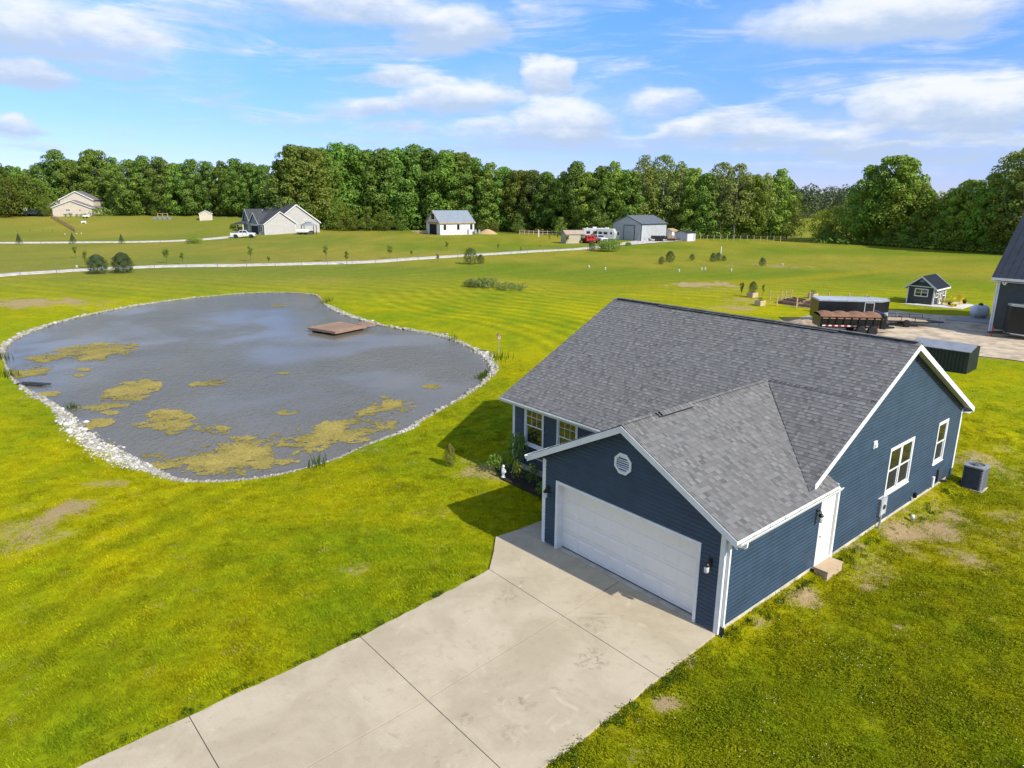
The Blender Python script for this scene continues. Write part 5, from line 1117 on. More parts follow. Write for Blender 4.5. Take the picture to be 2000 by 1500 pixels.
# dark green garden shed of sheet metal behind the house
p0 = at(1886, 731); p1 = at(1911, 718); ax_ = (p1-p0); ax_.z = 0; sw = 2.5; ra = math.atan2(ax_.y, ax_.x)
ms = empty('metal_shed', (p0.x, p0.y, p0.z), ra, 'low dark green sheet metal shed with pale grey roof behind the blue house', 'shed')
Hs = max(1.1, zat(p0, 1895, 688)-p0.z); Ls = 3.3      # x runs to the back-right (width), y to the back-left (length)
MB().box((.02, .02, -.1), (sw-.02, Ls-.02, Hs)).build('wall', M_GREEN, ms)
MB().prism([(.02, .02, Hs), (sw-.02, .02, Hs), (sw/2, .02, Hs+.26)], (0, Ls-.04, 0)).build('gable', M_GREEN, ms)
for k in range(int(sw/.21)): MB().box((.03+.21*k, -.02, -.05), (.15+.21*k, .018, Hs-.02)).build('wall_panel', M_GREEN, ms)
for k in range(int(Ls/.21)): MB().box((-.02, .06+.21*k, -.05), (.018, .18+.21*k, Hs-.02)).build('wall_panel', M_GREEN, ms)
for sgn in (0, 1):
    for k in range(21):
        y = -.1+k*(Ls+.2)/21; xa, xb = (-.12, sw/2) if sgn == 0 else (sw+.12, sw/2)
        MB().prism([(xa, y+.005, Hs-.03), (xb, y+.005, Hs+.26), (xb, y+.005, Hs+.295), (xa, y+.005, Hs+.005)], (0, (Ls+.2)/21-.01, 0)).build('roof_panel', M_MROOF, ms)
MB().box((.0, .0, -.2), (sw, Ls, -.05)).build('base', M_FOUND, ms)

def gable_house(name, p, rz, W_, L_, Hw, rise, mw, mr, label, cat, over=.3, trim=None, rt=.12, ridge='y'):
    """walls x 0..W_, y 0..L_, ridge along y; front gable at y = 0"""
    e = empty(name, p, rz, label, cat)
    MB().box((0, 0, -.3), (W_, L_, Hw)).build('wall', mw, e)
    g_ = MB(); g_.prism([(0, 0, Hw+.001), (W_, 0, Hw+.001), (W_/2, 0, Hw+rise)], (0, L_, 0)); g_.build('gable', mw, e)
    s = rise/(W_/2)
    r_ = MB()
    for sg in (0, 1):
        xa = -over if sg == 0 else W_+over; r_.prism([(xa, -over, Hw-over*s+.02), (W_/2, -over, Hw+rise+.02), (W_/2, -over, Hw+rise+.02+rt), (xa, -over, Hw-over*s+.02+rt)], (0, L_+2*over, 0))
    rf_ = r_.build('roof', mr, e)
    if trim:
        for yy in (-over-.03, L_+over):
            for sg in (0, 1):
                xa = -over-.03 if sg == 0 else W_+over+.03; MB().prism([(xa, yy, Hw-over*s-.08), (W_/2, yy, Hw+rise-.06), (W_/2, yy, Hw+rise+rt+.025), (xa, yy, Hw-over*s+rt+.025)], (0, .03, 0)).build('rake_board', trim, e)
        for xa in (-over-.03, W_+over): MB().box((xa, -over, Hw-over*s-.08), (xa+.03, L_+over, Hw-over*s+rt)).build('fascia', trim, e)
        for xa, yy in ((-.02, -.02), (W_-.1, -.02), (-.02, L_-.1), (W_-.1, L_-.1)): MB().box((xa, yy, -.2), (xa+.12, yy+.12, Hw-.02)).build('corner_trim', trim, e)
    return e
def quick_window(e, T, x0, z0, x1, z1, units=1, bars=1, m=None, trim=.09, name='window'):
    f = MB(T); m = m or M_WHITE
    f.box((x0, z0, 0), (x0+trim, z1, .05)); f.box((x1-trim, z0, 0), (x1, z1, .05)); f.box((x0+trim, z0, 0), (x1-trim, z0+trim, .049)); f.box((x0+trim, z1-trim, 0), (x1-trim, z1, .049))
    w = (x1-x0-2*trim)/units
    for k in range(1, units): f.box((x0+trim+w*k-.03, z0+trim, 0), (x0+trim+w*k+.03, z1-trim, .045))
    for k in range(1, bars+1): f.box((x0+trim, z0+(z1-z0)*k/(bars+1)-.02, 0), (x1-trim, z0+(z1-z0)*k/(bars+1)+.02, .04))
    fr = f.build(name, m, e); MB(T).box((x0+trim, z0+trim, .0), (x1-trim, z1-trim, .02)).build('pane', M_GLASS, fr); return fr
# small garden shed
pa = at(1769, 591.5); pb = at(1821, 597.5); pc_ = at(1850, 591); vx = (pb-pa); vx.z = 0; Wd = vx.length; ra = math.atan2(vx.y, vx.x)
Ld = max(3.2, (pc_-pb).length)
M_SHED = mat('dark_green_boards', (.042, .052, .046), .6, .12, 3)
zw = zat(pb, 1832, 563)-pb.z; za = zat((pa+pb)/2, 1806, 541.5)-pb.z
gs_ = gable_house('garden_shed', (pa.x, pa.y, (pa.z+pb.z)/2), ra, Wd, Ld, zw, za-zw, M_SHED, M_MROOF2, 'small dark green garden shed with white trim beside the patio', 'shed', .28, M_WHITE, .07)
TS = lambda u, z, d: (u, -d, z)
quick_window(gs_, TS, Wd*.27, zw*.45, Wd*.78, zw*.90, 2, 1)
MB(TS).box((-.05, zw-.02, .01), (Wd+.05, zw+.07, .04)).build('gable_band', M_WHITE, gs_); MB(TS).prism([(Wd/2-.3, zw+.5, .012), (Wd/2+.3, zw+.5, .012), (Wd/2, zw+.78, .012)], (0, 0, .02)).build('gable_vent', M_MROOF, gs_)
for k in range(12): 
    x = Wd*k/12; MB(TS).box((x+.004, -.1, .001), (x+Wd/12-.004, zw-.03, .016)).build('board', M_SHED, gs_)
TD = lambda u, z, d: (Wd+d, u, z)
for (a, b) in ((.36, .51), (.515, .665)):
    d_ = quick_window(gs_, TD, Ld*a, .05, Ld*b, zw*.86, 1, 2, name='french_door')
quick_window(gs_, TD, Ld*.10, zw*.42, Ld*.30, zw*.86, 1, 1); quick_window(gs_, TD, Ld*.72, zw*.42, Ld*.92, zw*.86, 1, 1)
for k in range(20):
    v_ = Wd+.56; yy = -.28+k*(Ld+.56)/20
    s = (za-zw)/(Wd/2); MB().prism([(Wd+.28, yy, zw-.28*s+.10), (Wd/2, yy, za+.10), (Wd/2, yy, za+.125), (Wd+.28, yy, zw-.28*s+.125)], (0, .03, 0)).build('roof_seam', M_MROOF2, gs_)
M_PATIO = mat('patio_concrete', (.55, .52, .46), .9, .12, 1.5)
pad('patio', [(1758, 594), (1822, 600.5), (1878, 604), (1904, 596), (1868, 590.5), (1848, 592)], M_PATIO, .06)
pad('concrete_pad', [(1846, 626), (1863, 619.5), (1936, 622), (1932, 634)], mat('pad_grey', (.30, .29, .28), .9, .1, 1), .10)
# two yellow garden chairs, a yellow footstool, flower pots
M_YEL = mat('yellow_paint', (.72, .50, .015), .45, .08, 5)
def garden_chair(px, py, rz, label):
    e = empty('garden_chair', at(px, py)+Vector((0, 0, .06)), rz, label, 'chair', 'yellow chairs on the patio')
    for k in range(5): MB().prism([(-.30+.122*k, -.22, .95-.03*abs(k-2)), (-.19+.122*k, -.22, .95-.03*abs(k-2)), (-.19+.122*k, .02, .33), (-.30+.122*k, .02, .33)], (0, .03, .01)).build('back_slat', M_YEL, e)
    for k in range(5): MB().box((-.30, .0+.105*k, .33-.012*k*-1), (.31, .095+.105*k, .36+.012*k)).build('seat_slat', M_YEL, e)
    for s in (-1, 1):
        MB().box((s*.36-.07, -.1, .56), (s*.36+.07, .6, .59)).build('armrest', M_YEL, e)
        MB().box((s*.34-.02, .48, 0), (s*.34+.02, .56, .56)).build('leg', M_YEL, e); MB().prism([(s*.34-.02, -.3, 0), (s*.34-.02, -.2, 0), (s*.34-.02, .45, .33), (s*.34-.02, .42, .4)], (.04, 0, 0)).build('leg', M_YEL, e)
    return e
garden_chair(1872, 594.5, 2.2, 'yellow slatted garden chair in the middle of the patio by the garden shed')
garden_chair(1850, 597.0, .9, 'yellow slatted garden chair close to the shed doors')
fs = empty('footstool', at(1862, 600)+Vector((0, 0, .06)), .4, 'low yellow footstool on the patio between the chairs', 'footstool')
for k in range(4): MB().box((-.25, -.2+.11*k, .30), (.25, -.1+.11*k, .33)).build('slat', M_YEL, fs)
for s in (-1, 1): MB().box((s*.22-.02, -.18, 0), (s*.22+.02, .18, .30)).build('leg', M_YEL, fs)
for px, py, lb in ((1854, 597.5, 'dark flower pot next to the garden shed corner'), (1883, 594, 'dark flower pot at the far edge of the patio')):
    e = empty('flower_pot', at(px, py)+Vector((0, 0, .06)), 0, lb, 'flower pot', 'flower pots on the patio'); MB().lathe([(.14, 0), (.2, .3), (.22, .32), (.2, .32), (.17, .28), (0, .28)], n=14).build('pot', M_BLACK, e, True)
    o = link('flowers', TREES['low_shrub'][0], e); o.location = (0, 0, .2); o.scale = (.6, .6, .6); o.color = (1.5, 1, 1, 1)
# propane tank
pt = at(1911, 622); tk = empty('propane_tank', pt, -.15, 'white horizontal propane tank on the grass beside the gravel yard', 'tank')
Lk = size(36, pt)*.95; rr = size(24, pt)*.48
prof = [(0, -Lk/2)]+[(rr*math.sin(a), -Lk/2+rr*.8*(1-math.cos(a))) for a in (.4, .8, 1.2, 1.57)]+[(rr*math.sin(a), Lk/2-rr*.8*(1-math.cos(a))) for a in (1.57, 1.2, .8, .4)]+[(0, Lk/2)]
MB().lathe(prof, (0, 0, rr+.18), 24, 'x').build('vessel', mat('tank_white', (.66, .68, .70), .35, .06, 2), tk, True)
for s in (-1, 1): MB().box((s*Lk*.27-.08, -rr*.6, -.1), (s*Lk*.27+.08, rr*.6, .35)).build('foot', M_GREYBOX, tk)
MB().lathe([(.0, .0), (.2, .0), (.2, .1), (.12, .2), (0, .22)], (0, 0, 2*rr+.14), 14).build('valve_dome', mat('dome_green', (.02, .07, .04), .5), tk, True)
# big dark green house at the right edge
pq = at(1932.5, 652); zq = zat(pq, 1950, 537)-pq.z
pr = at(2010, 662); vv = pr-pq; vv.z = 0
ra = math.atan2(vv.y, vv.x); M_DG = mat('dark_green_siding', (.046, .058, .050), .55, .1, 2)
dg = empty('dark_house', (pq.x, pq.y, pq.z), ra, 'tall dark green house with dark metal roof and small high windows', 'house')
Wg, Lg = 14., 12.
MB().box((.05, .05, -.4), (Wg, Lg, zq)).build('wall', M_DG, dg); MB().box((.0, -.0, -.4), (Wg+.02, Lg+.02, .45)).build('foundation', mat('tan_foundation', (.42, .34, .22), .9, .15, 2), dg)
TQ = lambda u, z, d: (u, -d+.05, z)
for k in range(int((zq-.45)/.14)): MB(TQ).add([(0, .46+.14*k, .03), (Wg, .46+.14*k, .03), (Wg, .598+.14*k, .008), (0, .598+.14*k, .008)], [(0, 1, 2, 3)]).build('siding_board', M_DG, dg, fix=False)
rise = 5.2
MB().prism([(.05, .05, zq+.001), (.05, Lg, zq+.001), (.05, Lg/2, zq+rise)], (Wg, 0, 0)).build('gable', M_DG, dg)
rs = MB(); o_ = .45; sl = rise/(Lg/2)
rs.prism([(-o_, -o_, zq-o_*sl+.1), (Wg+o_, -o_, zq-o_*sl+.1), (Wg+o_, Lg/2, zq+rise+.1), (-o_, Lg/2, zq+rise+.1)], (0, 0, .1)); rs.prism([(-o_, Lg+o_, zq-o_*sl+.1), (Wg+o_, Lg+o_, zq-o_*sl+.1), (Wg+o_, Lg/2, zq+rise+.1), (-o_, Lg/2, zq+rise+.1)], (0, 0, .1))
rr_ = rs.build('roof', M_MROOF2, dg)
for k in range(30):
    x = -o_+k*.5; MB().prism([(x, -o_, zq-o_*sl+.2), (x+.04, -o_, zq-o_*sl+.2), (x+.04, Lg/2, zq+rise+.2), (x, Lg/2, zq+rise+.2)], (0, 0, .03)).build('roof_seam', M_MROOF2, rr_)
MB().box((-o_, -o_-.03, zq-o_*sl+.0), (Wg+o_, -o_, zq-o_*sl+.2)).build('fascia', M_WHITE, dg); MB().box((-o_+.02, -o_, zq-o_*sl-.1), (Wg, .05, zq-o_*sl-.07)).build('soffit', M_WHITE, dg)
MB().box((-.02, -.03, .2), (.10, .09, zq-.1)).build('corner_trim', M_WHITE, dg); MB().box((-.13, -.1, .0), (-.03, .0, zq-.25)).build('downspout', M_WHITE, dg)
MB().box((-.12, -.09, -.1), (-.04, -.01, .3)).build('drain_adapter', M_BLACK, dg)
quick_window(dg, TQ, 2.0, zq-1.25, 4.2, zq-.55, 1, 0); quick_window(dg, TQ, 6.0, zq-1.25, 8.2, zq-.55, 1, 0)
fl = MB(TQ).box((.30, zq-.75, .02), (.5, zq-.62, .1)).build('security_light', M_WHITE, dg)
for s in (-.1, .1): MB(TQ).box((.36+s, zq-.62, .1), (.48+s, zq-.5, .3)).build('lamp_head', M_WHITE, fl)
# trailers
M_BLK = mat('trailer_black', (.012, .013, .015), .28, .12, 2)
M_RUB = mat('rubber', (.015, .015, .015), .85, .2, 10); M_HUB = mat('hub_steel', (.45, .46, .47), .35, .1, 8, metal=.6)
M_SIL = mat('bright_aluminium', (.58, .60, .62), .3, .1, 4, metal=.5); M_RED = mat('red_paint', (.52, .022, .02), .4, .1, 4)
def wheel(e, x, y, r, w=.22, hub=None):
    t = MB().lathe([(r*.6, -w/2), (r*.92, -w/2), (r, -w*.35), (r, w*.35), (r*.92, w/2), (r*.6, w/2)], (x, y, r), 20, 'y').build('wheel', M_RUB, e, True)
    MB().lathe([(0, -w*.42), (r*.58, -w*.45), (r*.62, -w*.3), (r*.62, w*.3), (r*.58, w*.45), (0, w*.42)], (x, y, r), 16, 'y').build('rim', hub or M_HUB, t, True)
    return t
def box_trailer(p, rz, L_, W_, H_, label, body=M_BLK, door=True, guard=True, roofm=None, name='enclosed_trailer'):
    e = empty(name, p, rz, label, 'trailer'); z0 = .45; n = .9
    pts = [(-L_/2, -W_/2), (L_/2-n, -W_/2), (L_/2, -.35), (L_/2, .35), (L_/2-n, W_/2), (-L_/2, W_/2)]
    MB().prism([(a, b, z0) for a, b in pts], (0, 0, H_-z0-.02)).build('body', body, e)
    MB().prism([(a*1.004, b*1.01, H_-.018) for a, b in pts], (0, 0, .05)).build('roof', roofm or M_SIL, e, bevel=.02)
    MB().prism([(a*1.003, b*1.006, H_-.10) for a, b in pts], (0, 0, .07)).build('roof_rail', M_SIL, e)
    MB().prism([(a*1.003, b*1.006, z0-.03) for a, b in pts], (0, 0, .09)).build('lower_rail', M_SIL, e)
    for s in (-1, 1) if guard else (): MB().prism([(L_/2-n, s*(W_/2+.008), z0+.06), (L_/2+.004, s*.36, z0+.06), (L_/2+.004, s*.36, z0+.66), (L_/2-n, s*(W_/2+.008), z0+.66)], (0, s*.008, 0)).build('stone_guard', M_SIL, e)
    k = int(L_/.6)
    for s in (-1, 1):
        for i in range(k): MB().box((-L_/2+i*(L_-n)/k+.01, min(s*W_/2, s*(W_/2+.006)), z0+.07), (-L_/2+(i+1)*(L_-n)/k-.01, max(s*W_/2, s*(W_/2+.006)), H_-.11)).build('side_panel', body, e)
    if door:
        d_ = MB(); x = L_*.12
        for a, b in (((x, .62), (x+.06, 2.0)), ((x+.74, .62), (x+.8, 2.0)), ((x, 1.96), (x+.8, 2.02)), ((x, .58), (x+.8, .64))): d_.box((a[0], -W_/2-.03, a[1]), (b[0], -W_/2-.008, b[1]))
        dr = d_.build('side_door', M_SIL, e); MB().box((x+.06, -W_/2-.015, .64), (x+.74, -W_/2-.007, 1.96)).build('door_leaf', body, dr)
    for s in (-1, 1):
        for x in (-.45, .45): wheel(e, x-L_*.05, s*(W_/2+.02), .36)
        MB().prism([(-L_*.05-.95, s*(W_/2+.02), .5), (-L_*.05-.75, s*(W_/2+.02), .80), (-L_*.05+.75, s*(W_/2+.02), .80), (-L_*.05+.95, s*(W_/2+.02), .5), (-L_*.05+.85, s*(W_/2+.02), .5), (-L_*.05+.7, s*(W_/2+.02), .75), (-L_*.05-.7, s*(W_/2+.02), .75), (-L_*.05-.85, s*(W_/2+.02), .5)], (0, s*.12, 0)).build('fender', M_BLK, e)
    MB().bar((L_/2-.2, .5, .42), (L_/2+1.2, 0, .42), .09, .12).build('tongue', M_BLK, e); MB().bar((L_/2-.2, -.5, .42), (L_/2+1.2, 0, .42), .089, .121).build('tongue', M_BLK, e)
    MB().tube([(L_/2+.9, .06, .0), (L_/2+.9, .06, .95)], .04).build('jack', M_RED if not door else M_GREYBOX, e)
    return e
pL, pRt = at(1604, 636), at(1745, 640); vt_ = pRt-pL; vt_.z = 0
pm = at(1674, 638); Lt = size(136, pm)
ra = math.atan2(pRt.y-pL.y, pRt.x-pL.x)
box_trailer((pm.x+.0, pm.y+1.6, pm.z), -.12, max(6.0, Lt*.98), 2.3, 2.15, 'long black enclosed trailer parked in the yard behind the dump trailer')
# dump trailer with brown tarp
pd = at(1648, 649); dt = empty('dump_trailer', (pd.x, pd.y-.3, pd.z), -.10, 'black dump trailer with a brown tarp stretched over its load', 'trailer'); L_ = size(116, pd); W_ = 2.0; dt.scale = (1, 1, 1.08)
MB().box((-L_/2, -W_/2, .55), (L_/2, W_/2, 1.35)).build('bed', M_BLK, dt)
for i in range(9):
    x = -L_/2+.1+i*(L_-.2)/8
    for s in (-1, 1): MB().box((x-.05, s*(W_/2+.04)-.04, .55), (x+.05, s*(W_/2+.04)+.04, 1.33)).build('stake', M_BLK, dt)
M_TARP = mat('brown_tarp', (.21, .105, .06), .8, .15, 3, .5, 8)
tv = []; tf = []; nx2, ny2 = 33, 11
for i in range(nx2):
    for j in range(ny2):
        u, w = i/(nx2-1), j/(ny2-1)*2-1; hmp = .30*(1-w*w)*(.55+.45*abs(math.sin(u*PI*4)))+.02*vnoise(np.array([u*30.]), np.array([w*6.]), 5)[0]
        tv.append((-L_/2+u*L_, w*(W_/2+.06), 1.36+hmp-(.16 if abs(w) > .99 else 0)))
for i in range(nx2-1):
    for j in range(ny2-1): tf.append((i*ny2+j, (i+1)*ny2+j, (i+1)*ny2+j+1, i*ny2+j+1))
MB().add(tv, tf).build('tarp', M_TARP, dt, True, fix=False)
M_RT = mat('reflector_red', (.5, .02, .02), .4); M_WT = mat('reflector_white', (.75, .75, .75), .4)
for i in range(int(L_/.24)-1): MB().box((-L_/2+.15+i*.24, -W_/2-.092, .66), (-L_/2+.38+i*.24, -W_/2-.082, .75)).build('reflective_tape', M_RT if i % 2 else M_WT, dt)
for s in (-1, 1):
    for x in (.7, 1.6): wheel(dt, x, s*(W_/2+.16), .38, .24)
    MB().box((.2, s*(W_/2+.16)-.14, .80), (2.1, s*(W_/2+.16)+.14, .84)).build('fender', M_BLK, dt)
MB().box((L_/2+.002, -W_/2, .5), (L_/2+.25, W_/2, 1.5)).build('headboard', M_BLK, dt); MB().tube([(L_/2+.1, -W_/2, 1.55), (L_/2+.1, W_/2, 1.55)], .09, 10).build('tarp_roll', mat('blue_tarp', (.06, .10, .15), .6), dt)
for s in (-.5, .5): MB().bar((L_/2, s, .5), (L_/2+1.3, 0, .5), .1, .13 if s > 0 else .131).build('tongue', M_BLK, dt)
MB().box((L_/2+.3, -.3, .5), (L_/2+.75, .3, .85)).build('pump_box', M_BLK, dt)
# open utility trailer with lumber
pu = at(1768, 636); ut = empty('utility_trailer', pu, -.25, 'low open utility trailer with a wooden deck beside the black enclosed trailer', 'trailer'); 
for k in range(7): MB().box((-1.7, -.85+.245*k, .52), (1.5, -.62+.245*k, .56)).build('deck_board', M_WOOD, ut)
for s in (-1, 1): MB().box((-1.7, s*.9-.03, .42), (1.5, s*.9+.03, .52)).build('side_rail', M_BLK, ut); MB().box((-1.7, s*.9-.02, .85), (1.5, s*.9+.02, .89)).build('top_rail', M_BLK, ut)
for s in (-1, 1):
    for x in (-1.68, -.6, .45, 1.48): MB().box((x-.02, s*.9-.019, .52), (x+.02, s*.9+.019, .85)).build('stake', M_BLK, ut)
    wheel(ut, -.2, s*1.05, .33, .2)
for s in (-.6, .6): MB().bar((1.5, s, .45), (2.9, 0, .45), .08, .10 if s > 0 else .101).build('tongue', M_BLK, ut)
MB().tube([(2.6, .1, .0), (2.6, .1, .8)], .035).build('jack', M_GREYBOX, ut)
# black trailer at the right edge, mostly outside the frame
pw = at(1996, 672); box_trailer((pw.x+3.2, pw.y+1.6, pw.z), PI-.25, 6.2, 2.3, 2.7, 'black enclosed trailer with red jack beside the tall dark green house', door=False, guard=False, name='enclosed_trailer')
# garden: raised beds, posts, planters
def raised_bed(P4, label, grp):
    P = [at(*q) for q in P4]; e = empty('raised_bed', P[0], 0, label, 'raised bed', grp); Q = [q-P[0] for q in P]
    for a, b in zip(Q, Q[1:]+Q[:1]): MB().bar(a+Vector((0, 0, .15)), b+Vector((0, 0, .15)), .05, .32).build('side_board', mat('bed_board', (.20, .13, .075), .85, .25, 4), e)
    c_ = sum(Q, Vector())/4; MB().prism([tuple(c_+(q-c_)*.98+Vector((0, 0, -.1))) for q in Q], (0, 0, .30)).build('soil', mat('bed_soil', (.075, .04, .026), .95, .3, 5, 1., 20), e)
raised_bed([(1518, 592.5), (1556, 598.5), (1564, 594.5), (1530, 589)], 'raised wooden garden bed at the left front of the fenced garden', 'raised garden beds')
raised_bed([(1536, 587.5), (1568, 592.5), (1576, 590), (1548, 585.5)], 'raised wooden garden bed at the back of the fenced garden', 'raised garden beds')
raised_bed([(1561, 599.5), (1597, 603.5), (1600, 598), (1570, 595.5)], 'raised wooden garden bed at the right front, close to the trailers', 'raised garden beds')
raised_bed([(1573, 593.8), (1603, 597.2), (1610, 592.5), (1582, 590.3)], 'raised wooden garden bed at the right back, close to the trailers', 'raised garden beds')
sheet('garden_path', [(1507, 592), (1590, 605), (1618, 600), (1612, 590), (1560, 583.5), (1540, 584)], mat('straw_path', (.42, .35, .24), .95, .2, 1.5), .03, .8)
POSTS = [(1503.5, 586, 572), (1517, 598, 577), (1525.5, 588.5, 569), (1534, 585.5, 576), (1545, 584.5, 567), (1555.5, 602, 581), (1580.5, 588, 570), (1596.5, 603, 587), (1617.5, 590, 574), (1657, 592, 579), (1690, 594, 583)]
gf = empty('garden_fence', at(1555, 592), 0, 'posts and thin wire of an unfinished fence around the raised garden beds', 'fence'); og = gf.location.copy()
tops = []
for px, yb_, yt in POSTS:
    q = at(px, yb_); h = max(1.0, zat(q, px, yt)-q.z); MB().box((-.055, -.055, -.3), (.055, .055, h)).build('post', mat('new_timber', (.46, .33, .18), .85, .2, 5), gf).location = q-og; tops.append((q-og, h))
order = [0, 2, 4, 6, 8, 9, 10]
for a, b in zip(order, order[1:]):
    for f_ in (.3, .6, .9): MB().tube([tops[a][0]+Vector((0, 0, tops[a][1]*f_)), tops[b][0]+Vector((0, 0, tops[b][1]*f_))], .006, 4).build('wire', M_GREYBOX, gf)
M_PLAN = mat('planter_timber', (.52, .40, .23), .85, .2, 4)
def planter(px, py, w, kind, sc3, label):
    q = at(px, py); e = empty('planter_box', q, .5, label, 'planter', 'timber planter boxes around the garden')
    for k in range(3):
        z = .02+.18*k
        MB().box((-w/2, -w/2, z), (w/2, -w/2+.04, z+.17)).build('board', M_PLAN, e); MB().box((-w/2, w/2-.04, z), (w/2, w/2, z+.17)).build('board', M_PLAN, e); MB().box((-w/2, -w/2+.041, z), (-w/2+.04, w/2-.041, z+.17)).build('board', M_PLAN, e); MB().box((w/2-.04, -w/2+.041, z), (w/2, w/2-.041, z+.17)).build('board', M_PLAN, e)
    MB().box((-w/2+.041, -w/2+.041, .0), (w/2-.041, w/2-.041, .5)).build('soil', mat('bed_soil', (.075, .04, .026)), e)
    if kind: plant(kind, q+Vector((0, 0, .5)), 'green bush growing in the '+label, 'shrub', 'shrubs growing in planter boxes', sc3, None, (1, 1, 1), 'planter_shrub')
planter(1469, 580.5, .85, 'cedar', (.62, .62, .62), 'timber planter box farthest left by the thin sapling')
planter(1484, 597, .75, 'low_shrub', (.7, .7, .6), 'timber planter box at the left front corner of the garden')
planter(1587, 582.5, .75, 'low_shrub', (.9, .9, .8), 'timber planter box at the back of the garden')
planter(1597, 609, .7, 'low_shrub', (.9, .9, .9), 'timber planter box touching the left end of the trailers')
planter(1692, 594, .75, 'low_shrub', (.9, .9, .6), 'timber planter box behind the long black trailer')
by_px('sapling0', 1447, 584, 553, 'thin young sapling in a ring of mulch left of the planter boxes', 'sapling', None, 'thin_sapling', .7, (.6, .7, .8), base_h=3)
by_px('sapling1', 1489, 580, 557, 'thin leafless-looking sapling behind the planter boxes', 'sapling', None, 'thin_sapling', .7, (.6, .7, .8), base_h=3)
# ------------------------------------------------------------------ houses and barns across the fields
M_BEIGE = mat('beige_siding', (.56, .48, .38), .7, .08, 1.5); M_SHG = mat('grey_shingle_roof', (.16, .155, .15), .9, .25, 3); M_SHD = mat('dark_shingle_roof', (.050, .052, .058), .9, .25, 3)
M_LGREY = mat('light_grey_siding', (.42, .40, .37), .7, .06, 1.5); M_BGREY = mat('blue_grey_siding', (.20, .24, .26), .7, .08, 1.5)
M_OPENSHADE = mat('opening_shade', (.012, .012, .012), .9)  # near-black for flat panels: shade inside open garages put into colour
def face(x0=0.): return lambda u, z, d: (u, x0-d, z)
def left_face(x0=0.): return lambda u, z, d: (x0-d, u, z)
def right_face(x0): return lambda u, z, d: (x0+d, u, z)
def lap_rows(e, T, u0, u1, z0, z1, m, step=.3):
    for k in range(int((z1-z0)/step)): MB(T).add([(u0, z0+step*k, .025), (u1, z0+step*k, .025), (u1, z0+step*(k+1)-.01, .004), (u0, z0+step*(k+1)-.01, .004)], [(0, 1, 2, 3)]).build('siding_board', m, e, fix=False)
# grey house
p = at(517.5, 459.5)
gh = gable_house('grey_house', p, math.radians(47), 9.1, 9.0, 2.9, 3.0, M_LGREY, M_SHD, 'grey gabled house with dark roof and white chimney beside the parked white truck', 'house', .35, M_WHITE, .12)
def add_block(e, o, W_, L_, Hw, rise, mw, mr, over=.35, trim=M_WHITE):
    x0, y0 = o; s = rise/(W_/2)
    MB().box((x0, y0, -.3), (x0+W_, y0+L_, Hw)).build('wall', mw, e); MB().prism([(x0, y0, Hw+.001), (x0+W_, y0, Hw+.001), (x0+W_/2, y0, Hw+rise)], (0, L_, 0)).build('gable', mw, e)
    for sg in (0, 1):
        xa = x0-over if sg == 0 else x0+W_+over; xm = x0+W_/2
        MB().prism([(xa, y0-over, Hw-over*s+.02), (xm, y0-over, Hw+rise+.02), (xm, y0-over, Hw+rise+.14), (xa, y0-over, Hw-over*s+.14)], (0, L_+2*over, 0)).build('roof', mr, e)
        if trim:
            for yy in (y0-over-.04, y0+L_+over): MB().prism([(xa, yy, Hw-over*s-.12), (xm, yy, Hw+rise-.1), (xm, yy, Hw+rise+.17), (xa, yy, Hw-over*s+.17)], (0, .04, 0)).build('rake_board', trim, e)
add_block(gh, (3.2, 1.3), 14.0, 13.5, 2.95, 4.7, M_LGREY, M_SHD)
def cross_gable(e, y0, y1, xout, xin, Hw, rise, mw, mr):
    ym = (y0+y1)/2
    MB().box((xout, y0, -.3), (xin, y1, Hw)).build('wall', mw, e); MB().prism([(xout, y0, Hw), (xout, y1, Hw), (xout, ym, Hw+rise)], (xin-xout, 0, 0)).build('gable', mw, e)
    for a in (y0-.3, y1+.3):
        zz = Hw-.3*rise/((y1-y0)/2)+.03
        MB().prism([(xout-.3, a, zz), (xout-.3, ym, Hw+rise+.03), (xout-.3, ym, Hw+rise+.15), (xout-.3, a, zz+.12)], (xin-xout, 0, 0)).build('roof', mr, e)
        MB().prism([(xout-.34, a, zz-.1), (xout-.34, ym, Hw+rise-.07), (xout-.34, ym, Hw+rise+.18), (xout-.34, a, zz+.15)], (.04, 0, 0)).build('rake_board', M_WHITE, e)
cross_gable(gh, 2.3, 7.2, -.25, 4.0, 2.9, 2.6, M_BGREY, M_SHD); cross_gable(gh, 9.5, 13.6, 1.0, 6.0, 2.95, 3.4, M_BGREY, M_SHD)
TLf = left_face(-.25)
gdo = MB(TLf).box((3.0, .0, .01), (6.4, 2.3, .03)).build('opening_shade_panel', M_OPENSHADE, gh); MB(TLf).box((2.9, 2.3, .01), (6.5, 2.42, .06)).build('lintel', M_WHITE, gdo)  # flat dark panel on the wall paints the shade of the open garage
quick_window(gh, left_face(1.0), 10.6, .9, 12.4, 2.3, 2, 1); quick_window(gh, TLf, .4, .9, 1.6, 2.2, 1, 1)
lap_rows(gh, face(0), .05, 9.05, .1, 2.85, M_LGREY); lap_rows(gh, face(1.3), 9.2, 17.15, .1, 2.9, M_LGREY)
for x in (12.6, 13.1, 14.0): MB(face(1.3)).box((x, 3.6, .01), (x+.25, 3.85, .08)).build('wall_vent', M_WHITE, gh)
MB(face(1.3)).box((9.3, .2, .03), (9.6, 1.4, .16)).build('meter_box', M_BLACK, gh)
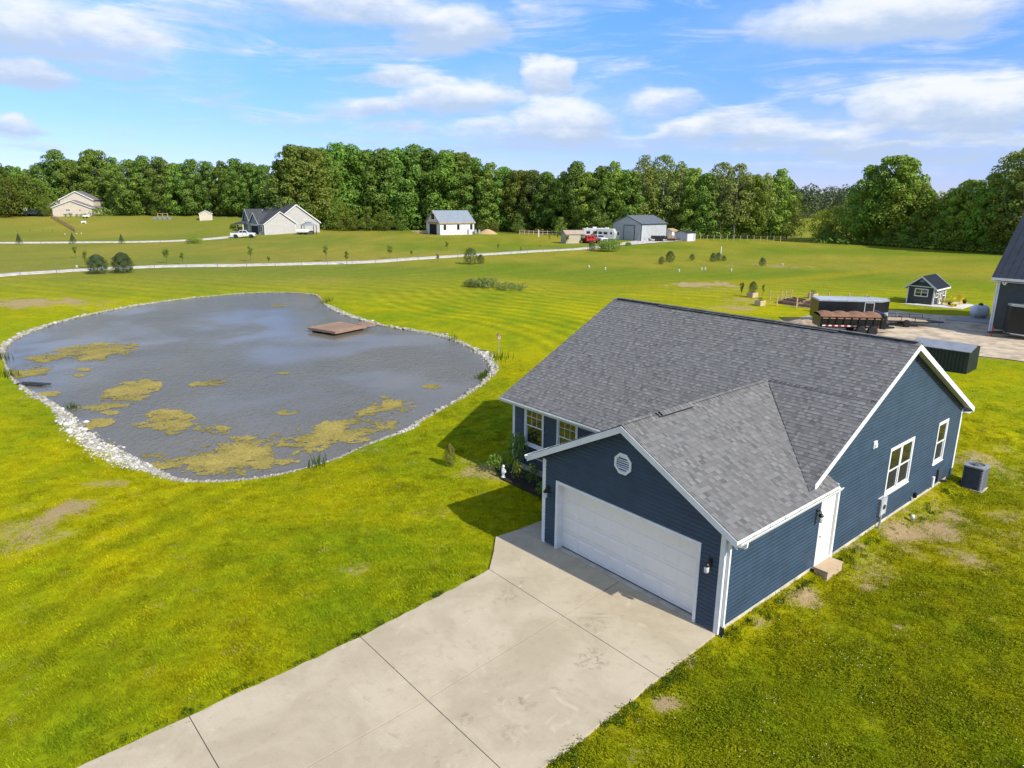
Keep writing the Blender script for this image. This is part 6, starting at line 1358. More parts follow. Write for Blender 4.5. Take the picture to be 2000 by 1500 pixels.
ch = MB().box((9.6, 9.0, 5.5), (11.2, 10.2, 8.6)).build('chimney', M_WHITE, gh); MB().box((9.5, 8.9, 8.6), (11.3, 10.3, 8.75)).build('cap', M_WHITE, ch); MB().tube([(10.2, 9.6, 8.7), (10.2, 9.6, 9.2)], .14).build('flue', M_GREYBOX, ch)
for a in ((-1.4, 9.0), (-1.4, 12.5)): MB().box((a[0], a[1], -.2), (a[0]+.18, a[1]+.18, 2.6)).build('porch_post', M_WHITE, gh)
MB().prism([(-1.7, 8.7, 2.6), (1.2, 8.7, 3.3), (1.2, 8.7, 3.42), (-1.7, 8.7, 2.72)], (0, 4.6, 0)).build('porch_roof', M_SHD, gh)
# gazebo and covered white boat at its right
p = at(604, 457); gz = empty('gazebo', p, .5, 'open gazebo with dark pyramid roof at the right end of the grey house', 'gazebo')
for a in (-1.6, 1.6):
    for b in (-1.6, 1.6): MB().box((a-.08, b-.08, -.2), (a+.08, b+.08, 2.3)).build('post', M_BLACK, gz)
MB().add([(-2, -2, 2.25), (2, -2, 2.25), (2, 2, 2.25), (-2, 2, 2.25), (-.6, -.6, 3.0), (.6, -.6, 3.0), (.6, .6, 3.0), (-.6, .6, 3.0)], [(0, 1, 5, 4), (1, 2, 6, 5), (2, 3, 7, 6), (3, 0, 4, 7), (4, 5, 6, 7), (0, 3, 2, 1)]).build('roof', M_BGREY, gz)
MB().box((-.75, -.75, 3.05), (.75, .75, 3.15)).build('roof_cap', M_BGREY, gz); MB().box((-1.2, -.6, 0), (1.2, .6, .8)).build('table', M_BLACK, gz)
p = at(590, 458); bo = empty('covered_boat', p, .1, 'long white covered boat on a trailer against the light gable wall of the grey house', 'boat')
MB().add([(-1.5, -.7, .6), (1.2, -.7, .6), (1.9, 0, .75), (1.2, .7, .6), (-1.5, .7, .6), (-1.5, -.8, 1.0), (1.2, -.8, 1.1), (2.2, 0, 1.15), (1.2, .8, 1.1), (-1.5, .8, 1.0)], [(0, 1, 2, 3, 4), (0, 1, 6, 5), (1, 2, 7, 6), (2, 3, 8, 7), (3, 4, 9, 8), (4, 0, 5, 9)]).build('hull', M_WHITE, bo)
MB().add([(-1.5, -.82, 1.0), (1.2, -.82, 1.1), (2.25, 0, 1.15), (1.2, .82, 1.1), (-1.5, .82, 1.0), (-1.3, 0, 1.3), (1.0, 0, 1.5)], [(0, 1, 6, 5), (1, 2, 6), (2, 3, 6), (3, 4, 5, 6), (4, 0, 5)]).build('cover', M_WHITE, bo)
MB().bar((-1.3, 0, .45), (2.8, 0, .42), .12, .1).build('trailer_beam', M_GREYBOX, bo); wheel(bo, -.3, -.75, .3); wheel(bo, -.3, .75, .3)
# house under construction, wrapped in white sheeting
p = at(833, 456); wh = gable_house('wrapped_barn', p, math.radians(-58), 8.75, 10.6, 3.3, 3.0, mat('house_wrap', (.66, .65, .63), .6, .05, 1), mat('grey_new_roof', (.21, .245, .275), .6, .08, 1), 'unfinished barn wrapped in white sheeting with blue-grey roof and dark garage opening', 'barn', .3, None, .12)
M_OSB = mat('bare_timber', (.46, .30, .14), .9, .3, 4)
TG = face(0); TS_ = right_face(8.75)
op = MB(TG).box((2.2, .0, .01), (6.6, 2.75, .03)).build('opening_shade_panel', M_OPENSHADE, wh); MB(TG).box((1.2, 2.75, .01), (7.6, 3.35, .06)).build('header_board', M_OSB, wh)  # dark sheet over solid wall, painted shade of the doorway
quick_window(wh, TG, 3.4, 4.1, 5.2, 5.5, 2, 0, M_BLACK)
for u in (1.1, 5.2, 9.3): quick_window(wh, TS_, u, 1.3, u+.75, 2.7, 1, 1, M_BLACK)
for sg in (0, 1):
    xa = -.3 if sg == 0 else 9.05; MB().prism([(xa, -.34, 3.0), (4.375, -.34, 6.22), (4.375, -.34, 6.44), (xa, -.34, 3.24)], (0, .04, 0)).build('rake_board', M_OSB, wh)
MB().box((9.05, -.3, 3.0), (9.09, 10.9, 3.24)).build('fascia', M_OSB, wh)
M_PRT = mat('print_rust', (.50, .30, .22), .7, .1)
for i in range(9):
    for j in range(4):
        u, z = .5+i*1.12, .5+j*.72
        if any(u-.55 < w < u+.8 for w in (1.4, 5.5, 9.6)) and 1. < z < 2.8: continue
        MB(TS_).box((u, z, .004), (u+.62, z+.16, .008)).build('wrap_print', M_PRT, wh)
for i in range(10): MB(TS_).box((i*1.06, .0, .001), (i*1.06+.02, 3.25, .012)).build('seam', mat('seam_grey', (.42, .42, .42), .7), wh)
for k in range(6):
    s = 3.0/4.375; x = 8.75+.3-k*.78; MB().prism([(x, -.3, 3.02-.3*s+.13+k*.78*s), (x-.03, -.3, 3.02-.3*s+.13+(k*.78+.03)*s), (x-.03, -.3, 3.02-.3*s+.15+(k*.78+.03)*s), (x, -.3, 3.02-.3*s+.15+k*.78*s)], (0, 11.2, 0)).build('roof_strip', mat('roof_strip_grey', (.17, .20, .23), .6), wh)
lp = empty('lumber_pile', at(826, 456), .5, 'heap of loose lumber and offcuts in front of the wrapped barn', 'lumber pile')
r_ = random.Random(5)
for k in range(26): 
    a = r_.uniform(-.6, .6); c_ = Vector((r_.uniform(-2.2, 1.8), r_.uniform(-.8, .8), r_.uniform(.05, .75))); d_ = Vector((math.cos(a), math.sin(a), r_.uniform(-.1, .1)))*r_.uniform(.8, 1.8); MB().bar(c_-d_, c_+d_, .14, .06).build('plank', mat('new_planks', (.50, .37, .24), .85, .2, 5, objrand=.25) if k % 3 else M_WHITE, lp)
def heap(name, p, rx, ry, h, m, label, cat, seed):
    V = []; F_ = []; n, k = 22, 9
    for j in range(k):
        f = j/(k-1)
        for i in range(n):
            a = 2*PI*i/n; w = 1+.25*vnoise(np.array([i*.9]), np.array([j*.7+seed]), seed)[0]; V.append((rx*(1-f)*w*math.cos(a), ry*(1-f)*w*math.sin(a), h*(1-(1-f)**1.6)*w-.1))
    for j in range(k-1):
        for i in range(n): F_.append((j*n+i, j*n+(i+1) % n, (j+1)*n+(i+1) % n, (j+1)*n+i))
    o = MB().add(V, F_).build(name, m, smooth=True); o.location = p; return tag(o, label, cat)
heap('dirt_heap', at(952, 457), 2.6, 1.6, 1.25, mat('straw_dirt', (.30, .20, .10), .95, .35, 2, 1., 6, hue=(.42, .31, .17)), 'rough brown heap of soil and straw at the right of the wrapped barn', 'dirt heap', 3)
heap('dirt_heap', at(1568, 636), 2.0, 1.3, .55, mat('yard_dirt', (.33, .25, .17), .95, .35, 2, 1., 6), 'low pale heap of dirt at the left end of the trailers', 'dirt heap', 4)
for px, lb in ((914.5, 'grey box on a post, nearest the right corner of the wrapped barn'), (929, 'weathered grey box on a post left of the soil heap'), (936, 'pale utility box on a post touching the soil heap')):
    e = empty('utility_box', at(px, 458), .3, lb, 'utility box', 'utility boxes by the wrapped barn'); MB().box((-.25, -.2, .3), (.25, .2, 1.3)).build('cabinet', M_GREYBOX, e); MB().box((-.06, -.06, -.2), (.06, .06, .3)).build('post', M_WOOD, e); MB().box((-.28, -.23, 1.3), (.28, .23, 1.36)).build('lid', M_AC2, e)
# pole barn
p = at(1196, 467); M_PB = mat('pale_grey_steel', (.42, .435, .44), .5, .06, 1); M_PBR = mat('slate_metal_roof', (.12, .135, .16), .4, .08, 1)
W_, L_ = 9.7, 9.4
pb_ = gable_house('pole_barn', p, math.radians(-52), W_, L_, 4.15, 1.85, M_PB, M_PBR, 'pale grey steel pole barn with slate roof and tall roll door', 'barn', .25, M_MROOF2, .08)
for k in range(int(W_/.4)): MB(face(0)).box((.1+.4*k, .0, .005), (.16+.4*k, 4.1, .04)).build('wall_rib', M_PB, pb_)
for k in range(int(L_/.4)): MB(right_face(W_)).box((.1+.4*k, .0, .005), (.16+.4*k, 4.1, .04)).build('wall_rib', M_PB, pb_)
rd = MB(face(0)); rd.box((4.0, 0, .04), (7.4, 3.6, .07)); rd.build('roll_door', mat('door_grey', (.36, .38, .40), .5, .05), pb_)
for k in range(7): MB(face(0)).box((4.0, .5*k+.48, .072), (7.4, .5*k+.5, .08)).build('door_seam', M_GREYBOX, pb_)
df = MB(face(0)); df.box((3.85, 0, .05), (4.0, 3.75, .10)); df.box((7.4, 0, .05), (7.55, 3.75, .10)); df.box((4.0, 3.6, .05), (7.4, 3.75, .099)); df.build('door_frame', M_MROOF2, pb_)
wd = MB(face(0)).box((1.5, 0, .04), (2.5, 2.1, .08)).build('walk_door', M_WHITE, pb_); MB(face(0)).box((1.65, 1.1, .08), (2.35, 1.9, .1)).build('pane', M_GLASS, wd)
MB().box((-.02, -.03, 0), (.1, .1, 4.1)).build('corner_trim', M_MROOF2, pb_); MB().box((W_-.1, -.03, 0), (W_+.05, .1, 4.1)).build('corner_trim', M_MROOF2, pb_)
# small flat shed and white shed right of it
p = at(1317, 470); fsd = gable_house('flat_shed', p, math.radians(-45), 3.6, 4.0, 2.0, .45, M_PB, M_MROOF2, 'small grey shed with low dark roof at the right of the pole barn', 'shed', .2, None, .08)
MB(right_face(3.6)).box((.4, .0, .01), (2.6, 1.8, .05)).build('door', M_WHITE, fsd)
p = at(1300, 467.5); p.y += 5; wsd = gable_house('white_shed', p, math.radians(-40), 3.0, 3.0, 2.0, .5, M_WHITE, M_OSB, 'white shed half hidden between the pole barn and the grey shed', 'shed', .2, None, .08)
MB(right_face(3.0)).box((.8, .0, .01), (1.9, 1.8, .05)).build('door', M_PB, wsd)
def dump_box(px, py, L_, label, m):
    p = at(px, py); e = empty('flatbed_trailer', p, .08, label, 'trailer', 'dark trailers beside the pole barn')
    MB().box((-L_/2, -1, .6), (L_/2, 1, .75)).build('deck', m, e)
    for k in range(int(L_/.6)):
        for s in (-1, 1): MB().box((-L_/2+.6*k+.02, s*.98-.03, .75), (-L_/2+.6*k+.56, s*.98+.03, 1.35)).build('side_board', m, e)
    for s in (-1, 1):
        for x in (-.4, .4): wheel(e, x, s*1.05, .34)
    MB().bar((L_/2, 0, .6), (L_/2+1.2, 0, .5), .12, .12).build('tongue', M_BLK, e)
dump_box(1287, 471.5, 3.6, 'dark slatted trailer against the long wall of the pole barn', M_BLK); dump_box(1311, 470.5, 2.2, 'brown slatted trailer between the pole barn and the grey shed', M_DOCK)
# tan shelter, red trailer, vehicles, campers at the yard
p = at(1095, 474); tn = empty('tan_shelter', p, math.radians(-72), 'tan metal shelter with brownish roof, open on its right end', 'shelter')
M_TAN = mat('tan_metal', (.40, .36, .25), .6, .06, 1); M_TANR = mat('tan_roof', (.40, .29, .22), .6, .08, 1)
W_, L_ = 3.4, 4.6
MB().box((0, 0, -.2), (.06, L_, 2.1)).build('wall', M_TAN, tn); MB().box((W_-.06, 0, -.2), (W_, L_*.78, 2.1)).build('wall', M_TAN, tn); MB().prism([(0.06, 0, -.2), (W_-.06, 0, -.2), (W_-.06, 0, 2.1), (W_/2, 0, 2.9), (.06, 0, 2.1)], (0, .05, 0)).build('end_wall', M_TAN, tn)
for k in range(14):
    for sg in (0, 1):
        xa = -.2 if sg == 0 else W_+.2; y = -.2+k*(L_+.4)/14; MB().prism([(xa, y, 2.05), (W_/2, y, 2.92), (W_/2, y, 2.98), (xa, y, 2.11)], (0, (L_+.4)/14-.02, 0)).build('roof_panel', M_TANR, tn)
for x in (.05, W_-.05): MB().box((x-.05, L_-.1, -.2), (x+.05, L_, 2.1)).build('post', M_TAN, tn)
p = at(1152, 475); rt_ = empty('red_equipment_trailer', p, .15, 'bright red equipment trailer beside the tan shelter', 'trailer')
MB().box((-1.0, -.9, .5), (1.0, .9, 1.7)).build('body', M_RED, rt_); MB().box((-.8, -.92, 1.1), (-.1, -.90, 1.55)).build('dark_panel', M_BLK, rt_); MB().box((.15, -.92, 1.1), (.75, -.90, 1.55)).build('dark_panel', M_BLK, rt_); MB().box((-1.02, -.92, 1.72), (1.02, .92, 1.78)).build('roof', M_RED, rt_)
for k in range(4): MB().box((-1.0+.5*k, -.935, .55), (-.95+.5*k, -.905, 1.68)).build('stake', M_RED, rt_)
for s in (-1, 1): wheel(rt_, -.3, s*.98, .36); wheel(rt_, .4, s*.98, .36)
p = at(1136, 474.5); ub = empty('black_utility_cart', p, .1, 'black open-frame utility cart under the edge of the tan shelter', 'utility cart')
MB().box((-.8, -.7, .5), (.8, .7, 1.0)).build('body', M_BLK, ub); MB().box((-.75, -.7, 1.85), (.6, .7, 1.92)).build('roof', M_BLK, ub)
for x in (-.7, .5):
    for y in (-.66, .66): MB().tube([(x, y, 1.0), (x, y, 1.86)], .035).build('roll_bar', M_BLK, ub)
MB().box((-.4, -.6, 1.0), (0, .6, 1.3)).build('seat', M_BLK, ub)
for s in (-1, 1): wheel(ub, -.6, s*.7, .32); wheel(ub, .6, s*.7, .32)
def pickup(p, rz, label, m=None):
    m = m or mat('white_car_paint', (.58, .59, .60), .25, .03, 1); e = empty('pickup_truck', p, rz, label, 'pickup truck'); hw = .95
    def side(pts, w, nm, mm, par=e, bev=.04): return MB().prism([(x, -w, z) for x, z in pts], (0, 2*w, 0)).build(nm, mm, par, bevel=bev)
    body = side([(-2.9, .55), (-2.9, 1.25), (2.0, 1.25), (2.75, 1.18), (2.9, 1.0), (2.9, .55), (2.45, .5), (2.3, .82), (1.9, .95), (1.5, .82), (1.35, .5), (-1.2, .5), (-1.35, .82), (-1.75, .95), (-2.15, .82), (-2.3, .5)], hw, 'body', m)
    side([(-1.0, 1.25), (-.75, 1.86), (.75, 1.88), (1.45, 1.25)], hw-.1, 'cab', m)
    for s in (-1, 1):
        y = s*(hw-.095); MB().prism([(-.82, y, 1.30), (-.66, y, 1.76), (.0, y, 1.79), (.0, y, 1.30)], (0, s*.008, 0)).build('window', M_GLASS, e); MB().prism([(.08, y, 1.30), (.08, y, 1.79), (.66, y, 1.79), (1.22, y, 1.30)], (0, s*.008, 0)).build('window', M_GLASS, e)
        MB().box((.95, s*hw-.08+s*.1, 1.22), (1.15, s*hw+.08+s*.1, 1.4)).build('mirror', m, e); MB().box((-.05, min(s*hw, s*(hw+.012)), .62), (.0, max(s*hw, s*(hw+.012)), 1.22)).build('door_seam', M_LINE, e)
        MB().box((2.72, s*.68-.2, .86), (2.915, s*.68+.2, 1.06)).build('headlight', M_SIL, e); MB().box((-2.915, s*.85-.07, .85), (-2.88, s*.85+.07, 1.2)).build('tail_light', M_RED, e)
        for x in (1.9, -1.75): wheel(e, x, s*(hw-.12), .40, .26)
    MB().add([(1.38, -.78, 1.30), (1.38, .78, 1.30), (.82, .74, 1.80), (.82, -.74, 1.80)], [(0, 1, 2, 3)]).build('windscreen', M_GLASS, e, fix=False).location = (.045, 0, .02)
    MB().add([(-.98, -.78, 1.32), (-.98, .78, 1.32), (-.76, .74, 1.80), (-.76, -.74, 1.80)], [(3, 2, 1, 0)]).build('rear_window', M_GLASS, e, fix=False).location = (-.02, 0, 0)
    MB().box((-2.8, -hw+.12, 1.2), (-1.05, hw-.12, 1.256)).build('bed_liner', M_BLK, e); MB().box((2.86, -.55, .66), (2.925, .55, 1.0)).build('grille', M_BLK, e); MB().box((-2.98, -.9, .5), (-2.86, .9, .66)).build('rear_bumper', M_SIL, e); MB().box((2.86, -.9, .48), (3.0, .9, .64)).build('front_bumper', M_SIL, e)
    return e
pickup(at(475.5, 464.5), .22, 'white crew cab pickup truck on the lane in front of the grey house')
pickup(at(1167.5, 474), -1.1, 'white pickup truck facing out beside the red trailer')
def camper(px, py, L_, rz, label, stripe=True):
    p = at(px, py); e = empty('camper', p, rz, label, 'camper', 'campers by the pole barn'); m = mat('camper_white', (.46, .46, .45), .4, .05, 1)
    MB().prism([(-L_/2, -1.2, .6), (-L_/2-.1, -1.2, 2.9), (L_/2-.3, -1.2, 3.0), (L_/2+.3, -1.2, 2.0), (L_/2, -1.2, .6)], (0, 2.4, 0)).build('body', m, e, bevel=.08)
    for x in (-L_*.3, 0., L_*.28): f = MB().box((x-.45, -1.22, 1.7), (x+.45, -1.19, 2.3)).build('window', M_GLASS, e); MB().box((x-.5, -1.215, 1.66), (x+.5, -1.2, 1.7)).build('sill', M_GREYBOX, f)
    MB().box((-L_/2, -1.215, 1.25), (L_/2-.1, -1.19, 1.4)).build('stripe', M_GREYBOX, e); MB().box((L_*.12, -1.225, .7), (L_*.12+.65, -1.19, 2.4)).build('door', M_PB, e)
    MB().box((-.4, -.35, 2.98), (.5, .35, 3.25)).build('roof_unit', M_WHITE, e); MB().box((-L_*.35, -.2, 2.97), (-L_*.35+.4, .2, 3.1)).build('roof_vent', M_WHITE, e); MB().box((-L_/2+.2, -1.1, .35), (L_/2-.3, 1.1, .6)).build('chassis', M_BLK, e)
    for s in (-1, 1): wheel(e, -.4, s*1.1, .36); wheel(e, .45, s*1.1, .36)
camper(1160, 469.5, 5.6, .06, 'long white camper with roof unit behind the red trailer')
camper(1184, 471, 4.2, -.35, 'shorter white camper with dark lower half next to the pole barn')
# beige house
p = at(104.5, 422.5); D0 = p.y; bz = gable_house('beige_house', p, math.radians(8), 11.6, 8.0, 2.75, 2.2, M_BEIGE, M_SHG, 'beige two-storey gabled house with grey roofs on the rise', 'house', .35, M_WHITE, .12)
s_ = size(1, p)
bz.scale = (.93, .93, .93); add_block(bz, (.8, 4.0), 10.2, 8.0, 5.2, 2.6, M_BEIGE, M_SHG); add_block(bz, (-4.2, 6.5), 4.4, 7.0, 2.6, 1.8, M_BEIGE, M_SHG)
MB().box((11.6, 3.5, -.3), (13.4, 3.7, 2.4)).build('porch_wall', M_BEIGE, bz); MB().prism([(11.4, 2.6, 3.1), (13.8, 2.6, 2.3), (13.8, 2.6, 2.45), (11.4, 2.6, 3.25)], (0, 5, 0)).build('porch_roof', M_SHG, bz)
for y in (2.8, 7.3): MB().box((13.4, y, -.3), (13.6, y+.2, 2.4)).build('porch_post', M_WHITE, bz)
quick_window(bz, face(0), 3.9, 1.6, 5.3, 2.3, 2, 0); lap_rows(bz, face(0), .05, 11.55, .1, 2.7, M_BEIGE)
for i, (px, w) in enumerate(((128, .9), (138, 1.1), (150, .8), (158, .8), (166, 1.))):
    plant('low_shrub', at(px, 423.2), 'rounded foundation shrub at the beige gable wall, %s from its left corner' % ORD[i], 'shrub', 'shrubs along the beige gable wall', (w*2.2, w*1.8, w*1.7), None, (.7, .8, .8), 'foundation_shrub')
by_px('round0', 94, 422, 385, 'leafy small tree hiding the left wing of the beige house', 'tree', None, 'garden_tree', 1.0, (.85, .9, .9), 9)
by_px('round0', 302, 421, 402, 'small bright yellow-green tree at the edge of the wood right of the beige house', 'tree', None, 'garden_tree', .9, (1.1, 1.1, 1), 9)
pickup(at(67, 421.5), .1, 'dark car-like pickup parked at the left of the beige house', mat('dark_car_paint', (.03, .04, .06), .25, .05))
p = at(51, 421); ds_ = empty('satellite_dish', p, .2, 'white satellite dish on a pole at the far left of the beige house', 'satellite dish'); MB().tube([(0, 0, -.2), (0, 0, 1.5)], .05).build('pole', M_GREYBOX, ds_); MB().lathe([(0, 0), (.5, .08), (.85, .25), (.83, .27), (.48, .11), (0, .03)], (0, -.35, 1.9), 20, 'y').build('reflector', M_WHITE, ds_, True)
p = at(390.5, 431); zs_ = gable_house('beige_shed', p, math.radians(18), 3.3, 2.6, 2.0, .8, M_BEIGE, mat('brown_roof', (.22, .13, .09), .8, .1), 'small beige shed with brown roof standing alone in the far meadow', 'shed', .15, M_WHITE, .08)
MB(left_face(0)).box((.6, .0, .01), (1.9, 1.8, .05)).build('door', M_WHITE, zs_)
p = at(164, 437); gb_ = empty('white_box_object', p, .2, 'small white box-like object on legs in the far meadow below the beige house', 'trough'); MB().box((-.6, -.3, .35), (.6, .3, .75)).build('tub', M_WHITE, gb_, bevel=.05)  # small white thing of unclear kind, shaped as a tub on legs
for a in (-.5, .5):
    for b in (-.22, .22): MB().box((a-.05, b-.05, -.1), (a+.05, b+.05, .35)).build('leg', M_WHITE, gb_)
p = at(168, 425.5); wc = empty('covered_cart', p, .1, 'low white covered cart in front of the beige gable wall', 'cart'); MB().prism([(-.9, -.5, .3), (.9, -.5, .3), (.8, -.5, .75), (-.5, -.5, .85)], (0, 1, 0)).build('cover', M_WHITE, wc); wheel(wc, -.5, -.5, .22, .1); wheel(wc, .5, -.5, .22, .1); wheel(wc, 0, .5, .22, .1)
p = at(320, 427.5); py_ = empty('play_frame', p, .1, 'weathered wooden play frame with grey boxes in the far meadow', 'play frame')
for x in (-1.6, -.2, 1.2): MB().box((x-.06, -.06, -.2), (x+.06, .06, 1.5)).build('post', M_WOOD, py_)
MB().box((-1.7, -.05, 1.5), (1.3, .05, 1.6)).build('beam', M_WOOD, py_)
for x in (-2.4, -.9, .6, 1.8): MB().box((x-.45, -.6, -.1), (x+.45, .4, .5)).build('box', M_BGREY, py_)
# ------------------------------------------------------------------ fences
def fence_line(name, px_list, hgt, label, post='tube', rails=(.35, .75, 1.05), m=None, r=.035, wires=True):
    m = m or M_GREYBOX; P = [at(*q) for q in px_list]; e = empty(name, P[0], 0, label, 'fence'); o = P[0]
    for q in P:
        h = hgt*rnd.uniform(.93, 1.07)
        b_ = MB().tube([(0, 0, -.3), (rnd.uniform(-.03, .03), 0, h)], r, 6) if post == 'tube' else MB().box((-r, -r, -.3), (r, r, h))
        b_.build('post', m, e).location = q-o
    for a, b in zip(P, P[1:]):
        for z in rails:
            if wires: MB().tube([a-o+Vector((0, 0, z)), b-o+Vector((0, 0, z))], .008, 4).build('wire', m, e)
            else: MB().bar(a-o+Vector((0, 0, z)), b-o+Vector((0, 0, z)), .05, .13).build('rail', m, e)
M_TP = mat('weathered_post', (.20, .18, .15), .9, .2, 5)
lane_y = lambda px: float(np.interp(px, [q[0] for q in LANE], [q[1] for q in LANE]))
fence_line('lane_fence', [(px, lane_y(px)+5.0-2.0*px/1200) for px in (-60, 40, 111, 190, 302, 364, 425, 482, 538, 590, 640, 688, 733, 776, 817, 857, 894, 930, 965, 998, 1030, 1061, 1091, 1119, 1147)], 1.35, 'thin wire fence on steel posts along the near side of the lower lane', m=M_TP, rails=(.5, 1.0))
fence_line('upper_fence', [(px, 478.5-(px > 400)*(px-400)*.065) for px in (-30, 80, 272, 315, 372, 437)], 1.2, 'sparse wire fence on steel posts along the upper lane', m=M_TP, rails=(.9,))
fence_line('meadow_fence', [(px, 466+(px-560)*.0) for px in (509, 575, 644, 705, 768, 833, 890)], 1.1, 'faint wire fence crossing the meadow below the grey house and the wrapped barn', m=M_TP, rails=(.9,), r=.03)
fence_line('yard_fence', [(px, 472-(px > 1300)*min(5, (px-1300)*.06)) for px in range(1246, 1345, 12)], 1.2, 'wire fence along the drive in front of the pole barn', m=M_TP, rails=(.5, 1.))
fence_line('wood_fence', [(px, 468.5+(px-1355)*.018) for px in range(1355, 1565, 13)], 1.3, 'pale post fence along the foot of the wood right of the pole barn', 'box', (.45, .85, 1.2), mat('pale_post', (.33, .28, .20), .9, .2, 5), .07)
fence_line('paddock_fence', [(px, 458.5+(px-1020)*.02) for px in range(1015, 1100, 9)], 1.3, 'old wooden rail fence at the foot of the wood left of the tan shelter', 'box', (.5, 1.05), M_WOOD, .07, False)
fence_line('rail_fence', [(101+(148-101)*t, 426+(454-426)*t) for t in np.linspace(0, 1, 14)], 1.25, 'brown post and rail fence running downhill from the beige house', 'box', (.35, .75, 1.1), M_DOCK, .08, False)
MK = [(1150, 523, 'left end of the row below the pole barn bush'), (1182, 527, 'second from the left below the pole barn bush'), (1326, 531, 'beyond the grey ridge, below the single low cedar'), (1370, 527.5, 'left one of the touching pair below three cedars'), (1377, 527.5, 'right one of the touching pair below three cedars'), (1428, 530, 'right of the touching pair, on the dry strip'), (1528, 519, 'farthest right, beyond the single dark cedar'), (150, 523, 'beside the pair of rounded spruces'),
      (127, 459, 'on the far left field below the rail fence'), (150, 458, 'near the rail fence foot, middle of three'), (159, 457.5, 'near the rail fence foot, right of three')]
for px, py, w in MK:
    e = empty('field_marker', at(px, py), 0, 'small white marker in the grass, '+w, 'marker', 'small white markers in the grass'); MB().lathe([(.11, -.1), (.12, .30), (.14, .33), (.12, .35), (0, .35)], n=10).build('cap', M_WHITE, e, True); MB().lathe([(.17, -.1), (.17, .05), (.12, .06)], n=10).build('collar', M_GREYBOX, e)
sk = MB().tube([(0, 0, -.3), (0, 0, 2.2)], .07, 6).build('white_stake', M_WHITE); sk.location = at(1407, 506); tag(sk, 'tall white stake standing behind the trio of cedar bushes', 'stake')
sk = MB().tube([(0, 0, -.3), (0, 0, 1.9)], .12, 8).build('wellhead_pipe', M_WHITE); sk.location = at(1052, 463); tag(sk, 'white standing pipe in the meadow left of the tan shelter', 'pipe')

# ------------------------------------------------------------------ lawn grass near the camera: instanced clumps
def clump(name, seed, nb, h, spread, w, broad=0):
    r_ = random.Random(seed); m_ = MB()
    for i in range(nb):
        a = r_.uniform(0, 6.28); x, y = r_.gauss(0, spread), r_.gauss(0, spread); hh = h*r_.uniform(.5, 1.2); l = hh*r_.uniform(.3, 1.0); dx, dy = math.cos(a), math.sin(a); ww = w*r_.uniform(.7, 1.3)
        m_.add([(x-dy*ww, y+dx*ww, -.01), (x+dy*ww, y-dx*ww, -.01), (x+dx*l*.45+dy*ww*.8, y+dy*l*.45-dx*ww*.8, hh*.7), (x+dx*l, y+dy*l, hh)], [(0, 1, 2), (0, 2, 3)])
    for i in range(broad):
        a = r_.uniform(0, 6.28); x, y, z = r_.gauss(0, spread), r_.gauss(0, spread), h*r_.uniform(.5, 1.3); s = w*r_.uniform(1.6, 3); dx, dy = math.cos(a)*s, math.sin(a)*s; t = r_.uniform(-.5, .5)*s
        m_.add([(x-dx, y-dy, z), (x+dy*.8, y-dx*.8, z+t), (x+dx, y+dy, z-abs(t)), (x-dy*.8, y+dx*.8, z-t)], [(0, 1, 2, 3)])
    o = bpy.data.objects.new(name, m_.mesh(name, M_BLADE, fix=False)); return o
def scatter(name, pts, cols, scl, src, label, cat, seed):
    n = len(pts); me = bpy.data.meshes.new(name); me.vertices.add(n); me.vertices.foreach_set('co', pts.astype(np.float32).ravel())
    r2 = np.random.default_rng(seed)
    a = me.attributes.new('blade_colour', 'FLOAT_COLOR', 'POINT'); a.data.foreach_set('color', np.concatenate([cols, np.ones((n, 1))], 1).astype(np.float32).ravel())
    a = me.attributes.new('is_blade', 'FLOAT', 'POINT'); a.data.foreach_set('value', np.ones(n, np.float32))
    a = me.attributes.new('size', 'FLOAT', 'POINT'); a.data.foreach_set('value', scl.astype(np.float32)); a = me.attributes.new('turn', 'FLOAT', 'POINT'); a.data.foreach_set('value', r2.uniform(0, 6.28, n).astype(np.float32))
    o = link(name, me); tag(o, label, cat, kind='stuff')
    ng = bpy.data.node_groups.new(name, 'GeometryNodeTree'); ng.interface.new_socket('Geometry', in_out='INPUT', socket_type='NodeSocketGeometry'); ng.interface.new_socket('Geometry', in_out='OUTPUT', socket_type='NodeSocketGeometry')
    gi, go = ng.nodes.new('NodeGroupInput'), ng.nodes.new('NodeGroupOutput'); io = ng.nodes.new('GeometryNodeInstanceOnPoints'); oi = ng.nodes.new('GeometryNodeObjectInfo'); oi.inputs['Object'].default_value = src; oi.inputs['As Instance'].default_value = True
    at_ = []
    for k in ('size', 'turn'):
        q = ng.nodes.new('GeometryNodeInputNamedAttribute'); q.data_type = 'FLOAT'; q.inputs['Name'].default_value = k; at_.append(q.outputs['Attribute'])
    cx = ng.nodes.new('ShaderNodeCombineXYZ'); ng.links.new(at_[1], cx.inputs[2]); cs = ng.nodes.new('ShaderNodeCombineXYZ')
    for i in range(3): ng.links.new(at_[0], cs.inputs[i])
    L = ng.links.new; L(gi.outputs[0], io.inputs['Points']); L(oi.outputs['Geometry'], io.inputs['Instance']); L(cx.outputs[0], io.inputs['Rotation']); L(cs.outputs[0], io.inputs['Scale']); L(io.outputs[0], go.inputs[0])
    md = o.modifiers.new('scatter', 'NODES'); md.node_group = ng
    return o
rg_ = np.random.default_rng(99)
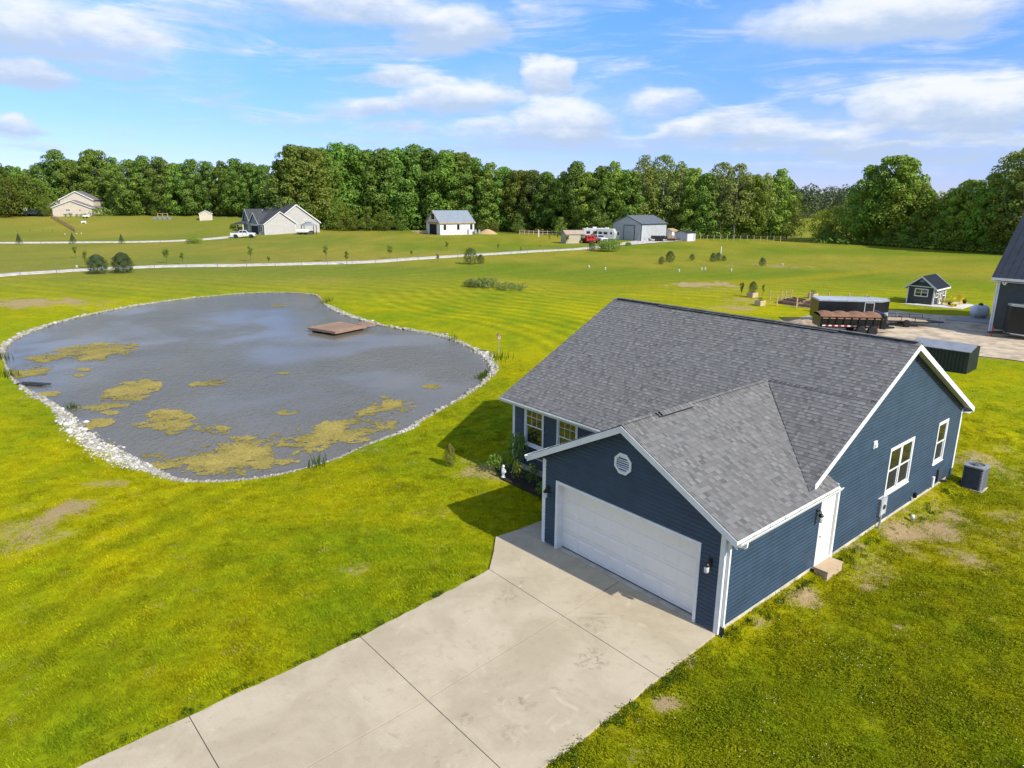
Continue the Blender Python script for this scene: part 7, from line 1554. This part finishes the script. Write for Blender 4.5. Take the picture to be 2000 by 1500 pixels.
def lawn_points(n, x0, x1, y0, y1, prob):
    x, y = rg_.uniform(x0, x1, n), rg_.uniform(y0, y1, n); sd_ = pond_sd(x, y); lx, ly = to_house(x, y)
    ok = sd_ > .35+.5*rg_.random(n)
    ok &= ~((lx > -GW-.02) & (lx < .02) & (ly > -.02) & (ly < GB+.02)) & ~((lx > -HL) & (lx < .02) & (ly > GD) & (ly < GB+.02))
    edge = np.interp(ly, [-16, -10.8, -6.8, -2.4, -.96, 0], [-5.25, -5.40, -5.53, -6.02, -7.40, -7.42]); redge = np.interp(ly, [-11, -6.8, -2.4, .1], [.47, .38, .14, .02])
    ok &= ~((ly < 3.4) & (lx > np.where(ly > 0, -7.38, edge)+.02) & (lx < np.where(ly > 0, -6, redge)))
    ok &= ~((lx > -12.2) & (lx < -7.3) & (ly > 2.5) & (ly < 3.8))
    ok &= rg_.random(n) < prob(x, y, lx, ly); x, y = x[ok], y[ok]; so_ = soil_mask(x, y); k2 = rg_.random(len(x)) > so_*1.25; x, y = x[k2], y[k2]
    return np.stack([x, y, height(x, y)], 1)
az_ok = lambda x, y: np.clip((np.maximum(y, 0)*1.15+7-np.abs(x))/6, 0, 1)
fade = lambda x, y: np.clip(1.45-np.hypot(x, y)/34, 0, 1)
P_ = lawn_points(190000, -36, 44, 6, 46, lambda x, y, lx, ly: az_ok(x, y)*fade(x, y)*np.where(lx > -1, .75, 1.))
c_ = lawn_colour(P_[:, 0], P_[:, 1], pond_sd(P_[:, 0], P_[:, 1])); tf_ = np.clip(.5+2.1*(fbm(P_[:, 0], P_[:, 1], 4.2, 3, 61)-.5), 0, 1); dk_ = sstep(.62, .70, fbm(P_[:, 0], P_[:, 1], 1.5, 3, 62)); v_ = (rg_.uniform(.8, 1.22, len(P_))*(.74+.52*tf_))[:, None]; c_ = c_*v_*1.28; c_ = c_*(1-.28*dk_[:, None])+np.array([.055, .09, .006])*.28*dk_[:, None]; dry_ = (rg_.random(len(P_)) < .007)[:, None]; c_ = np.where(dry_, np.array([[.42, .34, .13]]), c_)
scatter('lawn_grass', P_, c_, rg_.uniform(.7, 1.2, len(P_))*(.7+.6*tf_+.35*dk_), clump('grass_clump', 1, 22, .055, .085, .006), 'short mown grass of the lawn around the pond and the driveway', 'grass', 1)
P_ = lawn_points(150000, -6, 44, 6, 40, lambda x, y, lx, ly: az_ok(x, y)*fade(x, y)*sstep(-3, 2, lx)*np.clip(.15+1.7*fbm(x, y, .7, 4, 44)-.5, .05, 1))
c_ = lawn_colour(P_[:, 0], P_[:, 1], pond_sd(P_[:, 0], P_[:, 1])); c_ = (c_*.45+np.array([.165, .175, .006])*.55)*rg_.uniform(.7, 1.35, (len(P_), 1))*1.2
scatter('clover', P_, c_, rg_.uniform(.6, 1.25, len(P_)), clump('clover_clump', 2, 6, .06, .075, .008, 16), 'clover and broad-leaved weeds in the rough lawn along the house wall', 'clover', 2)
P_ = lawn_points(2600, -4, 30, 9, 34, lambda x, y, lx, ly: az_ok(x, y)*fade(x, y)*sstep(-3, 2, lx)*(fbm(x, y, .5, 3, 45) > .5)); P_[:, 2] += .07
fo_ = bpy.data.objects.new('clover_flower', MB().lathe([(0, -.010), (.008, -.004), (.009, .004), (0, .010)], n=6).mesh('clover_flower', mat('clover_white', (.72, .72, .64), .8)))
scatter('clover_flowers', P_, np.ones((len(P_), 3)), rg_.uniform(.7, 1.3, len(P_)), fo_, 'tiny white clover flowers dotted over the rough lawn beside the house', 'flowers', 4)
# taller weeds where the mower does not reach
wl = []
for (a, b, n, sp2) in ((( .48, -11), (.10, -.6), 620, .16), ((.12, .2), (.22, 4.6), 200, .12), ((.2, 6.0), (.2, 8.6), 120, .14), ((.3, 9.5), (.3, 15.5), 160, .25), ((-5.50, -14), (-5.62, -6.5), 160, .03), ((-5.65, -6.5), (-6.05, -2.6), 80, .03), ((-12.0, 2.6), (-7.5, 2.2), 120, .2), ((-12.3, 3.6), (-12.3, 9), 60, .15)):
    t = rg_.random(n); q = .45*(np.clip(.5+.8*np.sin(t*37+a[1])+.4*np.sin(t*91), 0, 1))+.05; kp = rg_.random(n) < q; t = t[kp]
    lx = a[0]+(b[0]-a[0])*t+np.abs(rg_.normal(0, sp2, len(t)))*(1 if a[0] > -2 else -1); ly = a[1]+(b[1]-a[1])*t; x, y = from_house(lx, ly); wl.append(np.stack([x, y, height(x, y)], 1))
P_ = np.concatenate(wl); c_ = np.array([[.06, .105, .010]])*rg_.uniform(.7, 1.6, (len(P_), 1))*np.array([[1, 1, 1]])
scatter('edge_weeds', P_, c_, rg_.uniform(.4, 1.15, len(P_))**1.3, clump('weed_clump', 3, 10, .10, .05, .007, 7), 'taller weeds and grass along the driveway edge and foundation', 'weeds', 3)
